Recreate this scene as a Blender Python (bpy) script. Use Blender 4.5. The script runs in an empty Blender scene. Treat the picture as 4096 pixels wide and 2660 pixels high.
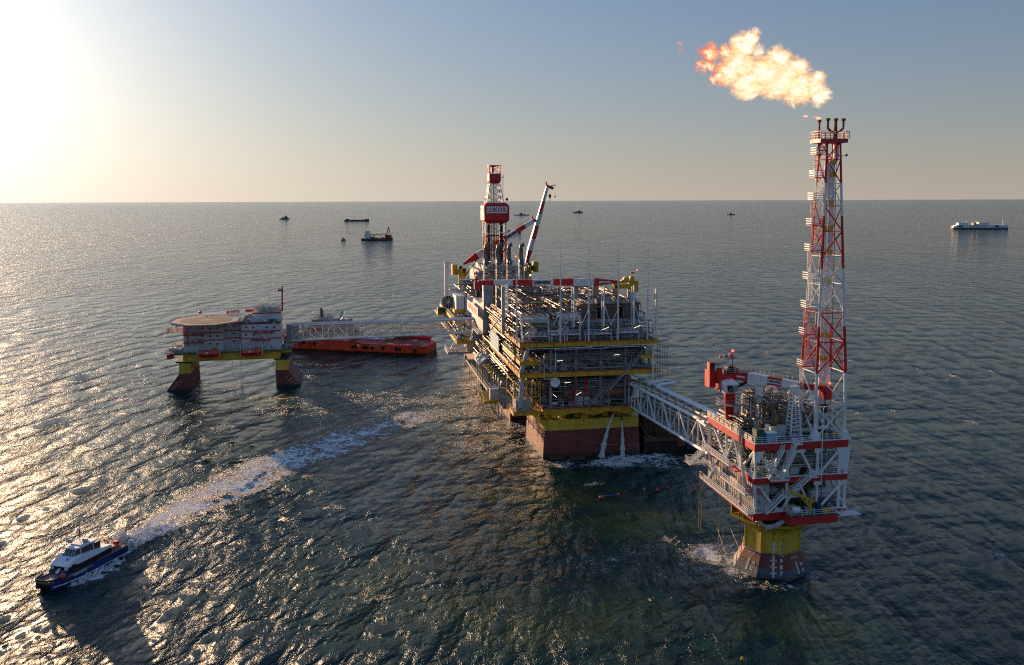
import bpy, math, random
import numpy as np
from mathutils import Vector, Matrix
SC = bpy.context.scene
COL = SC.collection
rad = math.radians

# ---------------------------------------------------------------- camera
F, HC = 3600.0, 70.0                    # focal length in pixels of the 4096 px frame, camera height
TH, ROLL = rad(5.5), rad(.196)
Y0 = 801 + F*math.tan(TH)
FW = np.array([0, math.cos(TH), -math.sin(TH)])
UP_ = np.array([0, math.sin(TH), math.cos(TH)])
XX = np.array([1., 0, 0])
RT = math.cos(ROLL)*XX - math.sin(ROLL)*UP_
UP = math.cos(ROLL)*UP_ + math.sin(ROLL)*XX
cam = bpy.data.cameras.new('camera'); co = bpy.data.objects.new('camera', cam); COL.objects.link(co)
cam.sensor_width = 36; cam.lens = 36*F/4096; cam.shift_y = -(1330-Y0)/4096
cam.clip_start = 1; cam.clip_end = 200000
co.matrix_world = Matrix(((RT[0], UP[0], -FW[0], 0), (RT[1], UP[1], -FW[1], 0), (RT[2], UP[2], -FW[2], HC), (0, 0, 0, 1)))
SC.camera = co

# ---------------------------------------------------------------- world, sun, exposure
SUN_DIR = Vector((-.57, .812, .124)).normalized()      # towards the sun
SUN_EL = math.asin(SUN_DIR.z); SUN_AZ = math.atan2(SUN_DIR.x, SUN_DIR.y)
w = bpy.data.worlds.new('World'); SC.world = w; w.use_nodes = True
nt = w.node_tree; bg = nt.nodes['Background']
sky = nt.nodes.new('ShaderNodeTexSky'); sky.sky_type = 'NISHITA'; sky.sun_disc = False
sky.sun_elevation = SUN_EL; sky.sun_rotation = SUN_AZ
sky.altitude = 0; sky.air_density = 1.0; sky.dust_density = .6; sky.ozone_density = 3
bg.inputs[1].default_value = .079
# a hazy low-sun sky: Nishita scattering, softened, behind a pale haze layer that warms and brightens towards the sun
def wn(t, **k):
    n = nt.nodes.new(t)
    for a_, v_ in k.items(): setattr(n, a_, v_)
    return n
def wm(op, a, b=None, c=None, clamp=False):
    n = wn('ShaderNodeMath', operation=op, use_clamp=clamp)
    for i, s in enumerate((a, b, c)):
        if s is None: continue
        if isinstance(s, (int, float)): n.inputs[i].default_value = s
        else: nt.links.new(s, n.inputs[i])
    return n.outputs[0]
def wv(op, a, b):
    n = wn('ShaderNodeVectorMath', operation=op)
    for i, s in enumerate((a, b)):
        if isinstance(s, (tuple, list, Vector)): n.inputs[i].default_value = tuple(s)
        elif op == 'SCALE' and i == 1:
            if isinstance(s, (int, float)): n.inputs['Scale'].default_value = s
            else: nt.links.new(s, n.inputs['Scale'])
        else: nt.links.new(s, n.inputs[i])
    return n.outputs['Value' if op in ('DOT_PRODUCT', 'LENGTH') else 0]
tc = wn('ShaderNodeTexCoord'); D = tc.outputs['Generated']
sp = wn('ShaderNodeSeparateXYZ'); nt.links.new(D, sp.inputs[0])
el = wm('MULTIPLY', wm('ARCSINE', wm('MAXIMUM', sp.outputs[2], 0.0)), 57.3)
gam = wm('MULTIPLY', wm('ARCCOSINE', wm('MINIMUM', wv('DOT_PRODUCT', D, SUN_DIR), .99999)), 57.3)
hs = wn('ShaderNodeHueSaturation'); hs.inputs['Saturation'].default_value = .75; nt.links.new(sky.outputs[0], hs.inputs['Color'])
ln = wv('LENGTH', hs.outputs[0], (0, 0, 0))
nis = wv('MULTIPLY', wv('SCALE', hs.outputs[0], wm('DIVIDE', 1.55, wm('MULTIPLY_ADD', ln, .15, 1))), (.62, .84, 1.07))
g1 = wm('EXPONENT', wm('DIVIDE', gam, -24.)); g2 = wm('EXPONENT', wm('DIVIDE', gam, -6.0))
hz = wm('MULTIPLY', wm('EXPONENT', wm('DIVIDE', el, -6.5)), .92)
cm = wv('ADD', (3.35, 2.85, 2.45), wv('SCALE', (5.6, 4.8, 3.7), g1))
mxw = wn('ShaderNodeMix', data_type='VECTOR'); nt.links.new(hz, mxw.inputs[0]); nt.links.new(nis, mxw.inputs[4]); nt.links.new(cm, mxw.inputs[5])
ext = wm('MULTIPLY_ADD', wm('EXPONENT', wm('DIVIDE', el, -2.6)), -.42, 1)
tot = wv('ADD', mxw.outputs[1], wv('SCALE', (8.0, 7.6, 7.2), wm('MULTIPLY', g2, ext)))
tot = wv('ADD', tot, wv('SCALE', (5.4, 4.7, 4.0), wm('MULTIPLY', ext, wm('EXPONENT', wm('DIVIDE', gam, -13.)))))
bst = wm('MULTIPLY_ADD', wm('MULTIPLY', wm('SUBTRACT', el, 13), .035, clamp=True), .9, 1)      # overhead sky brightened as added fill light
nt.links.new(wv('SCALE', tot, bst), bg.inputs[0])
sl = bpy.data.lights.new('sun', 'SUN'); sl.energy = 5.0; sl.angle = rad(.6); sl.color = (1, .64, .36)
so = bpy.data.objects.new('sun', sl); COL.objects.link(so); so.location = (-100, 200, 150)
so.rotation_euler = (-SUN_DIR).to_track_quat('-Z', 'Y').to_euler()
SC.view_settings.view_transform = 'Standard'; SC.view_settings.look = 'None'
SC.view_settings.exposure = 0.68; SC.view_settings.gamma = 1
SC.render.engine = 'CYCLES'
SC.cycles.use_denoising = False; SC.cycles.pixel_filter_type = 'BLACKMAN_HARRIS'; SC.cycles.filter_width = 1.15
SC.cycles.max_bounces = 6; SC.cycles.volume_bounces = 0; SC.cycles.sample_clamp_indirect = 4; SC.cycles.sample_clamp_direct = 6
SC.cycles.caustics_reflective = False; SC.cycles.caustics_refractive = False
SC.cycles.volume_step_rate = 1.0

# ---------------------------------------------------------------- measuring helpers
def ray(x, y): return FW + RT*(x-2048)/F - UP*(y-Y0)/F
def at(x, y, z=0):
    d = ray(x, y); p = d*((z-HC)/d[2]); return float(p[0]), float(p[1])
class Fr:
    """a plan frame: origin, turn about z"""
    def __init__(s, o, phi=10.):
        a = rad(phi); s.phi = a; s.o = np.array([o[0], o[1], 0.])
        s.a = np.array([math.cos(a), math.sin(a), 0]); s.b = np.array([-math.sin(a), math.cos(a), 0])
    def v(s, x, y, v):
        d = ray(x, y); t = (v+s.o@s.b)/(d@s.b); p = d*t-s.o; return float(p@s.a), float(p[2]+HC)
    def z(s, x, y, z):
        d = ray(x, y); t = (z-HC)/d[2]; p = d*t-s.o; return float(p@s.a), float(p@s.b)
    def u(s, x, y, u):
        d = ray(x, y); t = (u+s.o@s.a)/(d@s.a); p = d*t-s.o; return float(p@s.b), float(p[2]+HC)
    def w(s, p): 
        q = s.o+s.a*p[0]+s.b*p[1]; return Vector((q[0], q[1], p[2]))
W = Fr((0, 0), 0)
M = Fr((2.0, 236.8)); R = Fr((43.1, 156.7)); A = Fr((-121.1, 328.0), 11)

# ---------------------------------------------------------------- materials
MATS = {}
def node_mat(name):
    m = bpy.data.materials.new(name); m.use_nodes = True
    return m, m.node_tree.nodes, m.node_tree.links, m.node_tree.nodes['Principled BSDF']
def noise(N, L, scale, detail=4, vec=None, rough=.6, dist=0):
    n = N.new('ShaderNodeTexNoise'); n.inputs['Scale'].default_value = scale
    n.inputs['Detail'].default_value = detail; n.inputs['Roughness'].default_value = rough
    n.inputs['Distortion'].default_value = dist
    if vec is not None: L.new(vec, n.inputs['Vector'])
    return n
def ramp(N, L, src, stops):
    r = N.new('ShaderNodeValToRGB'); e = r.color_ramp.elements
    e[0].position, e[0].color = stops[0][0], (*stops[0][1], 1); e[1].position, e[1].color = stops[-1][0], (*stops[-1][1], 1)
    for p, c in stops[1:-1]:
        k = e.new(p); k.color = (*c, 1)
    L.new(src, r.inputs[0]); return r
def mth(N, L, op, a, b=None, c=None, clamp=False):
    n = N.new('ShaderNodeMath'); n.operation = op; n.use_clamp = clamp
    for i, s in enumerate((a, b, c)):
        if s is None: continue
        if isinstance(s, (int, float)): n.inputs[i].default_value = s
        else: L.new(s, n.inputs[i])
    return n.outputs[0]
def paint(name, rgb, rough=.5, metal=0., var=.25, rust=0., scale=.6, streak=0., tide=0.):
    """paint or metal with blotchy wear and optional rust"""
    if name in MATS: return MATS[name]
    m, N, L, b = node_mat(name)
    tc = N.new('ShaderNodeTexCoord'); v = tc.outputs['Object']
    if streak:
        mp = N.new('ShaderNodeMapping'); mp.inputs['Scale'].default_value = (1, 1, streak); L.new(v, mp.inputs[0]); v2 = mp.outputs[0]
    else: v2 = v
    n1 = noise(N, L, scale, 6, v2)
    d = tuple(c*(1-var) for c in rgb); l = tuple(min(1, c*(1+var*.5)) for c in rgb)
    r1 = ramp(N, L, n1.outputs[0], [(.3, d), (.7, l)]); out = r1.outputs[0]
    if rust:
        n2 = noise(N, L, scale*1.7, 8, v2, .7); r2 = ramp(N, L, n2.outputs[0], [(.62-rust*.3, (0, 0, 0)), (.72-rust*.2, (1, 1, 1))])
        mx = N.new('ShaderNodeMix'); mx.data_type = 'RGBA'; L.new(r2.outputs[0], mx.inputs[0])
        L.new(out, mx.inputs[6]); mx.inputs[7].default_value = (.12, .045, .02, 1); out = mx.outputs[2]
    if tide:    # weed and wet plating up to the splash line, rust runs above it
        g = N.new('ShaderNodeNewGeometry'); sx = N.new('ShaderNodeSeparateXYZ'); L.new(g.outputs['Position'], sx.inputs[0])
        mq = N.new('ShaderNodeMapping'); mq.inputs['Scale'].default_value = (1, 1, .12); L.new(g.outputs['Position'], mq.inputs[0]); nq = noise(N, L, .9, 6, mq.outputs[0], .7)
        tm = mth(N, L, 'MULTIPLY_ADD', mth(N, L, 'SUBTRACT', mth(N, L, 'MULTIPLY_ADD', nq.outputs[0], 2.6, tide-1.3), sx.outputs[2]), 1.6, .5, clamp=True)
        mx = N.new('ShaderNodeMix'); mx.data_type = 'RGBA'; L.new(mth(N, L, 'MULTIPLY', tm, .82), mx.inputs[0]); L.new(out, mx.inputs[6]); mx.inputs[7].default_value = (.022, .026, .016, 1); out = mx.outputs[2]
        rm_ = ramp(N, L, nq.outputs[0], [(.60, (0, 0, 0)), (.72, (.75,)*3)])
        mx = N.new('ShaderNodeMix'); mx.data_type = 'RGBA'; L.new(rm_.outputs[0], mx.inputs[0]); L.new(out, mx.inputs[6]); mx.inputs[7].default_value = (.10, .035, .015, 1); out = mx.outputs[2]
    L.new(out, b.inputs['Base Color'])
    rr = ramp(N, L, n1.outputs[0], [(.3, (min(1, rough+.15),)*3), (.7, (max(.05, rough-.1),)*3)]); L.new(rr.outputs[0], b.inputs['Roughness'])
    b.inputs['Metallic'].default_value = metal
    MATS[name] = m; return m
def glow(name, rgb, s):
    m, N, L, b = node_mat(name); b.inputs['Base Color'].default_value = (*rgb, 1)
    b.inputs['Emission Color'].default_value = (*rgb, 1); b.inputs['Emission Strength'].default_value = s
    MATS[name] = m; return m
YEL = paint('yellow_paint', (.66, .38, .02), .55, 0, .35, .16, .5)
YELH = paint('yellow_hull_paint', (.64, .46, .045), .6, 0, .25, .10, .35, .3, tide=-3)
REDH = paint('red_hull_paint', (.19, .045, .036), .6, 0, .35, .12, .25, .35, tide=1.2)
RED = paint('red_paint', (.50, .022, .022), .5, 0, .2)
REDL = paint('bright_red_paint', (.55, .012, .01), .45, 0, .15)
WHI = paint('white_paint', (.74, .74, .73), .5, 0, .12, .0)
WHIR = paint('weathered_white_paint', (.50, .49, .46), .55, 0, .25, .08)
STE = paint('galvanised_steel', (.36, .34, .31), .55, .3, .3)
PIP = paint('pipe_cladding', (.24, .19, .15), .55, .3, .4, .15)
GRY = paint('grey_paint', (.30, .31, .31), .6, 0, .3, .1)
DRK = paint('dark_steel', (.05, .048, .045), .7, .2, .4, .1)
DEK = paint('deck_green', (.06, .09, .07), .8, 0, .4, .15)
RUS = paint('rusty_brown_steel', (.13, .06, .035), .75, 0, .4, .3)
GRN = paint('dark_green_paint', (.03, .09, .05), .5, 0, .3)
ORA = paint('orange_hull_paint', (.62, .055, .012), .5, 0, .25, .06, .3, tide=.7)
LBO = paint('lifeboat_orange', (.62, .13, .07), .5, 0, .15)
BLU = paint('navy_blue_paint', (.012, .035, .14), .3, 0, .15)
BLK = paint('black_rubber', (.015, .015, .015), .8, 0, .3)
GLA = paint('dark_glass', (.02, .028, .03), .12, 0, .2)
TAN = paint('tan_panel', (.52, .42, .33), .6, 0, .2)
BUL = paint('light_blue_paint', (.25, .42, .55), .5, 0, .2)
TRP = paint('blue_tarpaulin', (.02, .16, .42), .6, 0, .3)
ROP = paint('rope_fibre', (.33, .26, .18), .8, 0, .3)
HAZ = paint('helideck_tan', (.50, .45, .33), .8, 0, .2)
HGR = paint('helideck_grey', (.032, .032, .028), .85, 0, .25)
PNK = paint('pink_float', (.75, .06, .06), .4, 0, .1)
BOT = paint('blue_grey_antifoul', (.075, .09, .12), .6, 0, .4, .1, .7, tide=.6)
HUR = paint('far_hull_red', (.22, .06, .04), .6, 0, .3)
LMP = glow('lamp_tube_light', (1, .85, .6), 1.6); RLM = glow('red_lamp_light', (1, .05, .02), 5); WLM = glow('white_lamp_light', (1, .6, .3), 6)

# ---------------------------------------------------------------- mesh builder
class MB:
    def __init__(s): s.V = []; s.P = []; s.I = []; s.G = []; s.R = []
    def _add(s, vs, fs, m=0):
        k = len(s.V); s.G.append((k, len(s.P))); s.V += [tuple(v) for v in vs]
        for f in fs: s.P.append(tuple(i+k for i in f)); s.I.append(m)
        return s
    def box(s, x0, y0, z0, x1, y1, z1, m=0):
        return s._add([(x0, y0, z0), (x1, y0, z0), (x1, y1, z0), (x0, y1, z0), (x0, y0, z1), (x1, y0, z1), (x1, y1, z1), (x0, y1, z1)],
                      [(0, 3, 2, 1), (4, 5, 6, 7), (0, 1, 5, 4), (1, 2, 6, 5), (2, 3, 7, 6), (3, 0, 4, 7)], m)
    def cbox(s, c, d, m=0): return s.box(c[0]-d[0]/2, c[1]-d[1]/2, c[2]-d[2]/2, c[0]+d[0]/2, c[1]+d[1]/2, c[2]+d[2]/2, m)
    def hexa(s, b, t, m=0):
        n = len(b)
        return s._add(list(b)+list(t), [tuple(range(n))[::-1], tuple(range(n, 2*n))]+[(i, (i+1) % n, n+(i+1) % n, n+i) for i in range(n)], m)
    def prism(s, poly, z0, z1, m=0): return s.hexa([(x, y, z0) for x, y in poly], [(x, y, z1) for x, y in poly], m)
    def loft(s, rings, m=0, caps=True):
        n = len(rings[0]); vs = [p for r in rings for p in r]; fs = []
        for k in range(len(rings)-1):
            for i in range(n):
                j = (i+1) % n; fs.append((k*n+i, k*n+j, (k+1)*n+j, (k+1)*n+i))
        if caps: fs += [tuple(range(n))[::-1], tuple(range((len(rings)-1)*n, len(rings)*n))]
        return s._add(vs, fs, m)
    @staticmethod
    def _fr(d):
        d = Vector(d).normalized(); h = Vector((0, 0, 1)) if abs(d.z) < .95 else Vector((0, 1, 0))
        x = d.cross(h).normalized(); return d, x, x.cross(d).normalized()
    def beam(s, p, q, w, h=None, m=0):
        p, q = Vector(p), Vector(q)
        if (q-p).length < 1e-5: return s
        d, x, y = s._fr(q-p); x = x*w/2; y = y*(h or w)/2
        return s.hexa([p-x-y, p+x-y, p+x+y, p-x+y], [q-x-y, q+x-y, q+x+y, q-x+y], m)
    def cyl(s, p, q, r, r2=None, n=8, m=0):
        p, q = Vector(p), Vector(q); d, x, y = s._fr(q-p); r2 = r if r2 is None else r2
        A_ = [(math.cos(2*math.pi*i/n), math.sin(2*math.pi*i/n)) for i in range(n)]
        return s.hexa([p+x*c*r+y*t*r for c, t in A_], [q+x*c*r2+y*t*r2 for c, t in A_], m)
    def tube(s, pts, r, n=6, m=0):
        pts = [Vector(p) for p in pts]; rings = []
        for i, p in enumerate(pts):
            a = (pts[i]-pts[i-1]).normalized() if i else (pts[1]-pts[0]).normalized()
            b = (pts[i+1]-pts[i]).normalized() if i < len(pts)-1 else a
            d = (a+b)
            if d.length < 1e-4: d = a
            d, x, y = s._fr(d)
            if rings:   # keep the ring from twisting
                px = Vector(rings[-1][0])-pts[i-1]; x = (px-d*px.dot(d)).normalized(); y = d.cross(x)
            rr = r[i] if isinstance(r, (list, tuple)) else r
            rings.append([tuple(p+x*math.cos(2*math.pi*k/n)*rr+y*math.sin(2*math.pi*k/n)*rr) for k in range(n)])
        return s.loft(rings, m)
    def sph(s, c, r, m=0, n=10, k=6, sz=1.):
        rings = []
        for j in range(k+1):
            a = -math.pi/2+math.pi*j/k; rr = max(1e-3, r*math.cos(a))
            rings.append([(c[0]+rr*math.cos(2*math.pi*i/n), c[1]+rr*math.sin(2*math.pi*i/n), c[2]+r*sz*math.sin(a)) for i in range(n)])
        return s.loft(rings, m)
    def vessel(s, p, q, r, n=14, m=0):
        """horizontal or vertical drum with domed ends"""
        p, q = Vector(p), Vector(q); d = (q-p).normalized()
        return s.tube([p-d*r*.45, p-d*r*.38, p-d*r*.2, p, q, q+d*r*.2, q+d*r*.38, q+d*r*.45], [r*.05, r*.55, r*.88, r, r, r*.88, r*.55, r*.05], n, m)
    def rail(s, pts, h=1.1, sp=1.6, t=.07, m=0):
        s.R.append((len(s.V), len(s.P)))
        for i in range(len(pts)-1):
            p, q = Vector(pts[i]), Vector(pts[i+1]); Ln = (q-p).length
            if Ln < .05: continue
            for f in (1, .66, .33): s.beam(p+Vector((0, 0, h*f)), q+Vector((0, 0, h*f)), t*(1 if f == 1 else .8), m=m)
            k = max(1, round(Ln/sp))
            for j in range(k+1):
                c = p.lerp(q, j/k); s.beam(c, c+Vector((0, 0, h)), t, m=m)
        return s
    def stair(s, p, q, wd=.9, m=0, t=.09):
        """flight from foot p to head q with stringers, treads and handrails"""
        p, q = Vector(p), Vector(q); hd = Vector((q.x-p.x, q.y-p.y, 0)).normalized(); sd = Vector((-hd.y, hd.x, 0))*wd/2
        for sg in (-1, 1):
            s.beam(p+sd*sg, q+sd*sg, t, .25, m)
            for f in (1.05, .6): s.beam(p+sd*sg+Vector((0, 0, f)), q+sd*sg+Vector((0, 0, f)), .06, m=m)
            for j in range(5):
                c = (p+sd*sg).lerp(q+sd*sg, j/4); s.beam(c, c+Vector((0, 0, 1.05)), .06, m=m)
        k = max(2, int((q.z-p.z)/.3))
        for j in range(k):
            c = p.lerp(q, (j+.5)/k); s.beam(c-sd, c+sd, .26, .05, m)
        return s
    def ladder(s, p, z1, dx=(.25, 0), cage=True, m=0):
        p = Vector(p); a = Vector((dx[0], dx[1], 0)); n_ = Vector((-dx[1], dx[0], 0)).normalized()
        for sg in (-1, 1): s.beam(p+a*sg, Vector((p.x, p.y, z1))+a*sg, .06, m=m)
        z = p.z+.3
        while z < z1: s.beam(Vector((p.x, p.y, z))-a, Vector((p.x, p.y, z))+a, .04, m=m); z += .45
        if cage:
            z = p.z+2
            while z < z1+.1:
                s.tube([Vector((p.x, p.y, z))-a*1.3, Vector((p.x, p.y, z))-a*1.4-n_*.5, Vector((p.x, p.y, z))-n_*.75, Vector((p.x, p.y, z))+a*1.4-n_*.5, Vector((p.x, p.y, z))+a*1.3], .03, 4, m); z += .9
            for k in (-1.3, 0, 1.3):
                o = a*k-n_*(.75 if k == 0 else .4); s.beam(Vector((p.x, p.y, p.z+2))+o, Vector((p.x, p.y, z1))+o, .035, m=m)
        return s
    def dish(s, c, r, d=(0, -1, .2), m=0, n=18):
        c = Vector(c); d, x, y = s._fr(d); rings = []
        for k, (rr, dd) in enumerate(((.02, -.32), (.45, -.26), (.8, -.1), (1, 0), (1, .03), (.78, -.06), (.4, -.2), (.02, -.26))):
            rings.append([tuple(c+(x*math.cos(2*math.pi*i/n)+y*math.sin(2*math.pi*i/n))*r*rr+d*r*dd) for i in range(n)])
        s.loft(rings, m)
        s.beam(c-d*r*.3, c+d*r*.45, .06, m=m); s.beam(c-d*r*.3, c-d*r*.4-Vector((0, 0, r*1.1)), .25, m=m)
        return s
    def each(s, name, mats, parent):
        """every closed piece as an object of its own"""
        out = []
        for a, b in zip(s.G, s.G[1:]+[(len(s.V), len(s.P))]):
            q = MB(); q.V = s.V[a[0]:b[0]]; q.P = [tuple(i-a[0] for i in f) for f in s.P[a[1]:b[1]]]; q.I = s.I[a[1]:b[1]]
            out.append(q.build(name, mats, parent))
        return out
    def build(s, name, mats, parent=None, label=None, kind=None, fr=None, base=(0, 0, 0), smooth=False):
        """link everything collected as ONE mesh object; coordinates are those of the frame"""
        if name == 'handrail' and len(s.R) > 1 and s.R[0] == (0, 0):      # each run of railing is an object of its own
            for a, b in zip(s.R, s.R[1:]+[(len(s.V), len(s.P))]):
                q = MB(); q.V = s.V[a[0]:b[0]]; q.P = [tuple(i-a[0] for i in f) for f in s.P[a[1]:b[1]]]; q.I = s.I[a[1]:b[1]]; o = q.build(name, mats, parent, label, kind, fr, base)
            return o
        if parent is not None: base = BASE[parent.name]
        me = bpy.data.meshes.new(name)
        mats = mats if isinstance(mats, (list, tuple)) else [mats]
        v = np.array(s.V, dtype=np.float64).reshape(-1, 3)-np.array(base)
        me.from_pydata(v.tolist(), [], s.P)
        for m in mats: me.materials.append(m)
        if len(mats) > 1: me.polygons.foreach_set('material_index', s.I)
        if smooth: me.polygons.foreach_set('use_smooth', [True]*len(me.polygons))
        me.update()
        o = bpy.data.objects.new(name, me); COL.objects.link(o)
        if parent is not None: o.parent = parent; BASE[o.name] = base
        else: place(o, fr or W, base)
        if label: o['label'] = label
        if kind: o['kind'] = kind
        return o
BASE = {}
def place(o, fr, base):
    o.location = fr.w(base); o.rotation_euler = (0, 0, fr.phi); BASE[o.name] = tuple(base)
def thing(name, label, cat, fr, base=(0, 0, 0), group=None):
    o = bpy.data.objects.new(name, None); o.empty_display_size = .5; COL.objects.link(o); place(o, fr, base)
    o['label'] = label; o['category'] = cat
    if group: o['group'] = group
    return o
def tag(o, label, cat, group=None, kind=None):
    o['label'] = label; o['category'] = cat
    if group: o['group'] = group
    if kind: o['kind'] = kind
    return o
def dup(root, dloc, fr, label=None):
    """copy of a thing with its parts and sub-parts, moved by a frame vector"""
    r = root.copy(); COL.objects.link(r); d = fr.a*dloc[0]+fr.b*dloc[1]
    r.location = root.location+Vector((d[0], d[1], dloc[2]))
    if label: r['label'] = label
    for ch in list(root.children):
        c = ch.copy(); COL.objects.link(c); c.parent = r
        for g in list(ch.children):
            e = g.copy(); COL.objects.link(e); e.parent = c
    return r
def text(body, size, mat, parent, p, xd, yd, name='lettering', bold=0., align='CENTER'):
    """raised lettering: p centre, xd reading direction, yd up direction, in frame coordinates"""
    cu = bpy.data.curves.new('t', 'FONT'); cu.body = body; cu.size = size; cu.extrude = .012; cu.align_x = align; cu.align_y = 'CENTER'
    cu.offset = bold; cu.resolution_u = 3; cu.space_line = .9
    o = bpy.data.objects.new('t', cu); COL.objects.link(o)
    dg = bpy.context.evaluated_depsgraph_get(); me = bpy.data.meshes.new_from_object(o.evaluated_get(dg))
    bpy.data.objects.remove(o); bpy.data.curves.remove(cu)
    xd = Vector(xd).normalized(); yd = Vector(yd).normalized(); zd = xd.cross(yd)
    mt = Matrix(((xd.x, yd.x, zd.x, p[0]-BASE[parent.name][0]), (xd.y, yd.y, zd.y, p[1]-BASE[parent.name][1]), (xd.z, yd.z, zd.z, p[2]-BASE[parent.name][2]), (0, 0, 0, 1)))
    me.transform(mt); me.materials.clear(); me.materials.append(mat); me.name = name
    ob = bpy.data.objects.new(name, me); COL.objects.link(ob); ob.parent = parent; BASE[ob.name] = BASE[parent.name]
    return ob
# ---------------------------------------------------------------- the sea
rng = np.random.default_rng(7)
def vnoise(x, y, seed):
    """smooth value noise on arrays"""
    def h(i, j):
        n = (i*374761393+j*668265263+seed*982451653) & 0xffffffff
        n = ((n ^ (n >> 13))*1274126177) & 0xffffffff
        return ((n ^ (n >> 16)) & 0xffff)/65535.
    i = np.floor(x).astype(np.int64); j = np.floor(y).astype(np.int64); u = x-i; v = y-j
    u = u*u*(3-2*u); v = v*v*(3-2*v)
    return (h(i, j)*(1-u)+h(i+1, j)*u)*(1-v)+(h(i, j+1)*(1-u)+h(i+1, j+1)*u)*v
def fbm(x, y, s, oc=4):
    t = 0; a = .5; tot = 0
    for k in range(oc): t = t+a*vnoise(x*2**k, y*2**k, s+k); tot += a; a *= .55
    return t/tot
def sst(e0, e1, x): t = np.clip((x-e0)/(e1-e0), 0, 1); return t*t*(3-2*t)
# wave components: wavelength, direction, amplitude
WV = []
for lam in np.geomspace(1.2, 24, 110):
    for q in range(1):
        th = rad(176)+(rng.normal(0, .27) if rng.random() < .75 else rng.normal(-.5, .8))
        amp = .0052*lam*(1+.55*min(1, max(0, (lam-6)/8)))*math.exp(-(lam/20)**2)*rng.uniform(.6, 1.4)
        WV.append((lam, th, amp, rng.uniform(0, 6.28)))
# wake centre line (world), half width, strength
WK = np.array([at(x, y) for x, y in ((470, 2222), (545, 2160), (640, 2090), (800, 2010), (950, 1930), (1120, 1850), (1300, 1790), (1450, 1730), (1600, 1685), (1760, 1650), (1950, 1640))])
WH = np.array([2.0, 3.8, 5.8, 8.4, 9.8, 11, 11, 10.5, 10, 10, 10]); WS = np.array([1.5, 1.45, 1.35, 1.25, 1.25, 1.3, 1.3, 1.25, 1.1, .95, .6])
def wake_mask(x, y):
    best = np.zeros_like(x); 
    for k in range(len(WK)-1):
        a, b = WK[k], WK[k+1]; d = b-a; t = np.clip(((x-a[0])*d[0]+(y-a[1])*d[1])/(d@d), 0, 1)
        dist = np.hypot(x-a[0]-d[0]*t, y-a[1]-d[1]*t); hw = WH[k]+(WH[k+1]-WH[k])*t; st = WS[k]+(WS[k+1]-WS[k])*t
        q = dist/hw; prof = (1-sst(.5, 1.18, q))*(.72+.28*np.exp(-((q-.85)/.2)**2)+.2*np.exp(-(q/.5)**2))
        best = np.maximum(best, prof*st)
    return best
# foam patches: x, y, rx, ry, strength (world)
FP = []
def fpatch(px, py, rx, ry, s): p = at(px, py); FP.append((p[0], p[1], rx, ry, s))
for a in ((2300, 1855, 14, 5, .62), (2450, 1850, 9, 6, 1.0), (2500, 1835, 9, 6, .95), (2600, 1840, 14, 9, .85), (2700, 1850, 14, 8, .6), (2230, 1845, 6, 4, .6),
          (2900, 2215, 10, 9, .85), (2850, 2260, 12, 7, .5), (2960, 2285, 5, 4, .7), (3010, 2340, 5, 3, .6), (3110, 2345, 7, 2.5, .6), (3255, 2300, 4, 3, .75),
          (1190, 1510, 8, 6, .9), (2640, 2230, 15, 9, .38), (2760, 2300, 14, 7, .4),
          (1500, 1590, 60, 12, .42), (1250, 1640, 50, 10, .42), (1650, 1600, 40, 10, .45), (2000, 1700, 22, 12, .5), (1960, 1780, 25, 14, .4), (1980, 1600, 14, 9, .5),
          (360, 2310, 4.5, 2.2, 1.2), (300, 2335, 3, 1.6, 1.0), (430, 2280, 4, 1.6, .8), (950, 1540, 5, 5, .5), (1300, 1460, 40, 7, .22),
          (2030, 2450, 4, 3, .5), (1320, 2030, 5, 2, .5), (1480, 2390, 5, 2, .45), (600, 2430, 8, 3, .3)): fpatch(*a)
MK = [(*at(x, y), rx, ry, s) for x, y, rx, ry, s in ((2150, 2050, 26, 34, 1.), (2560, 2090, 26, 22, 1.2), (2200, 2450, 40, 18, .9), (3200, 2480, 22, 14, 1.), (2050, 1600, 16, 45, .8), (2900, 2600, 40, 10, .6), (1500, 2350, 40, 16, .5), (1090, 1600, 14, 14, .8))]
# rows and columns
ts = []
r_ = 70.
while r_ < 90000:
    ts.append(r_)
    px_ = r_*r_/17500*.3                        # about three rows to a pixel
    r_ += max(.3 if r_ > 110 else 1.2, min(px_, 2.4+max(0, r_-400)*.007)) if r_ < 5000 else 26+(r_-5000)*.03
rr = np.array(ts)
az = np.concatenate([np.linspace(-math.pi, -rad(42), 60)[:-1], np.linspace(-rad(42), -rad(31.5), 60)[:-1], np.linspace(-rad(31.5), rad(31.5), 1150), np.linspace(rad(31.5), rad(42), 60)[1:], np.linspace(rad(42), math.pi, 60)[1:]])
RR, AZ = np.meshgrid(rr, az, indexing='ij'); X = RR*np.sin(AZ); Y = RR*np.cos(AZ)
DR = np.gradient(rr)[:, None]*np.ones_like(AZ)
core = (np.abs(AZ) < rad(44))
Z = np.zeros_like(X); DX = np.zeros_like(X); DY = np.zeros_like(X)
near = rr < 4000; nn = int(near.sum())
xs, ys, ds = X[:nn], Y[:nn], DR[:nn]
gust = .45+1.1*fbm(xs/60, ys/60, 5, 4)
for lam, th, amp, ph in WV:
    k = 2*math.pi/lam; fade = sst(1.6, 3.2, lam/ds)
    if fade.max() == 0: continue
    c, s_ = math.cos(th), math.sin(th); arg = k*(xs*c+ys*s_)+ph
    aa = amp*fade*gust; Z[:nn] += aa*np.cos(arg); q = .6
    DX[:nn] -= q*aa*c*np.sin(arg); DY[:nn] -= q*aa*s_*np.sin(arg)
wk = np.zeros_like(X); sel = rr < 420; ns = int(sel.sum())
wk[:ns] = wake_mask(X[:ns], Y[:ns])
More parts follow.
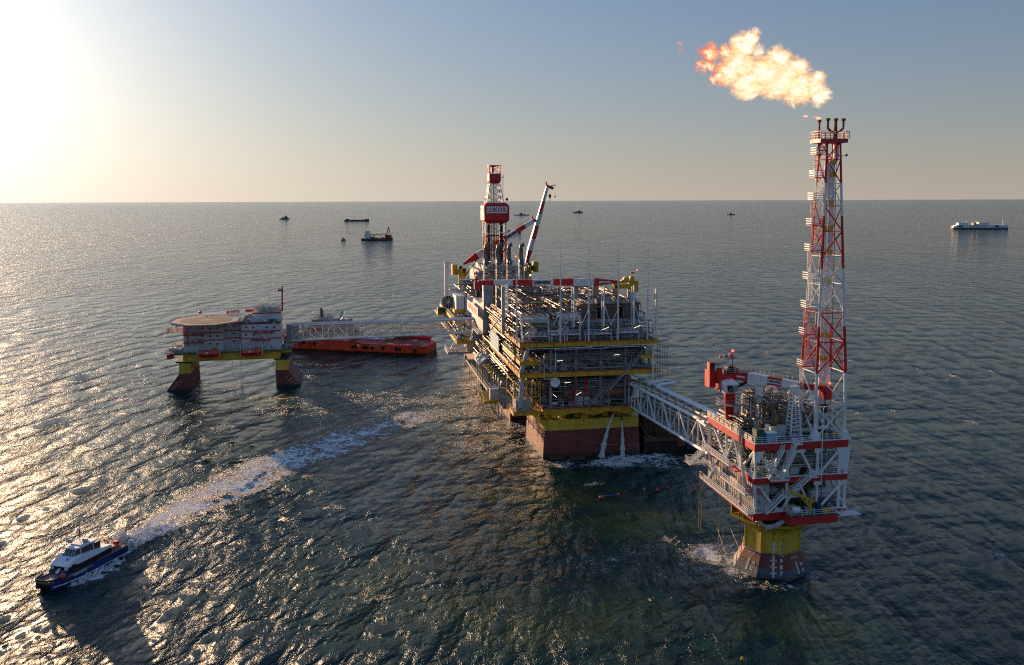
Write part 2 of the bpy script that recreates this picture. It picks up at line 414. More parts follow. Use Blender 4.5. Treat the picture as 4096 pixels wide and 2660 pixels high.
nz = fbm(X[:ns]*.9, Y[:ns]*.9, 31, 4); nz2 = fbm(X[:ns]*.28, Y[:ns]*.28, 77, 4)
dist0 = np.hypot(X[:ns]-WK[0][0], Y[:ns]-WK[0][1])
Z[:ns] += np.clip(wk[:ns], 0, 1)*((nz-.45)*.55+(nz2-.4)*.25)*(1+2.2*np.exp(-dist0/16))*1.1
foam = wk*1.0; 
for px_, py_, rx, ry, s_ in FP:
    q = np.sqrt(((X-px_)/rx)**2+((Y-py_)/ry)**2); foam = np.maximum(foam, 1.35*s_*(1-sst(.25, 1.3, q)))
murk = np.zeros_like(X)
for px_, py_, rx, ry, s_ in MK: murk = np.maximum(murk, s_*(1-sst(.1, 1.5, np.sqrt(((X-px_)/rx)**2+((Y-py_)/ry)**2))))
# white caps where the surface is pinched
J = np.zeros_like(X); J[:nn] = sst(.62, 1.25, Z[:nn]/ (Z[:nn].std()*2.0)) * sst(.57, .74, fbm(X[:nn]/9, Y[:nn]/9, 91, 3))
foam = np.maximum(foam, J*.85)
SW = Z*1.85*core; Z[:nn] = Z[:nn]*.48; Z *= core; X2 = X+DX*core; Y2 = Y+DY*core
nr, nc = X.shape
co_ = np.empty((nr*nc, 3), np.float32); co_[:, 0] = X2.ravel(); co_[:, 1] = Y2.ravel(); co_[:, 2] = Z.ravel()
idx = np.arange(nr*nc).reshape(nr, nc)
q_ = np.stack([idx[:-1, :-1], idx[:-1, 1:], idx[1:, 1:], idx[1:, :-1]], -1).reshape(-1, 4)[:, ::-1]
me = bpy.data.meshes.new('sea'); me.vertices.add(nr*nc); me.vertices.foreach_set('co', co_.ravel())
me.loops.add(q_.size); me.loops.foreach_set('vertex_index', q_.ravel().astype(np.int32))
me.polygons.add(len(q_)); me.polygons.foreach_set('loop_start', np.arange(0, q_.size, 4, dtype=np.int32))
me.polygons.foreach_set('use_smooth', np.ones(len(q_), bool)); me.update(calc_edges=True)
at_ = me.attributes.new('foam', 'FLOAT', 'POINT'); at_.data.foreach_set('value', foam.ravel().astype(np.float32))
at_ = me.attributes.new('swell', 'FLOAT', 'POINT'); at_.data.foreach_set('value', SW.ravel().astype(np.float32)); del SW
at_ = me.attributes.new('murk', 'FLOAT', 'POINT'); at_.data.foreach_set('value', murk.ravel().astype(np.float32))
del X, Y, Z, DX, DY, J, nz, nz2
sea = bpy.data.objects.new('sea', me); COL.objects.link(sea); sea['kind'] = 'structure'
m, N, L, b = node_mat('sea_water')
geo = N.new('ShaderNodeNewGeometry'); P = geo.outputs['Position']
fa = N.new('ShaderNodeAttribute'); fa.attribute_name = 'foam'
mp = N.new('ShaderNodeMapping'); mp.inputs['Rotation'].default_value = (0, 0, rad(4)); L.new(P, mp.inputs[0])
mp2 = N.new('ShaderNodeMapping'); mp2.inputs['Scale'].default_value = (1., .42, 1); L.new(mp.outputs[0], mp2.inputs[0])
n1 = noise(N, L, .5, 7, mp2.outputs[0], .62, .6)      # ~2 m chop and finer
n2 = noise(N, L, .11, 5, mp2.outputs[0], .6, .4)       # ~9 m waves
n3 = noise(N, L, 1.9, 4, P, .6)
def ridged(n, a): return mth(N, L, 'MULTIPLY', mth(N, L, 'SUBTRACT', 1, mth(N, L, 'ABSOLUTE', mth(N, L, 'MULTIPLY_ADD', n.outputs[0], 2, -1))), a)
h = mth(N, L, 'ADD', mth(N, L, 'ADD', ridged(n1, .38), mth(N, L, 'MULTIPLY', n2.outputs[0], 2.1)), mth(N, L, 'MULTIPLY', n3.outputs[0], .10))
fm = noise(N, L, .9, 9, P, .68, .8); fm2 = noise(N, L, .16, 5, P, .6, 1.0)
fx = mth(N, L, 'MULTIPLY_ADD', fm.outputs[0], .62, mth(N, L, 'MULTIPLY', fm2.outputs[0], .38))
fs = mth(N, L, 'ADD', mth(N, L, 'MULTIPLY', fa.outputs['Fac'], .62), mth(N, L, 'MULTIPLY_ADD', fx, 3.4, -2.02))
fmask = mth(N, L, 'MULTIPLY', mth(N, L, 'MULTIPLY_ADD', fs, 3.2, -.22, clamp=True), mth(N, L, 'MULTIPLY_ADD', fa.outputs['Fac'], 12, -.25, clamp=True))
bp = N.new('ShaderNodeBump'); bp.inputs['Strength'].default_value = 1; bp.inputs['Distance'].default_value = 1
ngu = noise(N, L, .011, 5, mp2.outputs[0], .65, .6); h = mth(N, L, 'MULTIPLY', h, mth(N, L, 'MULTIPLY_ADD', ngu.outputs[0], 2.6, -.35))
vl = N.new('ShaderNodeVectorMath'); vl.operation = 'LENGTH'; L.new(P, vl.inputs[0])      # the open sea beyond the platforms is rougher
far = mth(N, L, 'MULTIPLY_ADD', vl.outputs['Value'], 1/1500., -.35, clamp=True)
n5 = noise(N, L, .05, 4, mp2.outputs[0], .6, .3)
h = mth(N, L, 'ADD', mth(N, L, 'MULTIPLY', h, mth(N, L, 'MULTIPLY_ADD', far, 2.6, 1)), mth(N, L, 'MULTIPLY', n5.outputs[0], mth(N, L, 'MULTIPLY_ADD', far, 9, 1.5)))
sw = N.new('ShaderNodeAttribute'); sw.attribute_name = 'swell'
hh = mth(N, L, 'ADD', mth(N, L, 'ADD', mth(N, L, 'MULTIPLY', h, mth(N, L, 'MULTIPLY_ADD', fmask, -.8, 1)), mth(N, L, 'MULTIPLY', sw.outputs['Fac'], mth(N, L, 'MULTIPLY_ADD', fmask, -.5, 1))), mth(N, L, 'MULTIPLY', mth(N, L, 'MULTIPLY', fm.outputs[0], fmask), .6)); L.new(hh, bp.inputs['Height']); L.new(bp.outputs[0], b.inputs['Normal'])
npt = noise(N, L, .012, 4, P, .6, .5)
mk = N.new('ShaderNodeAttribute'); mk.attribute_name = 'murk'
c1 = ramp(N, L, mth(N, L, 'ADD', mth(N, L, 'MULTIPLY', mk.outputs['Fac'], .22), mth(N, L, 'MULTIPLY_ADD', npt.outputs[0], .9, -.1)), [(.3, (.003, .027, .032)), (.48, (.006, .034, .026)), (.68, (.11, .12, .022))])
mx = N.new('ShaderNodeMix'); mx.data_type = 'RGBA'; L.new(fmask, mx.inputs[0]); L.new(c1.outputs[0], mx.inputs[6]); mx.inputs[7].default_value = (.70, .72, .72, 1)
L.new(mx.outputs[2], b.inputs['Base Color'])
L.new(mth(N, L, 'MULTIPLY_ADD', fmask, .7, .10), b.inputs['Roughness']); b.inputs['IOR'].default_value = 1.24; L.new(mth(N, L, 'MULTIPLY_ADD', fmask, -.36, .40), b.inputs['Specular IOR Level'])
me.materials.append(m)
# ---------------------------------------------------------------- pipework and deck clutter
def pipes(mb, reg, n, rnd, rs=(.08, .3), m=0, axis=None):
    """runs of pipe with square bends inside a region"""
    x0, y0, z0, x1, y1, z1 = reg; lo = (x0, y0, z0); hi = (x1, y1, z1)
    for _ in range(n):
        p = [rnd.uniform(lo[k], hi[k]) for k in range(3)]; pts = [tuple(p)]; last = -1
        for s_ in range(rnd.choice((1, 2, 3, 4))):
            ax = rnd.choice([k for k in (0, 1, 1, 2) if k != last]) if axis is None or s_ else axis
            last = ax; p = list(p); q = rnd.uniform(lo[ax], hi[ax])
            if abs(q-p[ax]) < .8: q = min(hi[ax], p[ax]+1.2)
            p[ax] = q
            if abs(q-pts[-1][ax]) > .3: pts.append(tuple(p))
        if len(pts) > 1: mb.tube(pts, rnd.uniform(*rs), 6, m)
    return mb
def clutter(mb, reg, n, rnd, m=0):
    x0, y0, z0, x1, y1, z1 = reg
    for _ in range(n):
        a, b_, c = rnd.uniform(.4, 1.8), rnd.uniform(.4, 1.8), rnd.uniform(.5, min(2.6, z1-z0))
        x, y = rnd.uniform(x0, x1-a), rnd.uniform(y0, y1-b_)
        k = rnd.random()
        if k < .4: mb.box(x, y, z0, x+a, y+b_, z0+c, m)
        elif k < .65: mb.cyl((x+.5, y+.5, z0), (x+.5, y+.5, z0+c), min(a, b_)*.45, n=8, m=m)
        elif k < .8: mb.vessel((x, y, z0+.9), (x+a*1.3, y, z0+.9), .5, 8, m)
        else:
            mb.beam((x, y, z0), (x, y, z0+c), .15, m=m); mb.beam((x+a, y, z0), (x+a, y, z0+c), .15, m=m); mb.beam((x, y, z0+c), (x+a, y, z0+c), .15, m=m)
    return mb
def scaffold(mb, x0, x1, y, z0, z1, st=2.0, t=.05, m=0):
    x = x0
    while x <= x1+.01: mb.beam((x, y, z0), (x, y, z1), t, m=m); mb.beam((x, y+1.1, z0), (x, y+1.1, z1), t, m=m); x += st
    z = z0
    while z <= z1+.01: mb.beam((x0, y, z), (x1, y, z), t, m=m); mb.beam((x0, y+1.1, z), (x1, y+1.1, z), t, m=m); z += 1.9
    return mb
# ---------------------------------------------------------------- central production platform
rn = random.Random(11)
PLAT = thing('production_platform', 'biggest platform, stacked yellow-edged decks on a red hull with water jets at its foot', 'oil platform', M)
# hull under the front decks
hl = MB()
def hull_ring(z, o): return [(7-o, 1.5-o*.3, z), (33.6+o, 1.5-o*.3, z), (35+o, 6, z), (34+o, 24, z), (6.6-o, 24, z)]
hl.loft([hull_ring(-8, .9), hull_ring(0, .45), hull_ring(7.6, 0)]); hl.build('hull', REDH, PLAT)
MB().loft([hull_ring(7.6, .01), hull_ring(10.4, .01)]).box(7, 1.42, 10.15, 33.6, 1.62, 10.5).box(7, 1.44, 8.9, 33.6, 1.49, 8.98).build('hull_top_band', YELH, PLAT)
mb = MB()
for x in (9, 13, 17, 21, 25, 29, 32): mb.cyl((x, 5, 10.3), (x, 5, 13.5), .9, n=10); mb.cyl((x, 14, 10.3), (x, 14, 13.5), .9, n=10)
mb.box(17.5, 2.2, 10.4, 19.7, 3.5, 13); mb.each('support_column', YELH, PLAT)
for (u0, v0, u1, v1) in ((5, 44, 33, 70), (8, 84, 34, 98)):
    MB().prism([(u0, v0), (u1, v0), (u1, v1), (u0, v1)], -8, 9.6).build('hull', REDH, PLAT)
# decks: (name, outline, top z, edge depth)
DECKS = [((6.3, 0, 33.2, 34), 13.9, 1.35), ((0, 0, 38, 96), 23.9, 1.3), ((0, 0, 38.4, 96), 32.1, 1.25)]
for (u0, v0, u1, v1), z, d in DECKS:
    MB().box(u0+.25, v0+.25, z-.5, u1-.25, v1, z-.06).build('deck_plate', DEK, PLAT)
    e = MB(); e.box(u0, v0, z-d, u1, v0+.25, z); e.box(u0, v0+.25, z-d, u0+.25, v1, z); e.box(u1-.25, v0+.25, z-d, u1, v1, z); e.box(u0+.25, v1-.25, z-d, u1-.25, v1, z-.55)
    x = u0+2.2
    while x < u1: e.box(x, v0-.1, z-d+.05, x+.1, v0-.002, z-.05); x += 2.4
    y = v0+3
    while y < v1: e.box(u0-.1, y, z-d+.05, u0-.002, y+.1, z-.05); y += 2.4
    e.box(u0-.05, v0-.16, z-.12, u1+.05, v0-.003, z+.02); e.build('deck_edge_beam', YEL, PLAT)
    MB().box(u0, v0-.2, z+.02, u1, v0+.1, z+.2).box(u0-.2, v0+.1, z+.02, u0+.1, v1, z+.2).build('toe_board', RED, PLAT)
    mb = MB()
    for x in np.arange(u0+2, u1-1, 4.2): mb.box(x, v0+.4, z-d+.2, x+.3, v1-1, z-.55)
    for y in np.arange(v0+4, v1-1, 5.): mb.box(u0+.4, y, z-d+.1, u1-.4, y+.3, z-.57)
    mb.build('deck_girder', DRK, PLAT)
# scalloped plate under the low deck
mb = MB()
xs_ = np.linspace(6.3, 33.2, 60)
for a, b_ in zip(xs_[:-1], xs_[1:]):
    f = lambda q: .75*abs(math.sin(q*.33+1.1))**3
    mb.hexa([(a, .02, 12.54-f(a)), (b_, .02, 12.54-f(b_)), (b_, .22, 12.54-f(b_)), (a, .22, 12.54-f(a))], [(a, .02, 12.56), (b_, .02, 12.56), (b_, .22, 12.56), (a, .22, 12.56)])
mb.build('scalloped_edge_plate', YEL, PLAT)
# part decks between the levels
for (u0, v0, u1, v1, z) in ((0, 0, 5.2, 30, 27.2), (33.6, 0, 38, 20, 27.9)):
    MB().box(u0, v0, z-1.1, u1, v0+.2, z).box(u0, v0+.2, z-1.1, u0+.2, v1, z).box(u0+.2, v0+.2, z-.4, u1, v1, z-.1).box(u1-.2, v0+.2, z-1, u1-.002, v1, z-.41).build('mezzanine_deck', YEL, PLAT)
    MB().rail([(u1, v0+.1, z), (u0+.1, v0+.1, z), (u0+.1, v1, z)]).build('handrail', STE, PLAT)
# legs / columns between decks, big corner brace
mb = MB()
for x in (1.2, 9, 16, 23, 30, 36.8):
    for y in (2.5, 14, 30, 46, 62, 78, 92): mb.cyl((x, y, 13.4 if x > 6 and x < 33 else 23), (x, y, 31), .42, n=8)
for y in (14, 30, 46, 62, 78): mb.cyl((2, y, 13), (2, y, 24), .5, n=8); mb.beam((.8, y, 24), (.8, y+8, 31), .45); mb.beam((.8, y+16, 24), (.8, y+8, 31), .45)
mb.each('column', GRY, PLAT)
MB().cyl((.5, .8, 23.8), (2.6, .8, 31.2), .62, n=12).cyl((.2, .8, 14.5), (.9, .8, 23), .62, n=12).build('corner_brace', WHIR, PLAT)
# handrails
mb = MB()
for (u0, v0, u1, v1), z, d in DECKS: mb.rail([(u0+.1, 96 if v1 > 50 else v1, z), (u0+.1, v0+.1, z), (u1-.1, v0+.1, z), (u1-.1, 40 if v1 > 50 else v1, z)])
mb.build('handrail', STE, PLAT)
# dark sheets painting in the shade behind the front bays, large drums and pipes inside
MB().box(7, 12, 14, 33, 12.4, 22.4).box(5.5, 9.5, 24, 37, 9.9, 30.6).box(8, 24, 32.2, 37.5, 24.3, 38).build('interior_shade_sheet', DRK, PLAT)
def drum(u0, u1, v, z, r, mat):
    mb = MB().vessel((u0, v, z), (u1, v, z), r, 20)
    for x in (u0+(u1-u0)*.2, u0+(u1-u0)*.8): mb.box(x-.3, v-r*.8, z-r-1.0, x+.3, v+r*.8, z-r*.6)
    return mb.build('storage_drum', mat, PLAT, smooth=False)
drum(13.5, 22, 4.8, 17.2, 1.75, paint('primer_red_tank', (.33, .17, .14), .5, .3, .25)); drum(24, 32.5, 5.2, 17.0, 1.85, paint('primer_red_tank', (.33, .17, .14)))
drum(8, 19.5, 4.6, 27.2, 1.25, GRY); drum(21, 33, 4.6, 27.5, 1.25, GRY)
# upper modules: white-framed bays on the top deck
MB().dish((9.6, -.35, 21.3), 1.3, (-.25, -1, .15)).build('satellite_dish', WHI, PLAT)
for (u0, u1, z) in ((.6, 8.3, 38.3), (11.2, 17.0, 38.6)):
    MB().box(u0, 1.2, z-.35, u1, 16, z).box(u0-.1, 1.0, z-.9, u1+.1, 1.19, z+.05).build('module_roof', WHIR, PLAT)
    MB().rail([(u0, 16, z), (u0, 1.3, z), (u1, 1.3, z), (u1, 16, z)], m=0).build('handrail', WHI, PLAT)
for (u0, u1, z) in ((.8, 8.2, 33.9), (8.6, 12.4, 34.2), (12.8, 16.6, 34.2), (17.8, 25.3, 34.1), (26.6, 33, 34.3)):
    mb = MB().box(u0, -.1, z-.25, u1, 1.6, z).rail([(u0, -.05, z), (u1, -.05, z)])
    for x in (u0+.15, u1-.15): mb.beam((x, 0, 32.1), (x, 0, z-.25), .22)
    mb.build('walkway', WHI, PLAT)
mb = MB()
for x in (.8, 8.1, 11.0, 16.8): mb.beam((x, 1.4, 32.2), (x, 1.4, 38), .36); mb.beam((x, 15, 32.2), (x, 15, 38), .3)
mb.beam((11.4, 1.4, 34.6), (13.8, 1.4, 38), .3); mb.beam((8.3, 1.6, 32.4), (10.9, 1.6, 35.5), .22); mb.beam((10.9, 1.6, 32.4), (8.3, 1.6, 35.5), .22)
for z in (34.8, 36.4): mb.beam((8.2, 1.6, z), (11, 1.6, z), .2)
mb.each('module_frame', WHI, PLAT)
for x in (4.0, 12.9): MB().cyl((x, 1.6, 35.2), (x, 5.6, 35.2), 1.02, n=20).build('tank_end', WHIR, PLAT)
# pipework, in blocks
PR = [((1, 1, 32.6, 37.5, 30, 37.2), 240, (.05, .17)), ((.8, 1.4, 38.6, 17, 28, 41.5), 90, (.06, .22)), ((18, 5, 36.5, 37, 60, 42.2), 170, (.06, .22)), ((1, 28, 33, 20, 62, 44), 120, (.06, .22)), ((1, .6, 32.6, 37.5, 4, 37.5), 70, (.05, .12)),
      ((7, .8, 14.3, 32.5, 11.5, 22), 150, (.05, .15)), ((5, .8, 24.4, 37, 9, 30.5), 190, (.05, .15)), ((-.2, 2, 24, 1.8, 95, 31), 70, (.06, .22)), ((-1.2, 4, 32.2, .8, 70, 37), 60, (.06, .22)),
      ((-1.5, 12, 15, 5, 92, 22.5), 90, (.08, .28)), ((33, 1, 15, 38, 60, 22), 30, (.08, .2))]
for (rg, n_, rs) in PR:
    dark = rg[2] in (14.3, 24.4, 32.6)
    pipes(MB(), rg, n_, rn, rs).build('pipework', GRY if dark else PIP, PLAT, kind='stuff')
mb = MB(); clutter(mb, (17, 4, 37, 37, 30, 41), 40, rn); clutter(mb, (7, 2, 13.9, 32, 11, 17), 30, rn); clutter(mb, (1, 2, 23.9, 36, 9, 26.6), 34, rn); clutter(mb, (1, 2, 32.1, 36, 22, 35), 60, rn); clutter(mb, (1, 22, 32.1, 36, 95, 38), 90, rn)
mb.build('deck_equipment', WHIR, PLAT, kind='stuff')
# four air-cooler blocks with brown mesh fronts, roofs and short stacks
for i, u in enumerate((18.2, 24.2, 30.3)):
    mb = MB().box(u, 6, 37.2, u+4.6, 16, 41.3).box(u-.25, 5.8, 41.3, u+4.9, 16.3, 41.55)
    for k in range(3): mb.box(u+.05+k*1.5, 5.93, 37.2, u+.13+k*1.5, 5.99, 41.2)
    o = mb.build('cooler_block', paint('brown_mesh', (.14, .10, .08), .8), PLAT)
    MB().box(u-.02, 6, 39.1, u+4.62, 6.04, 39.2).rail([(u, 5.9, 41.55), (u+4.6, 5.9, 41.55), (u+4.6, 16, 41.55)], .9, t=.1).box(u-1.4, 6, 36.9, u+5.4, 6.1, 37.15).build('cooler_frame', WHIR, o)
    MB().cyl((u+2, 20, 40), (u+2, 20, 45.6), .95, n=14).cyl((u+2, 20, 45.4), (u+2, 20, 46), 1.15, n=14).box(u+.9, 19, 37, u+3.1, 21, 40.6).build('cooler_stack', paint('pinkish_stack', (.45, .37, .33), .5, .4), PLAT)
    mb = MB()
    for x in (u-1, u+1.6, u+3.4, u+5): mb.beam((x, 5.5, 34.2), (x, 5.5, 37), .22); mb.beam((x, 12, 32.1), (x, 12, 37), .3)
    mb.each('cooler_leg', WHIR, PLAT)
# long inclined bright rods / cable trays on top of the modules
mb = MB()
for x, z in ((1, 40.2), (2.6, 41), (4.4, 41.2), (6.2, 41.4), (8.4, 41.4), (11, 42.2), (12.6, 42.6), (14.2, 42.9), (16, 43.2)): mb.beam((x, 22 if x < 9 else 34, z), (x, 42 if x < 9 else 58, z), .16)
for x, z in ((18.4, 42.4), (21, 42.2), (24.6, 42.5), (27.4, 42.4), (30.6, 42.6), (33, 42.4), (36, 41.4)): mb.beam((x, 8, z-.6), (x, 26, z), .2)
for x, z in ((.2, 38.6), (1.6, 39.4), (.2, 36.4), (-.3, 34.6)): mb.cyl((x, 4, z), (x, 26, z), .28, n=8)
mb.each('pipe_rack_rail', PIP, PLAT)
mb = MB(); mb.tube([(2.0, 8, 42.4), (8, 8, 42.4), (8, 8, 43.2), (15.5, 8, 43.2)], .22); mb.tube([(-1, 20, 33), (-1, 20, 40.2), (-1, 22, 41.2), (-.6, 26, 41.2)], .42, 10); mb.tube([(-1, 20, 33.2), (-.2, 20, 32.4), (1, 20, 32.4)], .42, 10)
mb.each('large_bore_pipe', PIP, PLAT)
mb = MB()
for a in (5, 12.5): mb.tube([(a, 12, 39.5), (a+1, 12, 41.3), (a+3.2, 12, 41.6), (a+3.6, 14, 40.6)], .5, 10)
mb.build('yellow_pipe', paint('ochre_pipe', (.55, .36, .05), .4, .3), PLAT)
# orange risers, black hoses, stairs on the front
mb = MB(); mb.tube([(15.9, 1.2, 22), (15.9, 1.2, 19.3), (14.6, 1.2, 18.7), (14.6, 1.2, 15)], .3, 8); mb.tube([(18.3, 1.2, 22), (18.3, 1.2, 17.8)], .3, 8); mb.tube([(30.2, 1.0, 22.4), (30.2, 1, 20.3), (31, 1, 19.6)], .24, 8); mb.each('orange_riser', REDL, PLAT)
MB().tube([(15, .8, 22), (15, .8, 19.6), (12.6, .8, 18.4), (12.4, .8, 17.6)], .12).tube([(17, .8, 22), (16.8, .8, 19.8), (15.2, .8, 18.8), (14.8, .8, 17.8)], .12).build('hose', BLK, PLAT)
for p, q in (((18.6, -.35, 13.9), (22.6, -.35, 18.6)), ((24.6, -.35, 18.7), (29.8, -.35, 23.9)), ((33.4, -.5, 27.9), (30, -.5, 24.2)), ((9.2, -.4, 23.9), (5.4, -.4, 27.2))):
    if p[2] > q[2]: p, q = q, p
    MB().stair(p, q, .9).build('stairway', STE, PLAT)
MB().box(22.4, -.8, 18.5, 24.7, .1, 18.7).rail([(22.4, -.75, 18.7), (24.7, -.75, 18.7)]).beam((22.7, -.4, 13.9), (22.7, -.4, 18.5), .16).beam((24.4, -.4, 13.9), (24.4, -.4, 18.5), .16).beam((22.7, -.4, 14), (24.4, -.4, 17.5), .1).beam((24.4, -.4, 14), (22.7, -.4, 17.5), .1).build('stair_landing', STE, PLAT)
mb = MB(); mb.ladder((8.2, -.3, 14), 19.5, cage=False); mb.ladder((17.6, 1.2, 33), 38, cage=False); mb.ladder((3, 1.1, 33), 37.4); mb.build('ladder', STE, PLAT)
for p in ((10.3, .6, 26.9, 11.9, .6, 27.0), (26.2, .6, 28.0, 27.8, .6, 28.1), (36, .5, 30.6, 37.3, .5, 30.6), (34.6, .4, 30, 35, .4, 29.7), (15.6, .3, 17.4, 17, .3, 18.2), (9.2, .4, 17.9, 10.2, .4, 17.0), (12.4, .5, 20.9, 14, .5, 20.9), (10.6, .3, 11.6, 11.2, .3, 12), (16.2, 1.5, 37.1, 17.2, 1.5, 37.2), (1.6, .3, 34.4, 2.4, .3, 35), (22.6, -.5, 35.2, 24.4, -.5, 35.9), (31.4, -.5, 35.4, 33.2, -.5, 36.1)):
    MB().cyl(p[:3], p[3:], .04, n=6).build('tube_light', LMP, PLAT)
# long white pipes under the top deck edge, scaffolding at the right
mb = MB()
for (a, b_, z) in ((1.6, 20, 30.5), (9.5, 24, 30.1), (18, 37.8, 30.75), (23, 37, 30.35)): mb.cyl((a, -.25, z), (b_, -.25, z), .1, n=6)
mb.tube([(6.6, -.2, 26), (6.6, -.2, 22.2), (10, -.2, 22.2), (10, -.2, 20.4)], .13); mb.cyl((37, -.3, 21.5), (37, -.3, 30.6), .3, n=8); mb.cyl((9.7, -.2, 24), (9.7, -.2, 30.4), .09, n=6)
mb.each('edge_pipe', WHI, PLAT)
mb = MB(); scaffold(mb, 38.5, 41.5, .5, 20, 31, 1.0); scaffold(mb, 38.5, 42, 6, 20, 31, 1.2); scaffold(mb, 8, 37, .1, 27.8, 30.6, 1.4, .035); scaffold(mb, 1, 37, -.9, 30.2, 35, 1.7, .045)
for _ in range(40):
    x, y = rn.uniform(38, 42), rn.uniform(0, 12); z = rn.uniform(19, 32); mb.beam((x, y, z), (x+rn.uniform(-1.5, 1.5), y+rn.uniform(-1, 1), z+rn.uniform(-.6, .6)), .07)
mb.build('scaffolding', DRK, PLAT, kind='stuff')
MB().box(35.2, 1, 27.95, 37.8, 3, 30.2).build('control_cabinet', WHIR, PLAT)
# yellow framed module low at the left front corner with its own deck
u0, u1, v0, v1 = -1.6, 6.0, 1.0, 12.5
MB().box(u0, v0, 12.2, u1, v1, 13.2).box(u0-.2, v0-.2, 13.2, u1, v0, 13.35).build('module_deck', YEL, PLAT)
mb = MB()
for x in (u0+.2, 3.6, u1-.2):
    for y in (v0+.2, v1-.2): mb.beam((x, y, 13.2), (x, y, 21.5), .22)
for z in (17.2, 21.4):
    for y in (v0+.2, v1-.2): mb.beam((u0, y, z), (u1, y, z), .22)
    for x in (u0+.2, u1-.2): mb.beam((x, v0, z), (x, v1, z), .22)
mb.beam((3.6, v0+.1, 14), (5.8, v0+.1, 17), .15); mb.beam((3.4, v0+.1, 14), (-.4, v0+.1, 17), .15)
for z in (18, 18.8, 19.6, 20.5): mb.beam((u0+.2, v0+.1, z), (u1, v0+.1, z), .07)
for x in (0, 1, 2, 4.5, 5.3): mb.beam((x, v0+.1, 17.2), (x, v0+.1, 21.4), .08)
mb.build('yellow_frame', YEL, PLAT)
MB().box(u0+.7, v0+.6, 13.3, 3.4, v0+5, 16.5).build('equipment_cabin', WHIR, PLAT)
mb = MB(); mb.rail([(u0, v1, 13.3), (u0, v0, 13.3), (u1, v0, 13.3)]); clutter(mb, (u0+.4, v0+.5, 17.3, u1-.3, v1, 20.5), 16, rn); pipes(mb, (u0+.3, v0+.3, 17.3, u1, v1, 21), 20, rn, (.05, .14)); mb.build('module_equipment', STE, PLAT, kind='stuff')
# low side gallery along the left, with its angular white shelter
mb = MB().box(-2.2, 14, 11.2, 2.5, 42, 12.1).box(-2.6, 42, 10.4, 2.5, 96, 11.2); mb.build('side_gallery', GRY, PLAT)
mb = MB(); mb.rail([(-2.1, 42, 12.1), (-2.1, 14, 12.1)]); mb.rail([(-2.5, 96, 11.2), (-2.5, 42, 11.2)]); mb.rail([(-3.6, 60, 8.8), (-3.6, 14, 8.8)]); mb.beam((-3.4, 60, 8.6), (-3.4, 14, 8.6), 1., .15)
for y in range(16, 94, 6): mb.beam((-2.3, y, 4 if y > 60 else 7), (-2.3, y, 11), .2); mb.beam((-2.3, y, 8), (-3.4, y, 8.6), .12)
mb.build('gallery_rail', STE, PLAT)
MB().loft([[(-3.4, y, 16.3), (-1.9, y, 15.0), (2.0, y, 15.0), (2.0, y, 18.9), (-1.5, y, 18.9), (-3.4, y, 17.4)] for y in (52, 66.5)]).box(-3.46, 58.9, 15.6, -3.41, 59.1, 17.3).build('angular_shelter', WHIR, PLAT)
mb = MB()
for y in (53, 57, 61, 65): mb.beam((-2.6, y, 11), (-2.6, y, 15.6), .3); mb.beam((1, y, 11), (1, y, 15), .3); mb.cyl((-.6, y, 11), (-.6, y, 15), .5, n=8)
mb.each('shelter_leg', STE, PLAT)
MB().dish((-.6, 53, 19.9), 1.0, (-.3, -1, .25)).build('satellite_dish', WHI, PLAT)
MB().box(-5.6, 16, 14.6-1.2, -3.2, 18, 16.6).build('white_cabinet', WHIR, PLAT)
MB().box(-7.2, 17, 12.2, -3.2, 30, 13.).rail([(-7.1, 30, 13), (-7.1, 17.1, 13), (-4, 17.1, 13)]).build('landing_platform', YEL, PLAT)
for i in range(5):
    y = 16+i*4.5; MB().box(-3.2, y, 16.2+i*.1, -2.9, y+.3, 20.2).box(-3.2, y, 20.2, .3, y+.35, 20.7).build('green_gantry', GRN, PLAT)
    o = MB().vessel((-2.2, y+.7, 17.9), (-.3, y+.7, 17.9), .95, 12).build('small_vessel', STE, PLAT)
for i in range(7): MB().box(-4.4+i*.28, 36-i*1.5+2, 19.2-i*.25, -1.2+i*.15, 36-i*1.5+2.6, 19.7-i*.25).build('yellow_bracket', YEL, PLAT)
mb = MB()
for y in np.arange(20, 90, 3.2): mb.beam((-.3, y, 20.8+(y-20)*.03), (1.2, y, 20.8+(y-20)*.03), .3)
for z in (20.4, 21.2, 22.4, 24.9): mb.cyl((-1.0, 12, z), (-1.0, 92, z), .16, n=6)
mb.build('side_pipe_rack', PIP, PLAT)
MB().box(-.9, 30, 24.6, -.7, 46, 29.4).build('blue_side_panel', BUL, PLAT)
# banner wall and its cabin
MB().box(-1.6, 58, 26.5, 3.4, 86, 33.8).box(-1.2, 58.5, 33.8, 3, 85, 35.3).build('long_cabin', WHIR, PLAT)
MB().box(-2.1, 57, 26.2, 3.8, 57.2, 26.5).rail([(-3.2, 90, 26.6), (-3.2, 56.5, 26.6), (3.6, 56.5, 26.6)]).box(-3.4, 56.5, 26.2, -1.6, 90, 26.55).build('cabin_walkway', STE, PLAT)
MB().box(.2, 57.4, 27, 3.6, 57.95, 33.4).box(.4, 57.2, 27.5, 1.6, 57.39, 31.5).build('cabin_end_wall', GRY, PLAT)
bn = MB().box(-3.42, 57, 31.3, -3.3, 84, 34.9).build('banner', WHI, PLAT)
text('ЭНЕРГИЯ ПЛЮС', 3.0, RED, bn, (-3.45, 70.5, 33.1), (0, -1, 0), (0, 0, 1), bold=.02)
MB().box(-2.6, 76, 22.2, 1, 80, 26.2).box(-3, 75, 21.2, 1, 80.5, 22.2).build('bridge_landing', WHIR, PLAT)
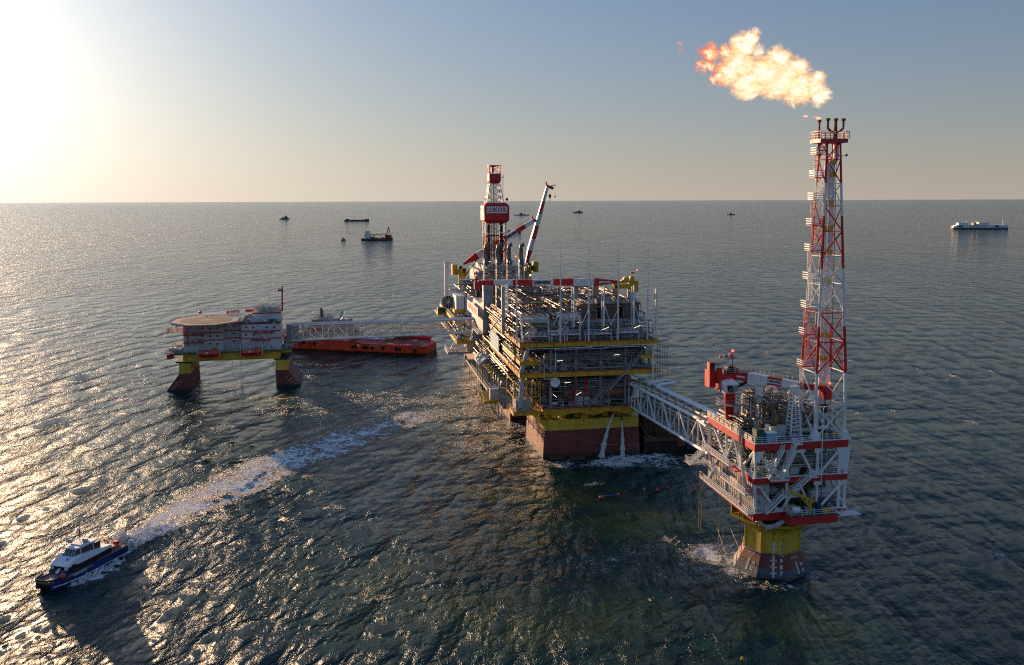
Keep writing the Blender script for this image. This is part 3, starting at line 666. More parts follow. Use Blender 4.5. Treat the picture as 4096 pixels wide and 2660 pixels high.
# blue crates on the front walkway
MB().box(18.6, .3, 34.15, 20.4, 1.4, 35.5).box(20.6, .3, 34.15, 21.2, 1.2, 35.2).build('blue_crate', paint('crate_blue', (.05, .14, .28)), PLAT)
# poles with ladders / braces rising from the front edge
def pole(px, ytop, ybase, thick, brace, name, label, cat, group):
    u, z1 = M.v(px, ytop, -.4); u0_, z0 = M.v(px, ybase, -.4); z0 = max(z0, 32.15)
    t = thing(name, label, cat, M, (u, -.4, z0), group)
    if thick:
        MB().beam((u, -.4, z0), (u, -.4, z1), .42).build('post', WHI, t)
        mb = MB().ladder((u-.65, -.4, z0), z1-.2, (0, .2), False); z = z0
        while z < z1: mb.beam((u-.65, -.4, z), (u-.2, -.4, z), .07); z += .8
        mb.build('ladder', WHI, t)
        MB().beam((u+.1, -.3, z0+6), (u+2.0, -.3, z0+.2), .16).beam((u, -.4, z0), (u-.5, 1, z0-1.5), .14).build('brace', WHI, t)
    else:
        h_ = z1-z0; MB().cyl((u, -.4, z0), (u, -.4, z0+h_*.45), .24, n=8).cyl((u, -.4, z0+h_*.45), (u, -.4, z0+h_*.72), .17, n=8).cyl((u, -.4, z0+h_*.72), (u, -.4, z1), .09, .04, n=6).cyl((u, -.4, z0+h_*.44), (u, -.4, z0+h_*.46), .34, n=8).cyl((u, -.4, z0+h_*.71), (u, -.4, z0+h_*.73), .26, n=8).build('mast_tube', WHI, t)
        if brace: MB().beam((u, -.3, z0+8.5), (u+brace, -.3, z0+4.5), .17).build('brace', WHI, t)
    return t
for i, (px, y1, y0, br) in enumerate(((2066, 990, 1385, 2), (2243, 985, 1385, -2), (2356, 985, 1374, -2), (2475, 980, 1368, -2), (2593, 985, 1362, 1.6))):
    pole(px, y1, y0, False, br, 'aerial_mast', ('tapering white mast above the big platform corner with the slanting round brace', 'tapering white mast between the two grey drum ends of the big platform', 'tapering white mast left of the blue crates on the big platform', 'tapering white mast between the second and third brown cooler blocks', 'tapering white mast nearest the scaffolding on the big platform')[i], 'mast', 'tapering white masts on the central platform')
for i, (px, y1, y0) in enumerate(((2031, 1135, 1250), (2296, 1148, 1306), (2416, 1146, 1304), (2536, 1142, 1300), (2626, 1155, 1360))):
    pole(px, y1, y0, True, 0, 'ladder_post', ('thick white ladder post beside the end of the long white cabin', 'thick white ladder post just left of the first brown cooler block', 'thick white ladder post before the second brown cooler block', 'thick white ladder post below the yellow crane of the big platform', 'thick white ladder post by the scaffolding corner')[i], 'post', 'ladder posts on the central platform')
# exhaust stacks in a row behind the modules
V_ = 60.
for i, px in enumerate((1945, 1994, 2037, 2085)):
    u = M.v(px, 1100, V_)[0]; z = lambda y: M.v(px, y, V_)[1]
    t = thing('exhaust_stack', ('hooded steel exhaust stack at the silo end of the row of four', 'hooded steel exhaust stack second from the silos in the row of four', 'hooded steel exhaust stack third from the silos in the row of four', 'hooded white-cased exhaust stack beside the steep striped boom')[i], 'exhaust stack', M, (u, V_, 32.2), 'exhaust stacks in front of the derrick')
    mb = MB()
    for k, (a, b_) in enumerate(((1133, 1112), (1110, 1094), (1092, 1076), (1074, 1058))): mb.box(u-.75, V_-.8, z(a), u+.75, V_+1.6, z(b_))
    mb.box(u-.8, V_-.85, 32.2, u+.8, V_+1.7, z(1134)); mb.build('casing', TAN if i != 3 else WHIR, t)
    mb = MB()
    for y in (1133.2, 1110.8, 1092.8, 1074.8): mb.box(u-.82, V_-.87, z(y+1.2), u+.82, V_+1.7, z(y-1.2))
    mb.build('casing_band', RUS, t)
    MB().hexa([(u-.82, V_-.85, z(1057)), (u+.82, V_-.85, z(1057)), (u+.82, V_+1.7, z(1057)), (u-.82, V_+1.7, z(1057))], [(u-.6, V_-.6, z(1034)), (u+.6, V_-.6, z(1034)), (u+.6, V_+1.2, z(1034)), (u-.6, V_+1.2, z(1034))]).build('blue_cowl', paint('cowl_blue', (.05, .11, .16)), t)
    MB().tube([(u-.1, V_, z(1040)), (u-.1, V_, z(992)), (u+.05, V_, z(984)), (u+.45, V_, z(979)), (u+1.0, V_, z(979))], [.72, .66, .66, .66, .66], 14).build('exhaust_pipe', PIP, t)
    MB().cyl((u+.99, V_, z(979)), (u+1.03, V_, z(979)), .56, n=14).build('exhaust_mouth', BLK, t)
    MB().ladder((u-1.0, V_-.4, 34), z(1000), (0, .25), True).build('ladder', STE, t)
# louvred cooler wall below the big boom
for (pa, pb) in ((1934, 1972), (1988, 2022), (2036, 2070), (2102, 2130)):
    ua = M.v(pa, 1150, 56)[0]; ub = M.v(pb, 1150, 56)[0]; z0, z1 = M.v(pa, 1166, 56)[1], M.v(pa, 1122, 56)[1]
    mb = MB().box(ua, 56, 32.2, ub, 59, z1)
    for k in range(5): mb.box(ua-.1, 55.8, z0+(z1-z0)*k/5+.06, ub+.1, 55.99, z0+(z1-z0)*(k+1)/5-.1)
    mb.build('louvred_wall', WHIR, PLAT)
mb = MB().box(-1, 58, 32.2, 34, 62, 34.5).box(-1, 56, 43.2, 14, 66, 43.5).box(2, 66, 32.2, 14, 74, 42); mb.build('machinery_block', GRY, PLAT)
MB().rail([(-1, 56, 43.5), (14, 56, 43.5)]).build('handrail', STE, PLAT)
pipes(MB(), (-1, 54, 33, 15, 64, 50), 60, rn, (.06, .2)).build('pipework', PIP, PLAT, kind='stuff')
# ---------------------------------------------------------------- drilling platform behind
DRI = thing('drilling_platform', 'drilling platform carrying the derrick, with white cabins and silos on yellow decks', 'oil platform', M, (0, 120, 0))
MB().prism([(5, 112), (34, 112), (34, 165), (5, 165)], -8, 7).build('hull', REDH, DRI)
MB().prism([(4.99, 111.99), (34, 111.99), (34, 165.02), (4.99, 165.02)], 7, 10.6).build('hull_top_band', YELH, DRI)
for z, c0, c1 in ((17.5, -5.5, 38), (25.2, -6, 38)):
    MB().box(c0, 100, z-.5, c1, 160, z).build('deck_plate', DEK, DRI); MB().box(c0-.15, 99.8, z-1.3, c1, 99.99, z+.05).box(c0-.15, 100, z-1.3, c0, 160, z+.05).build('deck_edge_beam', YEL, DRI)
mb = MB()
for x in (-4, 4, 14, 24, 34):
    for y in (103, 118, 133, 148, 158): mb.cyl((x, y, 10.4 if x > 5 else 17), (x, y, 25), .7, n=8)
mb.each('column', WHIR, DRI)
mb = MB().rail([(-5.9, 159, 25.2), (-5.9, 100.2, 25.2), (20, 100.2, 25.2)], sp=2.2, t=.1).rail([(-5.4, 159, 17.5), (-5.4, 100.2, 17.5)], sp=2.2, t=.1); mb.build('handrail', STE, DRI)
def qv(px, y, v): return M.v(px, y, v)
a, z0 = qv(1829, 1238, 112); b_, z1 = qv(1857, 1184, 112)
MB().box(a-.4, 112, z0, b_, 124, z1).build('white_cabin', WHI, DRI)
a2, _ = qv(1869, 1238, 108); c2, z2 = qv(1902, 1192, 108)
MB().box(a2-.2, 108, z0-2, c2, 122, z2).build('white_cabin', WHI, DRI)
MB().box(a-1.2, 111, z0-1.2, c2+1, 124, z0-.02).build('yellow_skid', YEL, DRI)
MB().dish((qv(1836, 1163, 112)[0], 112, qv(1836, 1163, 112)[1]), 1.05, (-.3, -1, .3)).build('satellite_dish', WHIR, DRI)
mb = MB()
for px in (1852, 1862, 1874, 1890, 1900):
    u, zt = qv(px+3, 1128, 128); _, zb = qv(px, 1205, 128); mb.cyl((u, 128, zb-3), (u, 128, zt), 1.15, n=12); mb.cyl((u, 128, zt), (u, 128, zt+.7), 1.15, .4, n=12)
mb.each('silo', WHIR, DRI)
u, zt = qv(1852, 1122, 126); MB().box(u-.5, 126, zt, u+11, 131, zt+.2).rail([(u, 126, zt+.2), (u+11, 126, zt+.2)], t=.1).build('silo_gangway', WHIR, DRI)
# rest post of the rear crane, hose reel wheel, side platforms
u, zt = qv(1786, 1050, 138); MB().beam((u, 138, 25.2), (u, 138, zt), 1.7, 1.2).cyl((u-1.0, 138, zt), (u+1.7, 138, zt), .5, n=10).build('boom_rest_post', WHI, DRI)
u, zc = qv(1793, 1208, 125)
rl = MB().cyl((u, 125, zc), (u, 126.5, zc), 2.6, n=22).cyl((u, 124.8, zc), (u, 124.99, zc), 1.0, n=16); rl.build('cable_reel', DRK, DRI)
mb = MB()
for k in range(12):
    c, s_ = math.cos(k*math.pi/6), math.sin(k*math.pi/6); mb.beam((u, 124.7, zc), (u+2.6*c, 124.7, zc+2.6*s_), .14)
mb.tube([(u+2.7*math.cos(k*.2618*1), 124.7, zc+2.7*math.sin(k*.2618)) for k in range(25)], .16); mb.build('reel_spokes', WHI, DRI)
u, zc = qv(1752, 1250, 138); MB().box(u-.3, 136, zc-.9, u+10, 150, zc).build('side_platform', YEL, DRI)
MB().box(u-.2, 136.2, zc+.02, u+4.5, 140, zc+2.2).build('green_cabin', GRN, DRI)
MB().box(-9.4, 96, 13.2, 4, 108, 14).rail([(-9.3, 108, 14), (-9.3, 96.1, 14), (3.5, 96.1, 14)], t=.12).beam((-9, 96, 14), (-5.5, 96, 20), .3).box(-2, 98, 14, 3, 99, 16.8).build('access_balcony', WHIR, DRI)
pipes(MB(), (-5, 102, 18, 12, 150, 24.5), 60, rn, (.1, .3)).build('pipework', PIP, DRI, kind='stuff')
pipes(MB(), (-4, 100, 26, 30, 158, 38), 90, rn, (.1, .35)).build('pipework', PIP, DRI, kind='stuff')
clutter(MB(), (-5, 102, 25.2, 34, 156, 32), 70, rn).build('deck_equipment', WHIR, DRI, kind='stuff')
# drill floor building
MB().box(6, 122, 25.2, 24, 150, 42).box(8, 120, 42, 22, 146, 44).build('drill_floor', GRY, DRI)
MB().box(5.8, 121.7, 33, 24.2, 121.99, 33.5).box(5.8, 121.7, 38, 24.2, 121.99, 38.5).rail([(8, 120, 44), (22, 120, 44)], t=.12).build('drill_floor_trim', WHIR, DRI)
# ---------------------------------------------------------------- derrick
V_ = 130.
DER = thing('derrick', 'drilling derrick with red wind walls carrying a white name sign', 'derrick', M, (14.6, V_, 44))
def dv(px, y, v=V_): return M.v(px, y, v)
(xl, zb), (xr, zt) = dv(1937, 893), dv(2037, 811)
D_ = xr-xl; ch = 1.0
rg = lambda z, o: [(xl+o+ch*0, V_+o, z), (xr-o, V_+o, z), (xr-o, V_+D_-o, z), (xl+o, V_+D_-o, z)]
MB().loft([rg(zb-.1, 1.1), rg(zb+1.2, 0), rg(zt-1.2, 0), rg(zt, 1.2)]).build('wind_wall', REDL, DER)
mb = MB()
for k in range(1, 24): mb.box(xl+.3+k*D_/25, V_-.03, zb+1.3, xl+.36+k*D_/25, V_-.002, zt-1.3)
mb.build('wall_ribs', RED, DER)
sg = MB().box(xl+.9, V_-.1, zt-4.2, xr-.8, V_-.032, zt-1.5).build('sign_board', WHI, DER)
text('LUKOIL', 2.35, RED, sg, ((xl+xr)/2+.05, V_-.12, zt-2.87), (1, 0, 0), (0, 0, 1), bold=.05)
sg2 = MB().box(xl-.1, V_+.9, zt-4.2, xl-.004, V_+D_-.9, zt-1.5).build('sign_board', WHI, DER)
text('ЛУКОЙЛ', 2.2, RED, sg2, (xl-.12, V_+D_/2, zt-2.87), (0, -1, 0), (0, 0, 1), bold=.04)
cx_, cy_ = (xl+xr)/2-.2, V_+D_/2
def lat(mb, h0, z0, h1, z1, n, t, m=0, x=True):
    prev = None
    for k in range(n+1):
        f = k/n; hh_ = h0+(h1-h0)*f; z = z0+(z1-z0)*f; c = [(cx_-hh_, cy_-hh_, z), (cx_+hh_, cy_-hh_, z), (cx_+hh_, cy_+hh_, z), (cx_-hh_, cy_+hh_, z)]
        for i in range(4): mb.beam(c[i], c[(i+1) % 4], t, m=m)
        if prev:
            for i in range(4):
                mb.beam(prev[i], c[i], t*1.5, m=m); mb.beam(prev[i], c[(i+1) % 4], t*.8, m=m); mb.beam(prev[(i+1) % 4], c[i], t*.8, m=m)
        prev = c
    return mb
hb = D_*.40
lat(MB(), hb, 55.5, hb, zb+.5, 1, .32).build('lower_lattice', WHI, DER); lat(MB(), hb, 43.9, hb, 55.5, 2, .32).build('lower_lattice', RED, DER)
zs, zt2 = dv(1950, 722)[1], dv(1950, 690)[1]
lat(MB(), D_*.33, zt-.2, 2.1, zs-1.6, 3, .28).build('upper_lattice', WHI, DER)
hs_ = (dv(2001, 700)[0]-dv(1957, 700)[0])/2+.15
MB().box(cx_-hs_, cy_-hs_, zs, cx_+hs_, cy_+hs_, zt2-.4).hexa([(cx_-hs_*.8, cy_-hs_*.8, zs-1.2), (cx_+hs_*.8, cy_-hs_*.8, zs-1.2), (cx_+hs_*.8, cy_+hs_*.8, zs-1.2), (cx_-hs_*.8, cy_+hs_*.8, zs-1.2)], [(cx_-hs_, cy_-hs_, zs), (cx_+hs_, cy_-hs_, zs), (cx_+hs_, cy_+hs_, zs), (cx_-hs_, cy_+hs_, zs)]).build('crown_house', RED, DER)
lat(MB(), hs_-.1, zt2-.4, hs_-.1, dv(1950, 660)[1], 1, .2).beam((cx_-.6, cy_, zt2), (cx_-.6, cy_, zt2+2.4), .8).beam((cx_-1.4, cy_, zt2+2.6), (cx_+.6, cy_, zt2+2.6), .5).build('crown_frame', RED, DER)
mb = MB().beam((cx_-1.3, cy_, 46), (cx_-1.3, cy_, zs), .3).beam((cx_+.7, cy_, 46), (cx_+.7, cy_, zs), .3).beam((cx_-2.6, cy_-1, 44), (cx_-2.6, cy_-1, zb), 1.3).beam((cx_+2.6, cy_-1, 44), (cx_+2.6, cy_-1, zb), 1.3); mb.build('guide_rail', DRK, DER)
MB().cyl((cx_-.2, cy_, 46), (cx_-.2, cy_, zs-1), .32, n=8).build('standpipe', PIP, DER)
MB().ladder((cx_+hs_+.7, cy_-1, zt), zt2-1, (0, .3), True).box(cx_+hs_, cy_-1.8, zs+1.3, cx_+hs_+1.4, cy_, zs+1.45).rail([(cx_+hs_+1.4, cy_-1.8, zs+1.45), (cx_+hs_+1.4, cy_, zs+1.45)], t=.12).build('ladder', WHIR, DER)
MB().sph((cx_+4.6, cy_-4, zt+1.4), .6).beam((cx_-4.9, cy_-3, zt+1.5), (cx_-3.2, cy_-3, zt+1.6), .25).build('sheave', RED, DER)
# ---------------------------------------------------------------- cranes
def boom(root, fr, p, q, w0, w1, bands, mats, name='boom', hgt=None, ladder=True):
    """box boom from hinge p to tip q; bands = list of (t0, t1, material index)"""
    p, q = Vector(p), Vector(q); d, x, y = MB._fr(q-p); mats_ = list(mats)
    def wd(t): return w0[0]+(w0[1]-w0[0])*min(1, t/.18) if t < .18 else w0[1]+(w1-w0[1])*(t-.18)/.82
    bm = MB()
    for t0, t1, mi in bands:
        cuts = [t0]+[c for c in (.18,) if t0 < c < t1]+[t1]
        for a, b_ in zip(cuts[:-1], cuts[1:]):
            r0, r1 = wd(a)/2, wd(b_)/2; A0, B0 = p.lerp(q, a), p.lerp(q, b_); wx = .42
            bm.hexa([A0-x*r0*wx*1.8-y*r0, A0+x*r0*wx*1.8-y*r0, A0+x*r0*wx*1.8+y*r0, A0-x*r0*wx*1.8+y*r0], [B0-x*r1*wx*1.8-y*r1, B0+x*r1*wx*1.8-y*r1, B0+x*r1*wx*1.8+y*r1, B0-x*r1*wx*1.8+y*r1], mi)
    b = bm.build(name, mats_, root)
    rl = MB(); up = y if y.z > 0 else -y
    n_ = 16
    for k in range(n_+1):
        t = .12+.85*k/n_; c = p.lerp(q, t)+up*wd(t)/2; rl.beam(c, c+up*.95, .07)
    for f in (.5, .95):
        rl.beam(p.lerp(q, .12)+up*(wd(.12)/2+f), p.lerp(q, .97)+up*(wd(.97)/2+f), .06)
    rl.build('boom_rail', STE, b)
    return b, d, x, y, wd
def letter_on(b, p, q, t, off, size, mat, side=-1, panel=None, body='LIEBHERR'):
    """lettering on the camera side of a boom"""
    p, q = Vector(p), Vector(q); d, x, y = MB._fr(q-p); up = y if y.z > 0 else -y
    rd = d if d.x > 0 else -d
    n_ = rd.cross(up); 
    c = p.lerp(q, t)+n_*off
    if panel:
        mb = MB(); w_, h_ = panel; e = rd*w_/2; f = up*h_/2; mb.hexa([c-e-f, c+e-f, c+e+f, c-e+f], [c-e-f+n_*.02, c+e-f+n_*.02, c+e+f+n_*.02, c-e+f+n_*.02]); mb.build('name_plate', WHI, b); c = c+n_*.03
    text(body, size, mat, b, c, rd, up, bold=.035*size)
def hook(root, p, z1, mat=None):
    mb = MB().beam(p, (p[0], p[1], z1+1.4), .06).beam((p[0]+.25, p[1], p[2]), (p[0]+.25, p[1], z1+1.4), .06); mb.build('hoist_rope', DRK, root)
    h_ = MB().hexa([(p[0]-.35, p[1]-.25, z1), (p[0]+.45, p[1]-.25, z1), (p[0]+.45, p[1]+.25, z1), (p[0]-.35, p[1]+.25, z1)], [(p[0]-.55, p[1]-.3, z1+1.5), (p[0]+.65, p[1]-.3, z1+1.5), (p[0]+.65, p[1]+.3, z1+1.5), (p[0]-.55, p[1]+.3, z1+1.5)])
    h_.tube([(p[0], p[1], z1), (p[0], p[1], z1-.4), (p[0]+.3, p[1], z1-.8), (p[0], p[1], z1-1.1), (p[0]-.3, p[1], z1-.8)], .1); h_.build('hook_block', mat or DRK, root)
BK = paint('black_lettering', (.02, .02, .02), .5, 0, .1)
# yellow crane at the right of the central platform, long striped boom across the picture
v = 18.; (ub, zb_), (ut, zt_) = M.v(2480, 1127, v), M.v(1912, 1131, v)
C1 = thing('crane', 'yellow pedestal crane with a long level red and white boom over the modules', 'crane', M, (37.2, v, 32.1), 'platform cranes')
cz = lambda y, px=2520: M.v(px, y, v)[1]
cu_ = lambda px, y=1140: M.v(px, y, v)[0]
MB().cyl((36.4, v, 31.5), (36.4, v, cz(1152)), 1.2, n=18).build('pedestal', WHIR, C1)
MB().box(cu_(2472), v-1.3, cz(1152), cu_(2516), v+1.3, cz(1134)).box(cu_(2514), v-1.35, cz(1165), cu_(2548), v+1.35, cz(1123)).cyl((cu_(2539), v-1.35, cz(1165)), (cu_(2539), v-1.35, cz(1122)), .6, n=12).box(cu_(2519), v-.6, cz(1123), cu_(2534), v+.6, cz(1104)).build('machinery_house', YEL, C1)
MB().cyl((cu_(2503), v-.8, cz(1118)), (cu_(2503), v+.8, cz(1118)), .9, n=16).cyl((cu_(2490), v-.6, cz(1124)), (cu_(2490), v+.6, cz(1124)), .55, n=14).build('winch_drum', YELH, C1)
MB().rail([(cu_(2474), v-1.2, cz(1134)), (cu_(2514), v-1.2, cz(1134))], .9, t=.08).rail([(cu_(2516), v-1.3, cz(1123)), (cu_(2547), v-1.3, cz(1123))], .9, t=.08).build('handrail', STE, C1)
MB().hexa([(cu_(2452), v-1.6, cz(1152)), (cu_(2474), v-1.6, cz(1155)), (cu_(2474), v-.3, cz(1155)), (cu_(2452), v-.3, cz(1152))], [(cu_(2450), v-1.6, cz(1134)), (cu_(2474), v-1.6, cz(1133)), (cu_(2474), v-.3, cz(1133)), (cu_(2450), v-.3, cz(1134))]).build('cab', YEL, C1)
MB().box(cu_(2454), v-1.66, cz(1150), cu_(2466), v-1.62, cz(1138)).build('cab_window', GLA, C1)
MB().beam((cu_(2468), v, cz(1182)), (cu_(2420), v, cz(1145)), .3).build('boom_cylinder', YEL, C1)
bands = [(0, .20, 0), (.20, .345, 1), (.345, .485, 0), (.485, .63, 1), (.63, .765, 0), (.765, .895, 1), (.895, 1, 0)]
bb, d_, x_, y_, wd_ = boom(C1, M, (ub+.4, v, zb_), (ut, v, zt_), (.4, 2.2), 1.3, bands, (REDL, WHI))
letter_on(bb, (ub+.4, v, zb_), (ut, v, zt_), .565, 1.02, 1.15, BK)
letter_on(bb, (ub+.4, v, zb_), (ut, v, zt_), .125, .98, .5, STE, panel=(3.4, .6), body='LIEBHERR')
MB().cbox((ut-.3, v, zt_-.7), (1.6, 1.1, 2.2)).sph((ut-.4, v, zt_+1.2), .55).build('boom_head', RED, C1)
uh, zh = M.v(1911, 1185, v-1); MB().beam((ut-.1, v-.6, zt_-1.5), (ut-.1, v-.6, zh+1), .07).build('hoist_rope', DRK, C1)
hook(C1, (ut-.2, v-.5, zt_-1.5), zh)
MB().beam((cu_(2548), v, cz(1123)), (cu_(2548), v, cz(1083)), .08).build('signal_mast', STE, C1); MB().sph((cu_(2548), v, cz(1081)), .17).build('warning_light', RLM, C1)
MB().loft([[(cu_(2536)-k*.35, v+math.cos(a)*(.24-k*.04), cz(1091)+math.sin(a)*(.24-k*.04)) for a in np.linspace(0, 6.283, 9)[:-1]] for k in range(4)]).build('windsock', RED, C1)
u, z_ = M.v(2012, 1190, v); MB().beam((u, v, 32.1), (u, v, zt_-1.2), .95).beam((u-.1, v, zt_-1.3), (u+.4, v, zt_+.5), .45).beam((u-.4, v, 37.5), (u-3.5, v, 33.5), .35).build('boom_rest', WHIR, C1)
# rear left crane
v = 140.
def pt(px, y): a_, b__ = M.v(px, y, v); return (a_, v, b__)
def rear_crane(label, ped, ptop, hinge, tip, bands, w0, w1, lett, cab, sgn):
    c = thing('crane', label, 'crane', M, (ped, v, 25.2), 'platform cranes')
    MB().cyl((ped, v, 25.2), (ped, v, ptop-4.5), 1.7, n=16).build('pedestal', WHIR, c)
    MB().cyl((ped, v, ptop-4.5), (ped, v, ptop), 1.45, n=16).box(min(ped-3.2*sgn, ped+1.6*sgn), v-1.5, ptop, max(ped-3.2*sgn, ped+1.6*sgn), v+1.5, ptop+1.9).box(min(ped-4.2*sgn, ped-2.0*sgn), v-1.5, ptop-.4, max(ped-4.2*sgn, ped-2.0*sgn), v+1.5, ptop+4.0).build('machinery_house', YEL, c)
    MB().hexa([(cab-1.1, v-2.6, ptop+.1), (cab+.9, v-2.6, ptop+.1), (cab+.9, v-1.51, ptop+.1), (cab-1.1, v-1.51, ptop+.1)], [(cab-1.2, v-2.8, ptop+2.5), (cab+1.2, v-2.8, ptop+2.5), (cab+1.2, v-1.51, ptop+2.5), (cab-1.2, v-1.51, ptop+2.5)]).build('cab', YEL, c)
    MB().hexa([(cab-.3, v-2.74, ptop+.6), (cab+.9, v-2.74, ptop+.6), (cab+.9, v-2.6, ptop+.6), (cab-.3, v-2.6, ptop+.6)], [(cab-.3, v-2.86, ptop+2.2), (cab+1.05, v-2.86, ptop+2.2), (cab+1.05, v-2.7, ptop+2.2), (cab-.3, v-2.7, ptop+2.2)]).build('cab_window', GLA, c)
    MB().cyl((ped-.6*sgn, v-.8, ptop+2.6), (ped-.6*sgn, v+.8, ptop+2.6), .8, n=14).build('winch_drum', DRK, c)
    b_, d, x, y, wd = boom(c, M, hinge, tip, w0, w1, bands, (REDL, WHI))
    P_, Q_ = Vector(hinge), Vector(tip)
    MB().beam((ped+.8*sgn, v-.6, ptop-1.5), P_.lerp(Q_, .26), .4).beam((ped+.8*sgn, v+.6, ptop-1.5), P_.lerp(Q_, .26), .4).build('boom_cylinder', DRK, c)
    letter_on(b_, hinge, tip, lett, 1.0, 1.35, BK)
    MB().beam(Q_-(Q_-P_).normalized()*.5+Vector((0, 0, .9)), Q_+Vector((2.6, 0, -.6)), 1.1).beam(Q_, Q_+Vector((-.6, 0, 2.2)), .5).build('boom_head', RED, c)
    return c, Q_
c, q = rear_crane('yellow pedestal crane beside the silos, its striped boom slanting across the derrick foot', pt(1848, 1110)[0], 39.5, pt(1853, 1057), pt(2133, 884), [(0, .2, 0), (.2, .45, 1), (.45, .60, 0), (.60, .765, 1), (.765, .88, 0), (.88, 1, 1)], (.8, 2.9), 1.6, .685, pt(1850, 1080)[0], 1)
MB().beam((pt(1831, 1040)[0], v, 44), (pt(1831, 1030)[0], v, 48.5), .12).beam((pt(1819, 1050)[0], v, 44), (pt(1819, 1040)[0], v, 47), .1).build('signal_mast', STE, c)
c, q = rear_crane('yellow pedestal crane with its striped boom raised steeply above the horizon', pt(2112, 1100)[0], 40.2, pt(2105, 1052), pt(2189, 748), [(0, .17, 0), (.17, .32, 1), (.32, .49, 0), (.49, .65, 1), (.65, .81, 0), (.81, 1, 1)], (1.2, 2.7), 1.5, .57, pt(2122, 1080)[0], -1)
MB().beam(q, (q.x+3.6, v, q.z+.9), .35).build('fly_jib', RED, c)
hook(c, (q.x+1.0, v-.3, q.z), pt(2200, 792)[2])
MB().beam((q.x+3.4, v, q.z+.8), (q.x+3.4, v, pt(2219, 785)[2]), .07).sph((q.x+3.4, v, pt(2219, 787)[2]), .35).build('auxiliary_hook', DRK, c)
# lamps and masts at the back
for (px, y, m_) in ((2064, 1026, RLM), (2121, 1101, WLM), (1902, 1102, RLM)):
    a_, b__ = M.v(px, y, 100.); MB().beam((a_, 100, 25.2), (a_, 100, b__-.2), .1).build('lamp_post', STE, DRI); MB().sph((a_, 100, b__), .3).build('lamp', m_, DRI)
# water jets from the central platform
jm, N, L, b = node_mat('falling_water')
b.inputs['Base Color'].default_value = (.75, .78, .8, 1); b.inputs['Roughness'].default_value = .9
tc_ = N.new('ShaderNodeTexCoord'); mp_ = N.new('ShaderNodeMapping'); mp_.inputs['Scale'].default_value = (3, 3, .7); L.new(tc_.outputs['Object'], mp_.inputs[0])
nj = noise(N, L, 1.6, 6, mp_.outputs[0], .7); rj = ramp(N, L, nj.outputs[0], [(.36, (.1,)*3), (.58, (.85,)*3)]); L.new(rj.outputs[0], b.inputs['Alpha'])
def jet(name, fr, p, vel, zend, r0, r1, label, mat=jm):
    pts = []; rs = []; t = 0; p = Vector(p); seed = rn.random()*9
    while True:
        q = p+Vector(vel)*t+Vector((0, 0, -4.9*t*t)); f = max(0, (p.z-q.z)/(p.z-zend)); pts.append(q); rs.append((r0+(r1-r0)*f)*(1+.22*math.sin(t*31+seed)))
        if q.z < zend: break
        t += .05
    o = MB().tube(pts, rs, 12).build(name, mat, None, fr=fr, base=tuple(p), smooth=True)
    return tag(o, label, 'water jet', 'water pouring from the platforms', 'stuff')
jet('water_jet', M, (27.0, .9, 12.4), (-3.2, -1.0, -2), 0, .12, .8, 'slanting white water jet down the front of the big red hull')
jet('water_jet', M, (28.6, .9, 9.8), (.1, -.7, -2), 0, .14, .75, 'straight vertical white water jet down the front of the big red hull')
MB().cyl((28.6, 1.0, 9.7), (28.6, 1.0, 12.6), .16, n=8).build('discharge_pipe', DRK, PLAT)
# mooring line and tyre fenders at the hull foot
o = MB().tube([M.w((7.4, 1.1, 8.0))]+[M.w((7.4+22*f, .8, 8-5.5*f-3.2*f*(1-f)+0*f)) for f in (.2, .4, .6, .8)]+[M.w((34, .8, 2.7))], .06, 5).build('mooring_rope', ROP); tag(o, 'slack rope hanging along the front of the red hull', 'rope')
for i, px in enumerate((2226, 2310)):
    p = at(px, 1838); c = Vector((p[0], p[1], .3))
    o = MB().tube([c+Vector((1.9*math.cos(k*.3927), .9*math.sin(k*.3927), .1)) for k in range(17)], .35, 8).build('rubber_fender', paint('old_rubber_brown', (.08, .05, .03), .9)); tag(o, 'brown ring fender awash at the hull foot, '+('nearer its lit corner', 'nearer the water jets')[i], 'fender', 'ring fenders at the hull')
# ---------------------------------------------------------------- riser platform
rn = random.Random(5)
RIS = thing('riser_platform', 'white trussed platform with red deck edges on a yellow and red octagonal base', 'riser platform', R, (9, 8, 0))
OC = (8.4, 9.3)                                     # centre of the base
def octo(r, z, rot=42.5, c=OC): return [(c[0]+r*math.cos(rad(rot+45*k)), c[1]+r*math.sin(rad(rot+45*k)), z) for k in range(8)]
b0 = 7.6; b4 = 5.35
f_ = lambda z: b0+(b4-b0)*z/4.1
MB().loft([octo(f_(-5), -5), octo(f_(1.55), 1.55)]).build('base_foot', BOT, RIS)
MB().loft([octo(f_(1.55), 1.55), octo(f_(4.1), 4.1)]).build('base_cone', REDH, RIS)
MB().loft([octo(5.3, 4.1), octo(5.3, 7.6), octo(5.5, 8.2)]).build('base_column', YELH, RIS)
mb = MB()
for k in range(8):
    p = octo(5.35, 4.1)[k]; mb.cyl(p, (p[0], p[1], 8.2), .22, n=8)
mb.each('corner_post', YELH, RIS)
MB().loft([octo(5.5, 8.2), octo(6.2, 8.9), octo(8.2, 10.0), octo(8.45, 10.6), octo(8.3, 10.62), octo(6.9, 9.7)]).build('flared_collar', YELH, RIS)
mb = MB()
for k in range(8):
    a, b_ = octo(8.15, 10)[k], octo(2.5, 10)[k]; mb.hexa([(a[0], a[1], 10.1), (b_[0], b_[1], 8.6), (b_[0]+.1, b_[1]+.1, 8.6), (a[0]+.1, a[1]+.1, 10.1)], [(a[0], a[1], 10.5), (b_[0], b_[1], 11.4), (b_[0]+.1, b_[1]+.1, 11.4), (a[0]+.1, a[1]+.1, 10.5)])
mb.each('collar_rib', YELH, RIS)
MB().tube(octo(5.75, 4.2)+[octo(5.75, 4.2)[0]], .1).build('ring_cable', ROP, RIS)
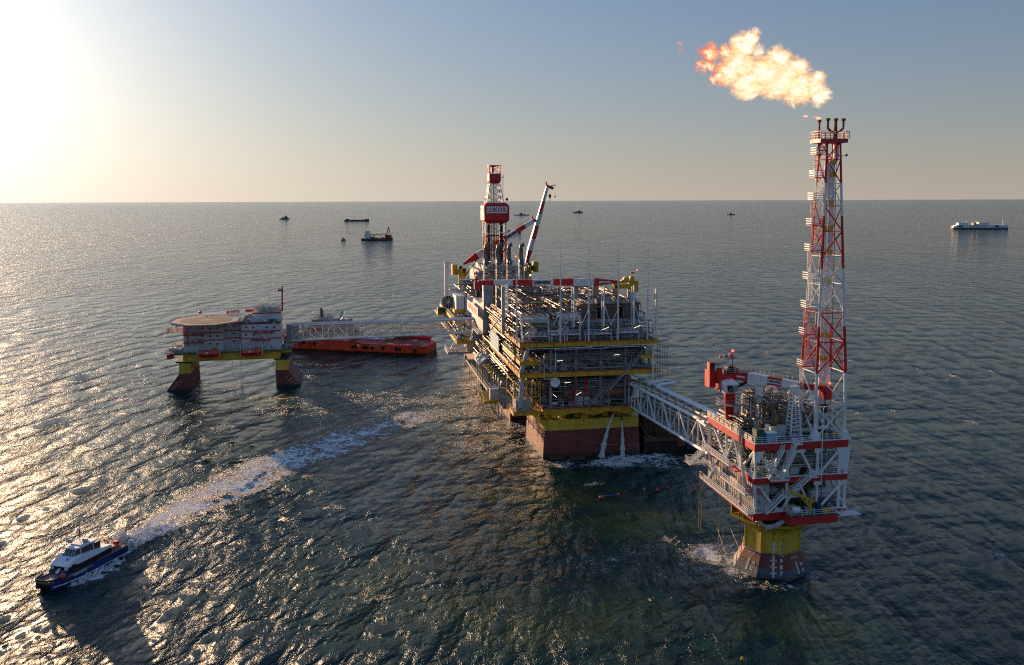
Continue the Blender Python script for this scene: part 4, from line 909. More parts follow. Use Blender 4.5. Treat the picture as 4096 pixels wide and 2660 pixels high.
# draught marks
def face(k, z, s, off=.03):
    """point on octagon face k at height z, s metres along the face"""
    r = f_(z) if z < 4.1 else 5.3
    a, b_ = Vector(octo(r, z)[k]), Vector(octo(r, z)[(k+1) % 8]); m_ = (a+b_)/2; t = (b_-a).normalized(); n_ = Vector((t.y, -t.x, 0)); return m_+t*s+n_*off, t, n_
WHB = WHI
for k, zoff, lo, hi, s0 in ((4, 0, 0.4, 6.2, 0.2), (3, 2.3, .7, 2.6, 0.), (5, 2.3, .7, 2.6, .2), (2, 2.3, .7, 2.6, 0.)):
    marks = MB(); z = lo
    while z <= hi:
        if abs(z-4.1) > .12:
            whole = abs((z*1.0) - round(z)) < .05; wd = .6 if whole else .22
            c, t, n_ = face(k, z, s0); up = (face(k, z+.1, s0)[0]-face(k, z-.1, s0)[0]).normalized()
            e = t*wd; f2 = up*(.07 if whole else .06); marks.hexa([c-e-f2, c+e-f2, c+e+f2, c-e+f2], [c-e-f2+n_*.02, c+e-f2+n_*.02, c+e+f2+n_*.02, c-e+f2+n_*.02])
        z = round(z+.2, 2)
    m_ = marks.build('draught_marks', WHB, RIS)
    for zz in range(1, 7):
        if k != 4 and zz > 2: continue
        c, t, n_ = face(k, zz+.05, s0+(1.4 if k == 4 else 1.2)); up = (face(k, zz+.15, 0)[0]-face(k, zz-.1, 0)[0]).normalized()
        num = str(zz+6) if k == 4 else str(zz+10)
        text(num, 1.0 if k == 4 else .75, WHB, m_, c, t, up, name='number', bold=.03)
    if k in (3, 5):
        c, t, n_ = face(k, 3.3, s0); up = (face(k, 3.4, 0)[0]-face(k, 3.2, 0)[0]).normalized(); text('ОТ ОП', .55, WHB, m_, c, t, up)
# decks
LV = [(13.9, 1.4), (20.3, 1.1), (26.6, 1.35)]
W_, Dp = 18.15, 21.7
for z, d in LV:
    MB().box(.2, .2, z-.45, W_-.2, Dp-.2, z-.05).build('deck_plate', DEK, RIS)
    MB().box(0, 0, z-d, W_, .2, z).box(0, .2, z-d, .2, Dp, z).box(W_-.2, .2, z-d, W_, Dp, z).box(.2, Dp-.2, z-d, W_-.2, Dp, z-.002).build('deck_edge_beam', RED, RIS)
    MB().box(-.06, -.1, z+.003, W_+.06, .3, z+.12).box(-.1, .3, z+.003, .3, Dp, z+.12).build('deck_rim', WHI, RIS)
    mb = MB()
    for x in np.arange(2, W_-1, 2.6): mb.box(x, .3, z-d+.1, x+.2, Dp-.3, z-.5)
    mb.each('deck_girder', GRY, RIS)
MB().box(5.6, -3.2, 12.5, 14.6, -.02, 13.88).build('front_balcony', RED, RIS); MB().box(5.8, -3, 13.9, 14.4, -.1, 13.95).build('balcony_plate', DEK, RIS)
# trusses
zc = [(13.9, 19.2), (20.3, 25.25)]
mb = MB()
for (z0, z1) in zc:
    for x, y in ((.4, .3), (6.5, .3), (12.3, .3), (16.6, .3), (17.8, .3), (.4, 6.5), (.4, 13), (.4, 21.2), (17.8, 7), (17.8, 14), (17.8, 21.2), (9, 21.2), (6, 10), (12, 10), (6, 16), (12, 16)): mb.cyl((x, y, z0), (x, y, z1), .27 if (x, y) not in ((6, 10), (12, 10)) else .4, n=10)
mb.each('column', WHI, RIS)
mb = MB()
for a, b_ in (((8.3, .3, 25.1), (5.9, .3, 20.6)), ((8.9, .3, 25.1), (11.4, .3, 20.6)), ((12.9, .3, 20.6), (16.9, .3, 25.1)), ((17.4, .3, 25), (16.4, .3, 20.5)), ((.6, .3, 24.9), (4.8, .3, 20.5)), ((.9, .3, 18.9), (4.7, .3, 14.2)), ((5.6, .3, 14.2), (8.9, .3, 19)), ((8.8, .3, 19), (11, .3, 14.6)), ((12.9, .3, 14.2), (17.6, .3, 19)),
              ((.4, 19.4, 25.1), (.4, 13.6, 20.6)), ((.4, 9.9, 25.1), (.4, 12.6, 20.6)), ((.4, 9.4, 25.1), (.4, 7, 20.6)), ((.4, 1.0, 25.0), (.4, 3.6, 22.6)), ((.4, .6, 24.8), (.4, 2.6, 20.6)), ((.4, 3.6, 22.6), (.4, 6.2, 20.6)),
              ((.4, 21, 14.2), (.4, 17, 19)), ((17.8, .6, 25), (17.8, 7, 20.6)), ((17.8, 13.6, 25), (17.8, 7.4, 20.6)), ((17.8, .6, 14.3), (17.8, 7, 19)), ((17.8, 14, 25), (17.8, 21, 20.6))): mb.cyl(a, b_, .26, n=8)
mb.each('truss_brace', WHI, RIS)
mb = MB()
for x0, x1, z0, z1 in ((7.4, 9.8, 24.6, 25.25), (11.6, 13.4, 20.3, 21.2), (4.6, 6.2, 20.4, 21.1), (4.2, 6.0, 13.95, 14.6), (11.7, 12.9, 24.4, 25.25), (11.7, 12.9, 18.4, 19.2)): mb.box(x0, .12, z0, x1, .5, z1)
mb.hexa([(16.9, .1, 21), (18.2, .1, 21), (18.2, .7, 21), (16.9, .7, 21)], [(15.9, .1, 25.25), (18.7, .1, 25.25), (18.7, .7, 25.25), (15.9, .7, 25.25)]); mb.hexa([(.1, .1, 23.2), (1.0, .1, 23.2), (1.0, .6, 23.2), (.1, .6, 23.2)], [(0, .1, 25.25), (2, .1, 25.25), (2, .6, 25.25), (0, .6, 25.25)])
mb.each('gusset_plate', WHI, RIS)
MB().tube([(1.2, .8, 12.4), (2.8, .2, 11.0), (4.6, .3, 11.3), (7.2, .4, 12.6), (10, .8, 12.6)], .5, 10).build('under_deck_pipe', WHIR, RIS)
mb = MB()
for x, y in ((2, 4), (13, 4), (2, 16), (13, 16), (7.6, 1.8)): mb.cyl((x, y, 12.5), (OC[0]+(x-OC[0])*.6, OC[1]+(y-OC[1])*.6, 9.6), .5, n=10)
mb.each('deck_support', WHIR, RIS)
MB().loft([octo(4.5, 9.5), octo(4.5, 12.5)]).build('core_column', DRK, RIS)
# interior: dark sheets painting in the shade between decks, vessels, pipes, cabins
MB().box(2.5, 8, 13.95, 17, 8.3, 19).box(2.5, 9, 20.35, 17, 9.3, 25.1).build('deck_shade_sheet', DRK, RIS)
MB().vessel((12.6, 3.2, 15.9), (16.2, 3.2, 15.9), 1.0, 16).build('white_vessel', WHI, RIS); MB().vessel((4.6, 4.2, 16.6), (9.6, 4.2, 16.6), .9, 16).build('white_vessel', WHI, RIS)
MB().vessel((8, 4.5, 21.9), (8.1, 6.5, 21.9), 1.0, 16).build('red_vessel', RED, RIS); MB().box(3.6, 3, 22.2, 12, 6.8, 24).build('grey_duct', GRY, RIS)
for rg_, n_, rs in (((3, 1, 14.4, 17.6, 7.6, 18.8), 70, (.05, .15)), ((1, 1, 20.8, 17.6, 8.6, 25), 90, (.05, .18)), ((.6, 8, 20.6, 2.2, 21, 25), 40, (.06, .16)), ((2, 8, 13.9, 17, 21, 25), 50, (.06, .2))):
    pipes(MB(), rg_, n_, rn, rs).build('pipework', WHIR if rg_[2] > 20 else PIP, RIS, kind='stuff')
mb = MB()
for x in (13.2, 13.9, 14.6, 15.3): mb.cyl((x, 5.5, 13.9), (x, 5.5, 26), .26, n=8)
for x in (10.8, 11.5): mb.cyl((x, 3.5, 13.9), (x, 3.5, 20), .24, n=8)
mb.each('riser_pipe', PIP, RIS)
mb = MB()
for x, z in ((14.2, 20.4), (15.6, 20.4), (14.8, 26.6), (16.2, 26.6), (16.9, 26.6)): mb.cyl((x, 1.8, z), (x, 1.8, z+.9), .3, n=10)
mb.each('yellow_bollard', YEL, RIS)
clutter(MB(), (3, 1, 20.3, 17, 7, 22), 18, rn).build('deck_equipment', WHIR, RIS, kind='stuff')
# cabin at the lower left with doors, panels and louvres along the lit side
cb = MB().box(.5, .9, 14, 3.4, 21, 19.0).build('side_cabin', WHIR, RIS)
MB().box(2.0, .82, 16.9, 2.6, .88, 18.0).build('warning_panel', paint('orange_sign', (.6, .2, .02)), cb)
MB().box(.9, .83, 14.1, 1.8, .88, 16.2).build('cabin_door', GRY, cb)
mb = MB()
for y in np.arange(1.6, 20.5, .85): mb.box(.38, y, 14.1, .47, y+.08, 18.9)
mb.each('cabin_rib', STE, cb)
mb = MB(); y = 3.
for y0_, y1_ in ((4.2, 5.2), (5.4, 6.6), (6.8, 7.6), (12.2, 13.4), (13.6, 14.8), (15, 16.2), (16.4, 17.6)): mb.box(-1.18, y0_, 17.3, -1.02, y1_, 18.7)
mb.each('brown_louvre', TAN, RIS)
# side galleries with rails
mb = MB()
for (z, v0, v1, ww) in ((20.5, 8, 19, 1.3), (17.2, .8, 21, 1.25), (14.05, -.6, 22, 1.3)):
    MB().box(-ww, v0, z-.2, -.02, v1, z).box(-ww-.04, v0, z-.22, -ww-.002, v1, z+.14).build('side_gallery', WHIR, RIS)
    MB().rail([(-ww, v1, z), (-ww, v0, z), (-.1, v0, z)], t=.075, sp=1.3).build('handrail', WHI, RIS)
    for y in np.arange(v0+.5, v1, 2.6): mb.beam((-ww+.1, y, z-.2), (-.1, y, z-1.3), .12)
mb.each('gallery_bracket', WHIR, RIS)
MB().box(-4.6, 19, 17.4, -.1, 22, 17.6).rail([(-.2, 22, 17.6), (-4.5, 22, 17.6), (-4.5, 19, 17.6)], t=.08).build('corner_balcony', WHIR, RIS)
MB().stair((-4.2, 19.4, 17.6), (-1.2, 19.4, 20.5), 1).build('stairway', WHI, RIS)
mb = MB()
for z, u0_, u1_, v_ in ((26.7, -.05, W_, -.02), (20.4, .1, 3, -.02), (20.4, 11.2, W_, 0)): mb.rail([(u0_, v_, z), (u1_, v_, z)], t=.07, sp=1.4)
mb.rail([(0, Dp, 26.7), (0, 0, 26.7)], t=.075, sp=1.3).rail([(W_, 0, 26.7), (W_, Dp, 26.7)], t=.07).rail([(-.05, 0, 20.4), (-.05, 8, 20.4)], t=.07).rail([(5.7, -.1, 13.95), (5.7, -3.1, 13.95), (14.5, -3.1, 13.95), (14.5, -.1, 13.95)], t=.07, sp=2).rail([(.2, -.2, 13.95), (4.4, -.2, 13.95)], t=.07)
mb.box(15.8, -2.2, 13.2, 19.8, -.02, 13.35).rail([(15.9, -2.1, 13.35), (19.7, -2.1, 13.35), (19.7, 0, 13.35)], t=.07); mb.build('handrail', WHI, RIS)
mb = MB()
for y0_ in np.arange(1, 20, 2.1): mb.box(-.09, y0_, 26.9, -.04, y0_+1.6, 27.6)
mb.each('rail_panel', TAN, RIS)
for p, q in (((2.4, -.6, 20.4), (5.2, -.6, 25.6)), ((4.9, -.6, 20.2), (7.6, -.6, 26.7)), ((6.6, -.6, 17.1), (10.6, -.6, 20.4)), ((2.0, -.6, 14), (5.6, -.6, 17.2)), ((5.3, -.55, 19.9), (2.2, -.55, 22.6))):
    if p[2] > q[2]: p, q = q, p
    MB().stair(p, q, .9, t=.12).build('stairway', WHI, RIS)
for (u0_, u1_, z) in ((1.6, 3.4, 22.6), (5.2, 8.2, 17.0), (10.2, 11.8, 20.3), (7.2, 8.6, 26.5), (2.8, 6.2, 20.1)):
    MB().box(u0_, -1.1, z-.15, u1_, -.05, z).rail([(u0_, -1.05, z), (u1_, -1.05, z)], t=.07).build('stair_landing', WHI, RIS)
sgn = MB().box(7.1, -.14, 26.9, 9.3, -.08, 27.95).build('sign_board', WHI, RIS); text('РАЙЗЕРНЫЙ\nБЛОК', .42, BLU, sgn, (8.2, -.16, 27.42), (1, 0, 0), (0, 0, 1), bold=.012)
sgn = MB().box(-.16, 9.9, 26.85, -.1, 12.1, 27.9).build('sign_board', WHI, RIS); text('РАЙЗЕРНЫЙ\nБЛОК', .42, RED, sgn, (-.18, 11, 27.38), (0, -1, 0), (0, 0, 1), bold=.012)
mb = MB(); mb.tube([(-.35, 5.4, 28.6), (-.35, 5.4, 23.6), (-.6, 4.4, 22), (-.6, 3.4, 20.6), (-.6, 3.0, 19.4), (-.6, 3.0, 17.4)], .3, 8); mb.tube([(-.45, 4.6, 25.2), (-.45, 4.6, 23.4), (-.8, 3.4, 21.6), (-.8, 2.4, 20), (-.8, 2.2, 17.4)], .34, 8); mb.each('bent_pipe', paint('cream_pipe', (.60, .54, .45), .5, .1), RIS)
MB().cyl((12.5, -.9, 18.8), (12.5, -.9, 32.6), .1, n=6).tube([(12.5, -.9, 32.6), (12.7, -.9, 33.1), (20.8, -.9, 33.3)], .1).build('thin_vent_line', WHI, RIS)
# things on the front balcony
t = thing('davit_crane', 'small yellow davit crane on the lower front balcony', 'davit', R, (10.1, -1.6, 13.95))
MB().cyl((10.1, -1.6, 13.95), (10.1, -1.6, 16.2), .32, n=10).build('post', YEL, t); MB().beam((10.4, -1.6, 16.3), (5.9, -1.6, 18.4), .42).beam((10, -1.6, 15), (8, -1.6, 17.3), .2).build('jib', YEL, t); MB().cyl((10.2, -2.1, 16.3), (10.2, -1.1, 16.3), .42, n=12).build('winch', YEL, t)
t = thing('hose_reel', 'white ribbed hose reel in front of the tan crate on the red balcony', 'hose reel', R, (6.8, -2.3, 13.95))
MB().cyl((6.1, -2.3, 14.9), (7.7, -2.3, 14.9), .55, n=16).build('drum', WHI, t); mb = MB()
for x in (6.05, 7.65): mb.cyl((x, -2.3, 14.9), (x+.1, -2.3, 14.9), .72, n=16); mb.beam((x, -2.3, 13.95), (x, -2.3, 14.9), .2)
mb.build('flange', STE, t)
for i, (x0, x1, y0_, h_, m_, nm, lb) in enumerate(((5.9, 7.5, -.9, 1.5, TAN, 'packing_crate', 'tan crate behind the white hose reel'), (12.2, 13.9, -1.4, .8, YEL, 'storage_box', 'ochre box beside the dark blue rack on the red balcony'), (11.1, 11.8, -1.5, 2.0, BLU, 'drum_rack', 'dark blue rack beside the yellow davit'), (8.9, 9.5, -1.3, 1.2, STE, 'waste_bag', 'pale sack between the hose reel and the yellow davit'))):
    o = MB().box(x0, y0_-.9, 13.96, x1, y0_, 13.96+h_).box(x0-.05, y0_-.95, 13.96+h_*.4, x1+.05, y0_+.02, 13.96+h_*.5).build(nm, m_, None, fr=R, base=(x0, y0_, 13.96)); tag(o, lb, nm.split('_')[1])
for (p, l) in (((-.75, -.12, 18.2), 0), ((-1.42, 21, 15), 1), ((.9, -.25, 18.1), 2), ((3.4, -.3, 14.9), 3), ((-1.42, 2.6, 15), 4)):
    c = Vector(p); ax = (0, 1) if abs(p[0]) > 1 and p[1] > 1 else (1, 0)
    o = MB().tube([c+Vector((ax[0]*.36*math.cos(k*.5236), ax[1]*.36*math.cos(k*.5236), .36*math.sin(k*.5236))) for k in range(13)], .09, 6).build('lifebuoy', REDL, None, fr=R, base=tuple(p), smooth=True)
    tag(o, ('red ring buoy on the middle gallery front corner of the riser platform', 'red ring buoy at the back end of the lowest side gallery', 'red ring buoy on the white cabin front', 'red ring buoy beside the lowest front stairway', 'red ring buoy near the front end of the lowest side gallery')[l], 'lifebuoy', 'lifebuoys on the riser platform')
# process area on the top deck
T = 26.65
mb = MB()
for x in (4.2, 7.4):
    for y in (10.5, 14.5): mb.beam((x, y, T), (x, y, 32.4), .35)
mb.each('frame_post', WHI, RIS)
MB().box(4, 10.3, 30.2, 7.7, 14.8, 30.5).rail([(4, 14.8, 30.5), (4, 10.3, 30.5), (7.7, 10.3, 30.5)], t=.08).box(7.5, 10.5, 31.2, 13, 10.9, 32).box(4.1, 10.3, 32.3, 7.5, 10.6, 32.6).build('process_platform', WHI, RIS)
MB().cyl((5.2, 9.6, T), (5.2, 9.6, 31.2), .62, n=14).cyl((5.2, 9.6, 31.2), (5.2, 9.6, 34.6), .72, .72, n=14).sph((5.2, 9.6, T+1.6), 1.3).build('scrubber_column', WHI, RIS, smooth=False)
for i, (x, y) in enumerate(((8, 5), (12.2, 6), (12.6, 10), (9.5, 8), (6.6, 6.2))): MB().ladder((x, y, T), 32.5-i*.5, (.3, 0), True).build('caged_ladder', STE, RIS)
MB().tube([(6.0, 7.5, 31.4), (6.8, 7.3, 30.8), (7.6, 7.1, 29.4), (8.0, 7, 27.6), (8, 7, T)], .45, 10).tube([(10.8, 8.3, 29.8), (9.8, 8, 29), (9.4, 7.6, 27.6), (9.4, 7.6, T)], .4, 10).build('striped_bend', YELH, RIS)
mb = MB()
for c in ((9.4, 13, 34.0), (13.3, 12, 33.2), (16, 9, 32.6)): mb.tube([(c[0]-.9, c[1], c[2]-4), (c[0]-.9, c[1], c[2]-.6), (c[0]-.5, c[1], c[2]), (c[0]+.4, c[1], c[2]), (c[0]+.8, c[1], c[2]-.6), (c[0]+.8, c[1], c[2]-2.6)], .33, 10)
mb.each('gooseneck_vent', WHI, RIS)
for rg_, n_, rs in (((3.4, 5.5, T, 13.5, 17, 33.2), 150, (.06, .2)), ((11, 3.5, T, 17.6, 18, 31), 60, (.07, .25)), ((1, 8, T, 4, 20, 28.6), 30, (.08, .2))): pipes(MB(), rg_, n_, rn, rs).build('pipework', PIP, RIS, kind='stuff')
clutter(MB(), (1.2, 2.5, T, 17, 20, 29), 60, rn).build('deck_equipment', WHIR, RIS, kind='stuff')
MB().box(.7, .8, T, 2.2, 2.6, T+2.3).build('green_cabinet', GRN, RIS); MB().box(2.6, .8, T, 4.7, 2.4, T+1.6).build('blue_cabinet', BUL, RIS)
MB().tube([(15.2, 4, T+5.9), (15.2, 4, T+5), (14.6, 4, T+4.5), (14.0, 4, T+4), (14.0, 4, T+1.2), (15.5, 4, T+1.4), (17.2, 4, T+.8), (17.6, 4, T+.1)], .42, 10).build('flare_feed_pipe', WHI, RIS)
mb = MB(); h0, h1 = 1.05, .5
for k in range(12):
    z0, z1 = T+k*.72, T+(k+1)*.72; a, b_ = h0+(h1-h0)*k/12, h0+(h1-h0)*(k+1)/12
    for sx, sy in ((-1, -1), (1, -1), (1, 1), (-1, 1)): mb.beam((9.2+sx*a, 3.6+sy*a, z0), (9.2+sx*b_, 3.6+sy*b_, z1), .22)
    for (p, q) in (((-1, -1), (1, -1)), ((1, -1), (1, 1)), ((1, 1), (-1, 1)), ((-1, 1), (-1, -1))): mb.beam((9.2+p[0]*b_, 3.6+p[1]*b_, z1), (9.2+q[0]*b_, 3.6+q[1]*b_, z1), .13)
mb.box(8.6, 3.0, 35.2, 9.9, 4.2, 36.1); mb.build('boom_rest_tower', WHI, RIS)
# ---------------------------------------------------------------- red crane
cx, cy = 1.7, 15.0
CR = thing('crane', 'bright red pedestal crane with white cab and striped windsock', 'crane', R, (cx, cy, T), 'platform cranes')
MB().cyl((cx, cy, T), (cx, cy, 30.6), .62, 1.05, n=20).cyl((cx, cy, 30.6), (cx, cy, 33.0), 1.08, n=20).build('pedestal', REDL, CR)
MB().cyl((cx, cy, 30.5), (cx, cy, 30.65), 2.6, n=20).tube([(cx+2.5*math.cos(a), cy+2.5*math.sin(a), 31.7) for a in np.linspace(0, 6.283, 21)], .05, 5).tube([(cx+2.5*math.cos(a), cy+2.5*math.sin(a), 31.2) for a in np.linspace(0, 6.283, 21)], .04, 5).build('ring_walkway', STE, CR)
MB().cyl((cx, cy, 33.0), (cx, cy, 33.4), 1.4, n=20).box(cx-2.6, cy-1.3, 33.3, cx+1.1, cy+1.3, 35).box(cx-4.7, cy-1.2, 34.1, cx-3.4, cy+1.2, 37.4).box(cx-3.4, cy-1.2, 35, cx+.7, cy+1.2, 36.6).cyl((cx-2.9, cy-1.5, 35), (cx-2.9, cy-1.5, 38), .55, n=14).build('machinery_house', REDL, CR)
MB().box(cx-4.6, cy-.9, 37.4, cx-3.5, cy+.4, 38.9).build('radiator', RED, CR); MB().box(cx-4.5, cy-.94, 37.6, cx-3.6, cy-.902, 38.7).build('radiator_grille', DRK, CR)
MB().rail([(cx-3.3, cy-1.2, 36.6), (cx+.7, cy-1.2, 36.6), (cx+.7, cy+1.2, 36.6)], t=.07).rail([(cx-3.3, cy-1.9, 34), (cx-1.4, cy-1.9, 34)], t=.07).box(cx-3.4, cy-1.9, 33.8, cx-1.3, cy-1.3, 34).build('handrail', STE, CR)
mb = MB().cyl((cx-.2, cy-.7, 37.3), (cx-.2, cy+.7, 37.3), .8, n=16).box(cx-1.6, cy-.8, 36.6, cx-.9, cy+.8, 37.4)
for k in range(8): mb.beam((cx-1.8, cy-.7+.2*k, 36.7), (cx+.6, cy-.6+.2*k, 37.6), .06)
mb.build('winch_drum', DRK, CR)
MB().beam((cx+.7, cy-.7, 35), (cx+1.2, cy-.7, 37.6), .35).beam((cx+.7, cy+.7, 35), (cx+1.2, cy+.7, 37.6), .35).build('boom_bracket', RED, CR)
cab = MB().hexa([(cx-2.3, cy-2.9, 33.2), (cx-.1, cy-2.8, 33.2), (cx-.1, cy-1.32, 33.2), (cx-2.3, cy-1.32, 33.2)], [(cx-2.8, cy-2.9, 35.0), (cx+.5, cy-3.1, 34.9), (cx+.5, cy-1.32, 34.9), (cx-2.8, cy-1.32, 35.0)]).hexa([(cx-2.8, cy-2.9, 35.0), (cx+.5, cy-3.1, 34.9), (cx+.5, cy-1.32, 34.9), (cx-2.8, cy-1.32, 35.0)], [(cx-2.7, cy-2.7, 35.5), (cx-.3, cy-2.7, 35.8), (cx-.3, cy-1.32, 35.8), (cx-2.7, cy-1.32, 35.5)]).build('cab', WHI, CR)
MB().hexa([(cx-1.7, cy-2.95, 33.4), (cx-.6, cy-2.9, 33.35), (cx-.6, cy-2.7, 33.35), (cx-1.7, cy-2.7, 33.4)], [(cx-1.85, cy-3.03, 34.8), (cx-.45, cy-3.1, 34.7), (cx-.45, cy-2.8, 34.7), (cx-1.85, cy-2.8, 34.8)]).build('side_window', GLA, cab)
MB().hexa([(cx-.5, cy-2.9, 33.35), (cx-.06, cy-2.85, 33.35), (cx-.05, cy-1.5, 33.35), (cx-.45, cy-1.5, 33.35)], [(cx-.35, cy-3.13, 34.8), (cx+.53, cy-3.13, 34.8), (cx+.55, cy-1.5, 34.8), (cx-.3, cy-1.5, 34.8)]).build('front_window', GLA, cab)
mb = MB()
for k in range(5): mb.beam((cx-.48+k*.1, cy-2.93, 33.35), (cx-.33+k*.2, cy-3.16, 34.8), .04)
mb.beam((cx-1.6, cy-3.0, 33.4), (cx-.5, cy-3.14, 34.7), .06).build('window_bars', WHI, cab)
hp, tp = (cx+1.9, cy, 38.2), None
u_, z_ = R.v(3285, 1558, 3.5); 
bnd = [(0, .2, 0), (.2, .43, 1), (.43, .60, 0), (.60, .785, 1), (.785, 1, 0)]
hp = (cx+.3, cy-.3, 36.3); tp = (u_-.6, 3.5, z_+.3)
bb, d_, x_, y_, wd_ = boom(CR, R, hp, tp, (.9, 1.85), 1.0, bnd, (RED, WHI)); letter_on(bb, hp, tp, .515, .62, .62, BK, panel=(2.9, .8)); letter_on(bb, hp, tp, .13, .66, .36, STE, panel=(2.2, .3), body=' ')
MB().beam((cx+1.0, cy-.8, 33.8), Vector(hp).lerp(Vector(tp), .22)+Vector((0, -.3, -.5)), .35).beam((cx+1.0, cy+.6, 33.8), Vector(hp).lerp(Vector(tp), .26)+Vector((0, .5, -.5)), .35).build('boom_cylinder', DRK, CR)
q = Vector(tp); MB().beam(q, q+Vector((2.2, -1.0, -.3)), .5).hexa([(q.x+.7, q.y-.9, q.z-2), (q.x+1.9, q.y-1.4, q.z-2), (q.x+1.9, q.y-.4, q.z-2), (q.x+.7, q.y-.1, q.z-2)], [(q.x+.2, q.y-.9, q.z+.5), (q.x+2, q.y-1.4, q.z+.5), (q.x+2, q.y-.4, q.z+.5), (q.x+.2, q.y-.1, q.z+.5)]).build('boom_head', RED, CR)
hook(CR, (q.x+.6, q.y-1.2, q.z-.4), R.v(3262, 1652, 2.3)[1], paint('hazard_black', (.05, .045, .02)))
MB().sph((q.x+1.6, q.y-1.2, q.z+1.1), .2).build('warning_light', RLM, CR)
a_, b__ = R.v(2931, 1403, cy); MB().cyl((a_, cy, 36.6), (a_, cy, b__-.15), .09, n=6).build('signal_mast', REDL, CR); MB().sph((a_, cy, b__), .22).build('warning_light', RLM, CR)
ws = MB(); z_ = R.v(2931, 1420, cy)[1]
for k in range(5):
    r0, r1 = .46-k*.055, .46-(k+1)*.055; xa, xb = a_-.1-k*.52, a_-.1-(k+1)*.52
    ws.loft([[(xa, cy+r0*math.cos(a), z_-k*.05+r0*math.sin(a)) for a in np.linspace(0, 6.283, 11)[:-1]], [(xb, cy+r1*math.cos(a), z_-(k+1)*.05+r1*math.sin(a)) for a in np.linspace(0, 6.283, 11)[:-1]]], k % 2)
ws.build('windsock', [PNK, WHI], CR)
# ---------------------------------------------------------------- flare tower
TC = (14.95, 3.9)
TW = thing('flare_tower', 'tall slender flare tower banded red and white, with pipes and ladders', 'flare tower', R, (TC[0], TC[1], T))
def hw(z): return 2.85 if z < 37 else 2.85+(1.25-2.85)*(z-37)/(80.2-37)
RW = [(T, 38.7, WHI), (38.7, 47.2, RED), (47.2, 57.6, WHI), (57.6, 67.0, RED), (67.0, 72.9, WHI), (72.9, 80.2, RED)]
levels = [T, 32.6, 38.7, 44.3, 49.6, 54.7, 59.8, 64.3, 68.8, 72.8, 77.1, 80.2]
def cnr(z): h_ = hw(z); return [Vector((TC[0]+sx*h_, TC[1]+sy*h_, z)) for sx, sy in ((-1, -1), (1, -1), (1, 1), (-1, 1))]
for z0, z1, m_ in RW:
    mb = MB()
    zs_ = [z0]+[l for l in levels if z0 < l < z1]+[z1]
    for a, b_ in zip(zs_[:-1], zs_[1:]):
        A_, B_ = cnr(a), cnr(b_); th = .31-.12*(a-T)/54
        for i in range(4): mb.cyl(A_[i], B_[i], th, n=8)
    for a, b_ in zip(levels[:-1], levels[1:]):
        mid = (a+b_)/2
        if not z0 <= mid < z1: continue
        A_, B_ = cnr(a), cnr(b_); th = .155-.055*(a-T)/54
        for i in range(4):
            j = (i+1) % 4; mb.cyl(B_[i], B_[j], th*.75, n=6)
            if levels.index(a) % 2 == 0: mb.cyl(A_[i], B_[j], th, n=6)
            else: mb.cyl(A_[j], B_[i], th, n=6)
            if a < 30 or 38 < a < 40: mb.cyl(A_[i], B_[j], th, n=6) if levels.index(a) % 2 else mb.cyl(A_[j], B_[i], th, n=6)
    mb.build('tower_section', m_, TW)
mb = MB()
for i, c in enumerate(cnr(T)): mb.hexa([c+Vector((-.9, -.9, -.0)), c+Vector((.9, -.9, 0)), c+Vector((.9, .9, 0)), c+Vector((-.9, .9, 0))], [c+Vector((-.35, -.35, 1.7)), c+Vector((.35, -.35, 1.7)), c+Vector((.35, .35, 1.7)), c+Vector((-.35, .35, 1.7))])
mb.each('leg_shoe', WHI, TW)
for (x, y, r_) in ((TC[0]-.3, TC[1]+.4, .42), (TC[0]+.55, TC[1]-.1, .55)):
    MB().cyl((x, y, T+3), (x, y, 77), r_*.82, n=12).build('flare_pipe', WHI, TW)
    mb = MB()
    for z in (31.5, 35.4, 40.5, 44.8, 49.5, 54.8, 60, 64.3, 69, 74, 76): mb.cyl((x, y, z), (x, y, z+.9), r_*.82+.02, n=12)
    mb.each('yellow_pipe_band', YELH, TW)
MB().cyl((TC[0]+1.4, TC[1]-.5, T), (TC[0]+1.0, TC[1]-.5, 80), .08, n=6).build('thin_line', PIP, TW)
MB().tube([(TC[0]-.3, TC[1], 70), (TC[0]-.3, TC[1], 75.5), (TC[0]+.5, TC[1], 76.2), (TC[0]+1.2, TC[1], 77.2), (TC[0]+1.2, TC[1], 80.5)], .5, 12).build('bent_pipe', WHI, TW)
for i, z in enumerate((39.6, 45.5, 50.5, 55.7, 60.8, 65.4, 70.0, 74.0, 78.1)):
    h_ = hw(z); x0, y0_ = TC[0]-h_-.9, TC[1]+h_*.2-.6; w2 = 2.2 if z < 66 else 1.8
    lit = MB().box(x0-.6, y0_-.1, z-.12, x0+w2-.4, y0_+1.9, z)
    pf = lit.build('landing', RED if (z < 46 or 57 < z < 66 or z > 73) else WHI, TW)
    mb = MB()
    for f in (.18, .6, 1.0): mb.box(x0-.62, y0_-.14, z+f, x0+w2-.42, y0_-.1, z+f+.17); mb.box(x0-.66, y0_-.1, z+f, x0-.62, y0_+1.9, z+f+.17)
    mb.build('landing_guard', WHI, pf)
zz = [T, 39.6, 45.5, 50.5, 55.7, 60.8, 65.4, 70.0, 74.0, 78.1]
for i, (a, b_) in enumerate(zip(zz[:-1], zz[1:])):
    h_ = hw((a+b_)/2); MB().ladder((TC[0]-h_-.9+(.5 if i % 2 else -.1), TC[1]+h_*.2+.4, a), b_+1, (.25, 0), True).build('ladder', RED if (a < 46 and a > 38 or 57 < a < 66 or a > 73) else WHI, TW)
mb = MB()
for a, b_ in ((46, 50), (56, 60.5), (61, 65), (66, 74), (75, 80)): x = TC[0]-hw(a)+.4; mb.tube([(x-.5, TC[1]-.6, b_), (x+.1, TC[1]-.6, b_), (x+.1, TC[1]-.6, a)], .17, 8)
mb.each('cable_duct', STE, TW)
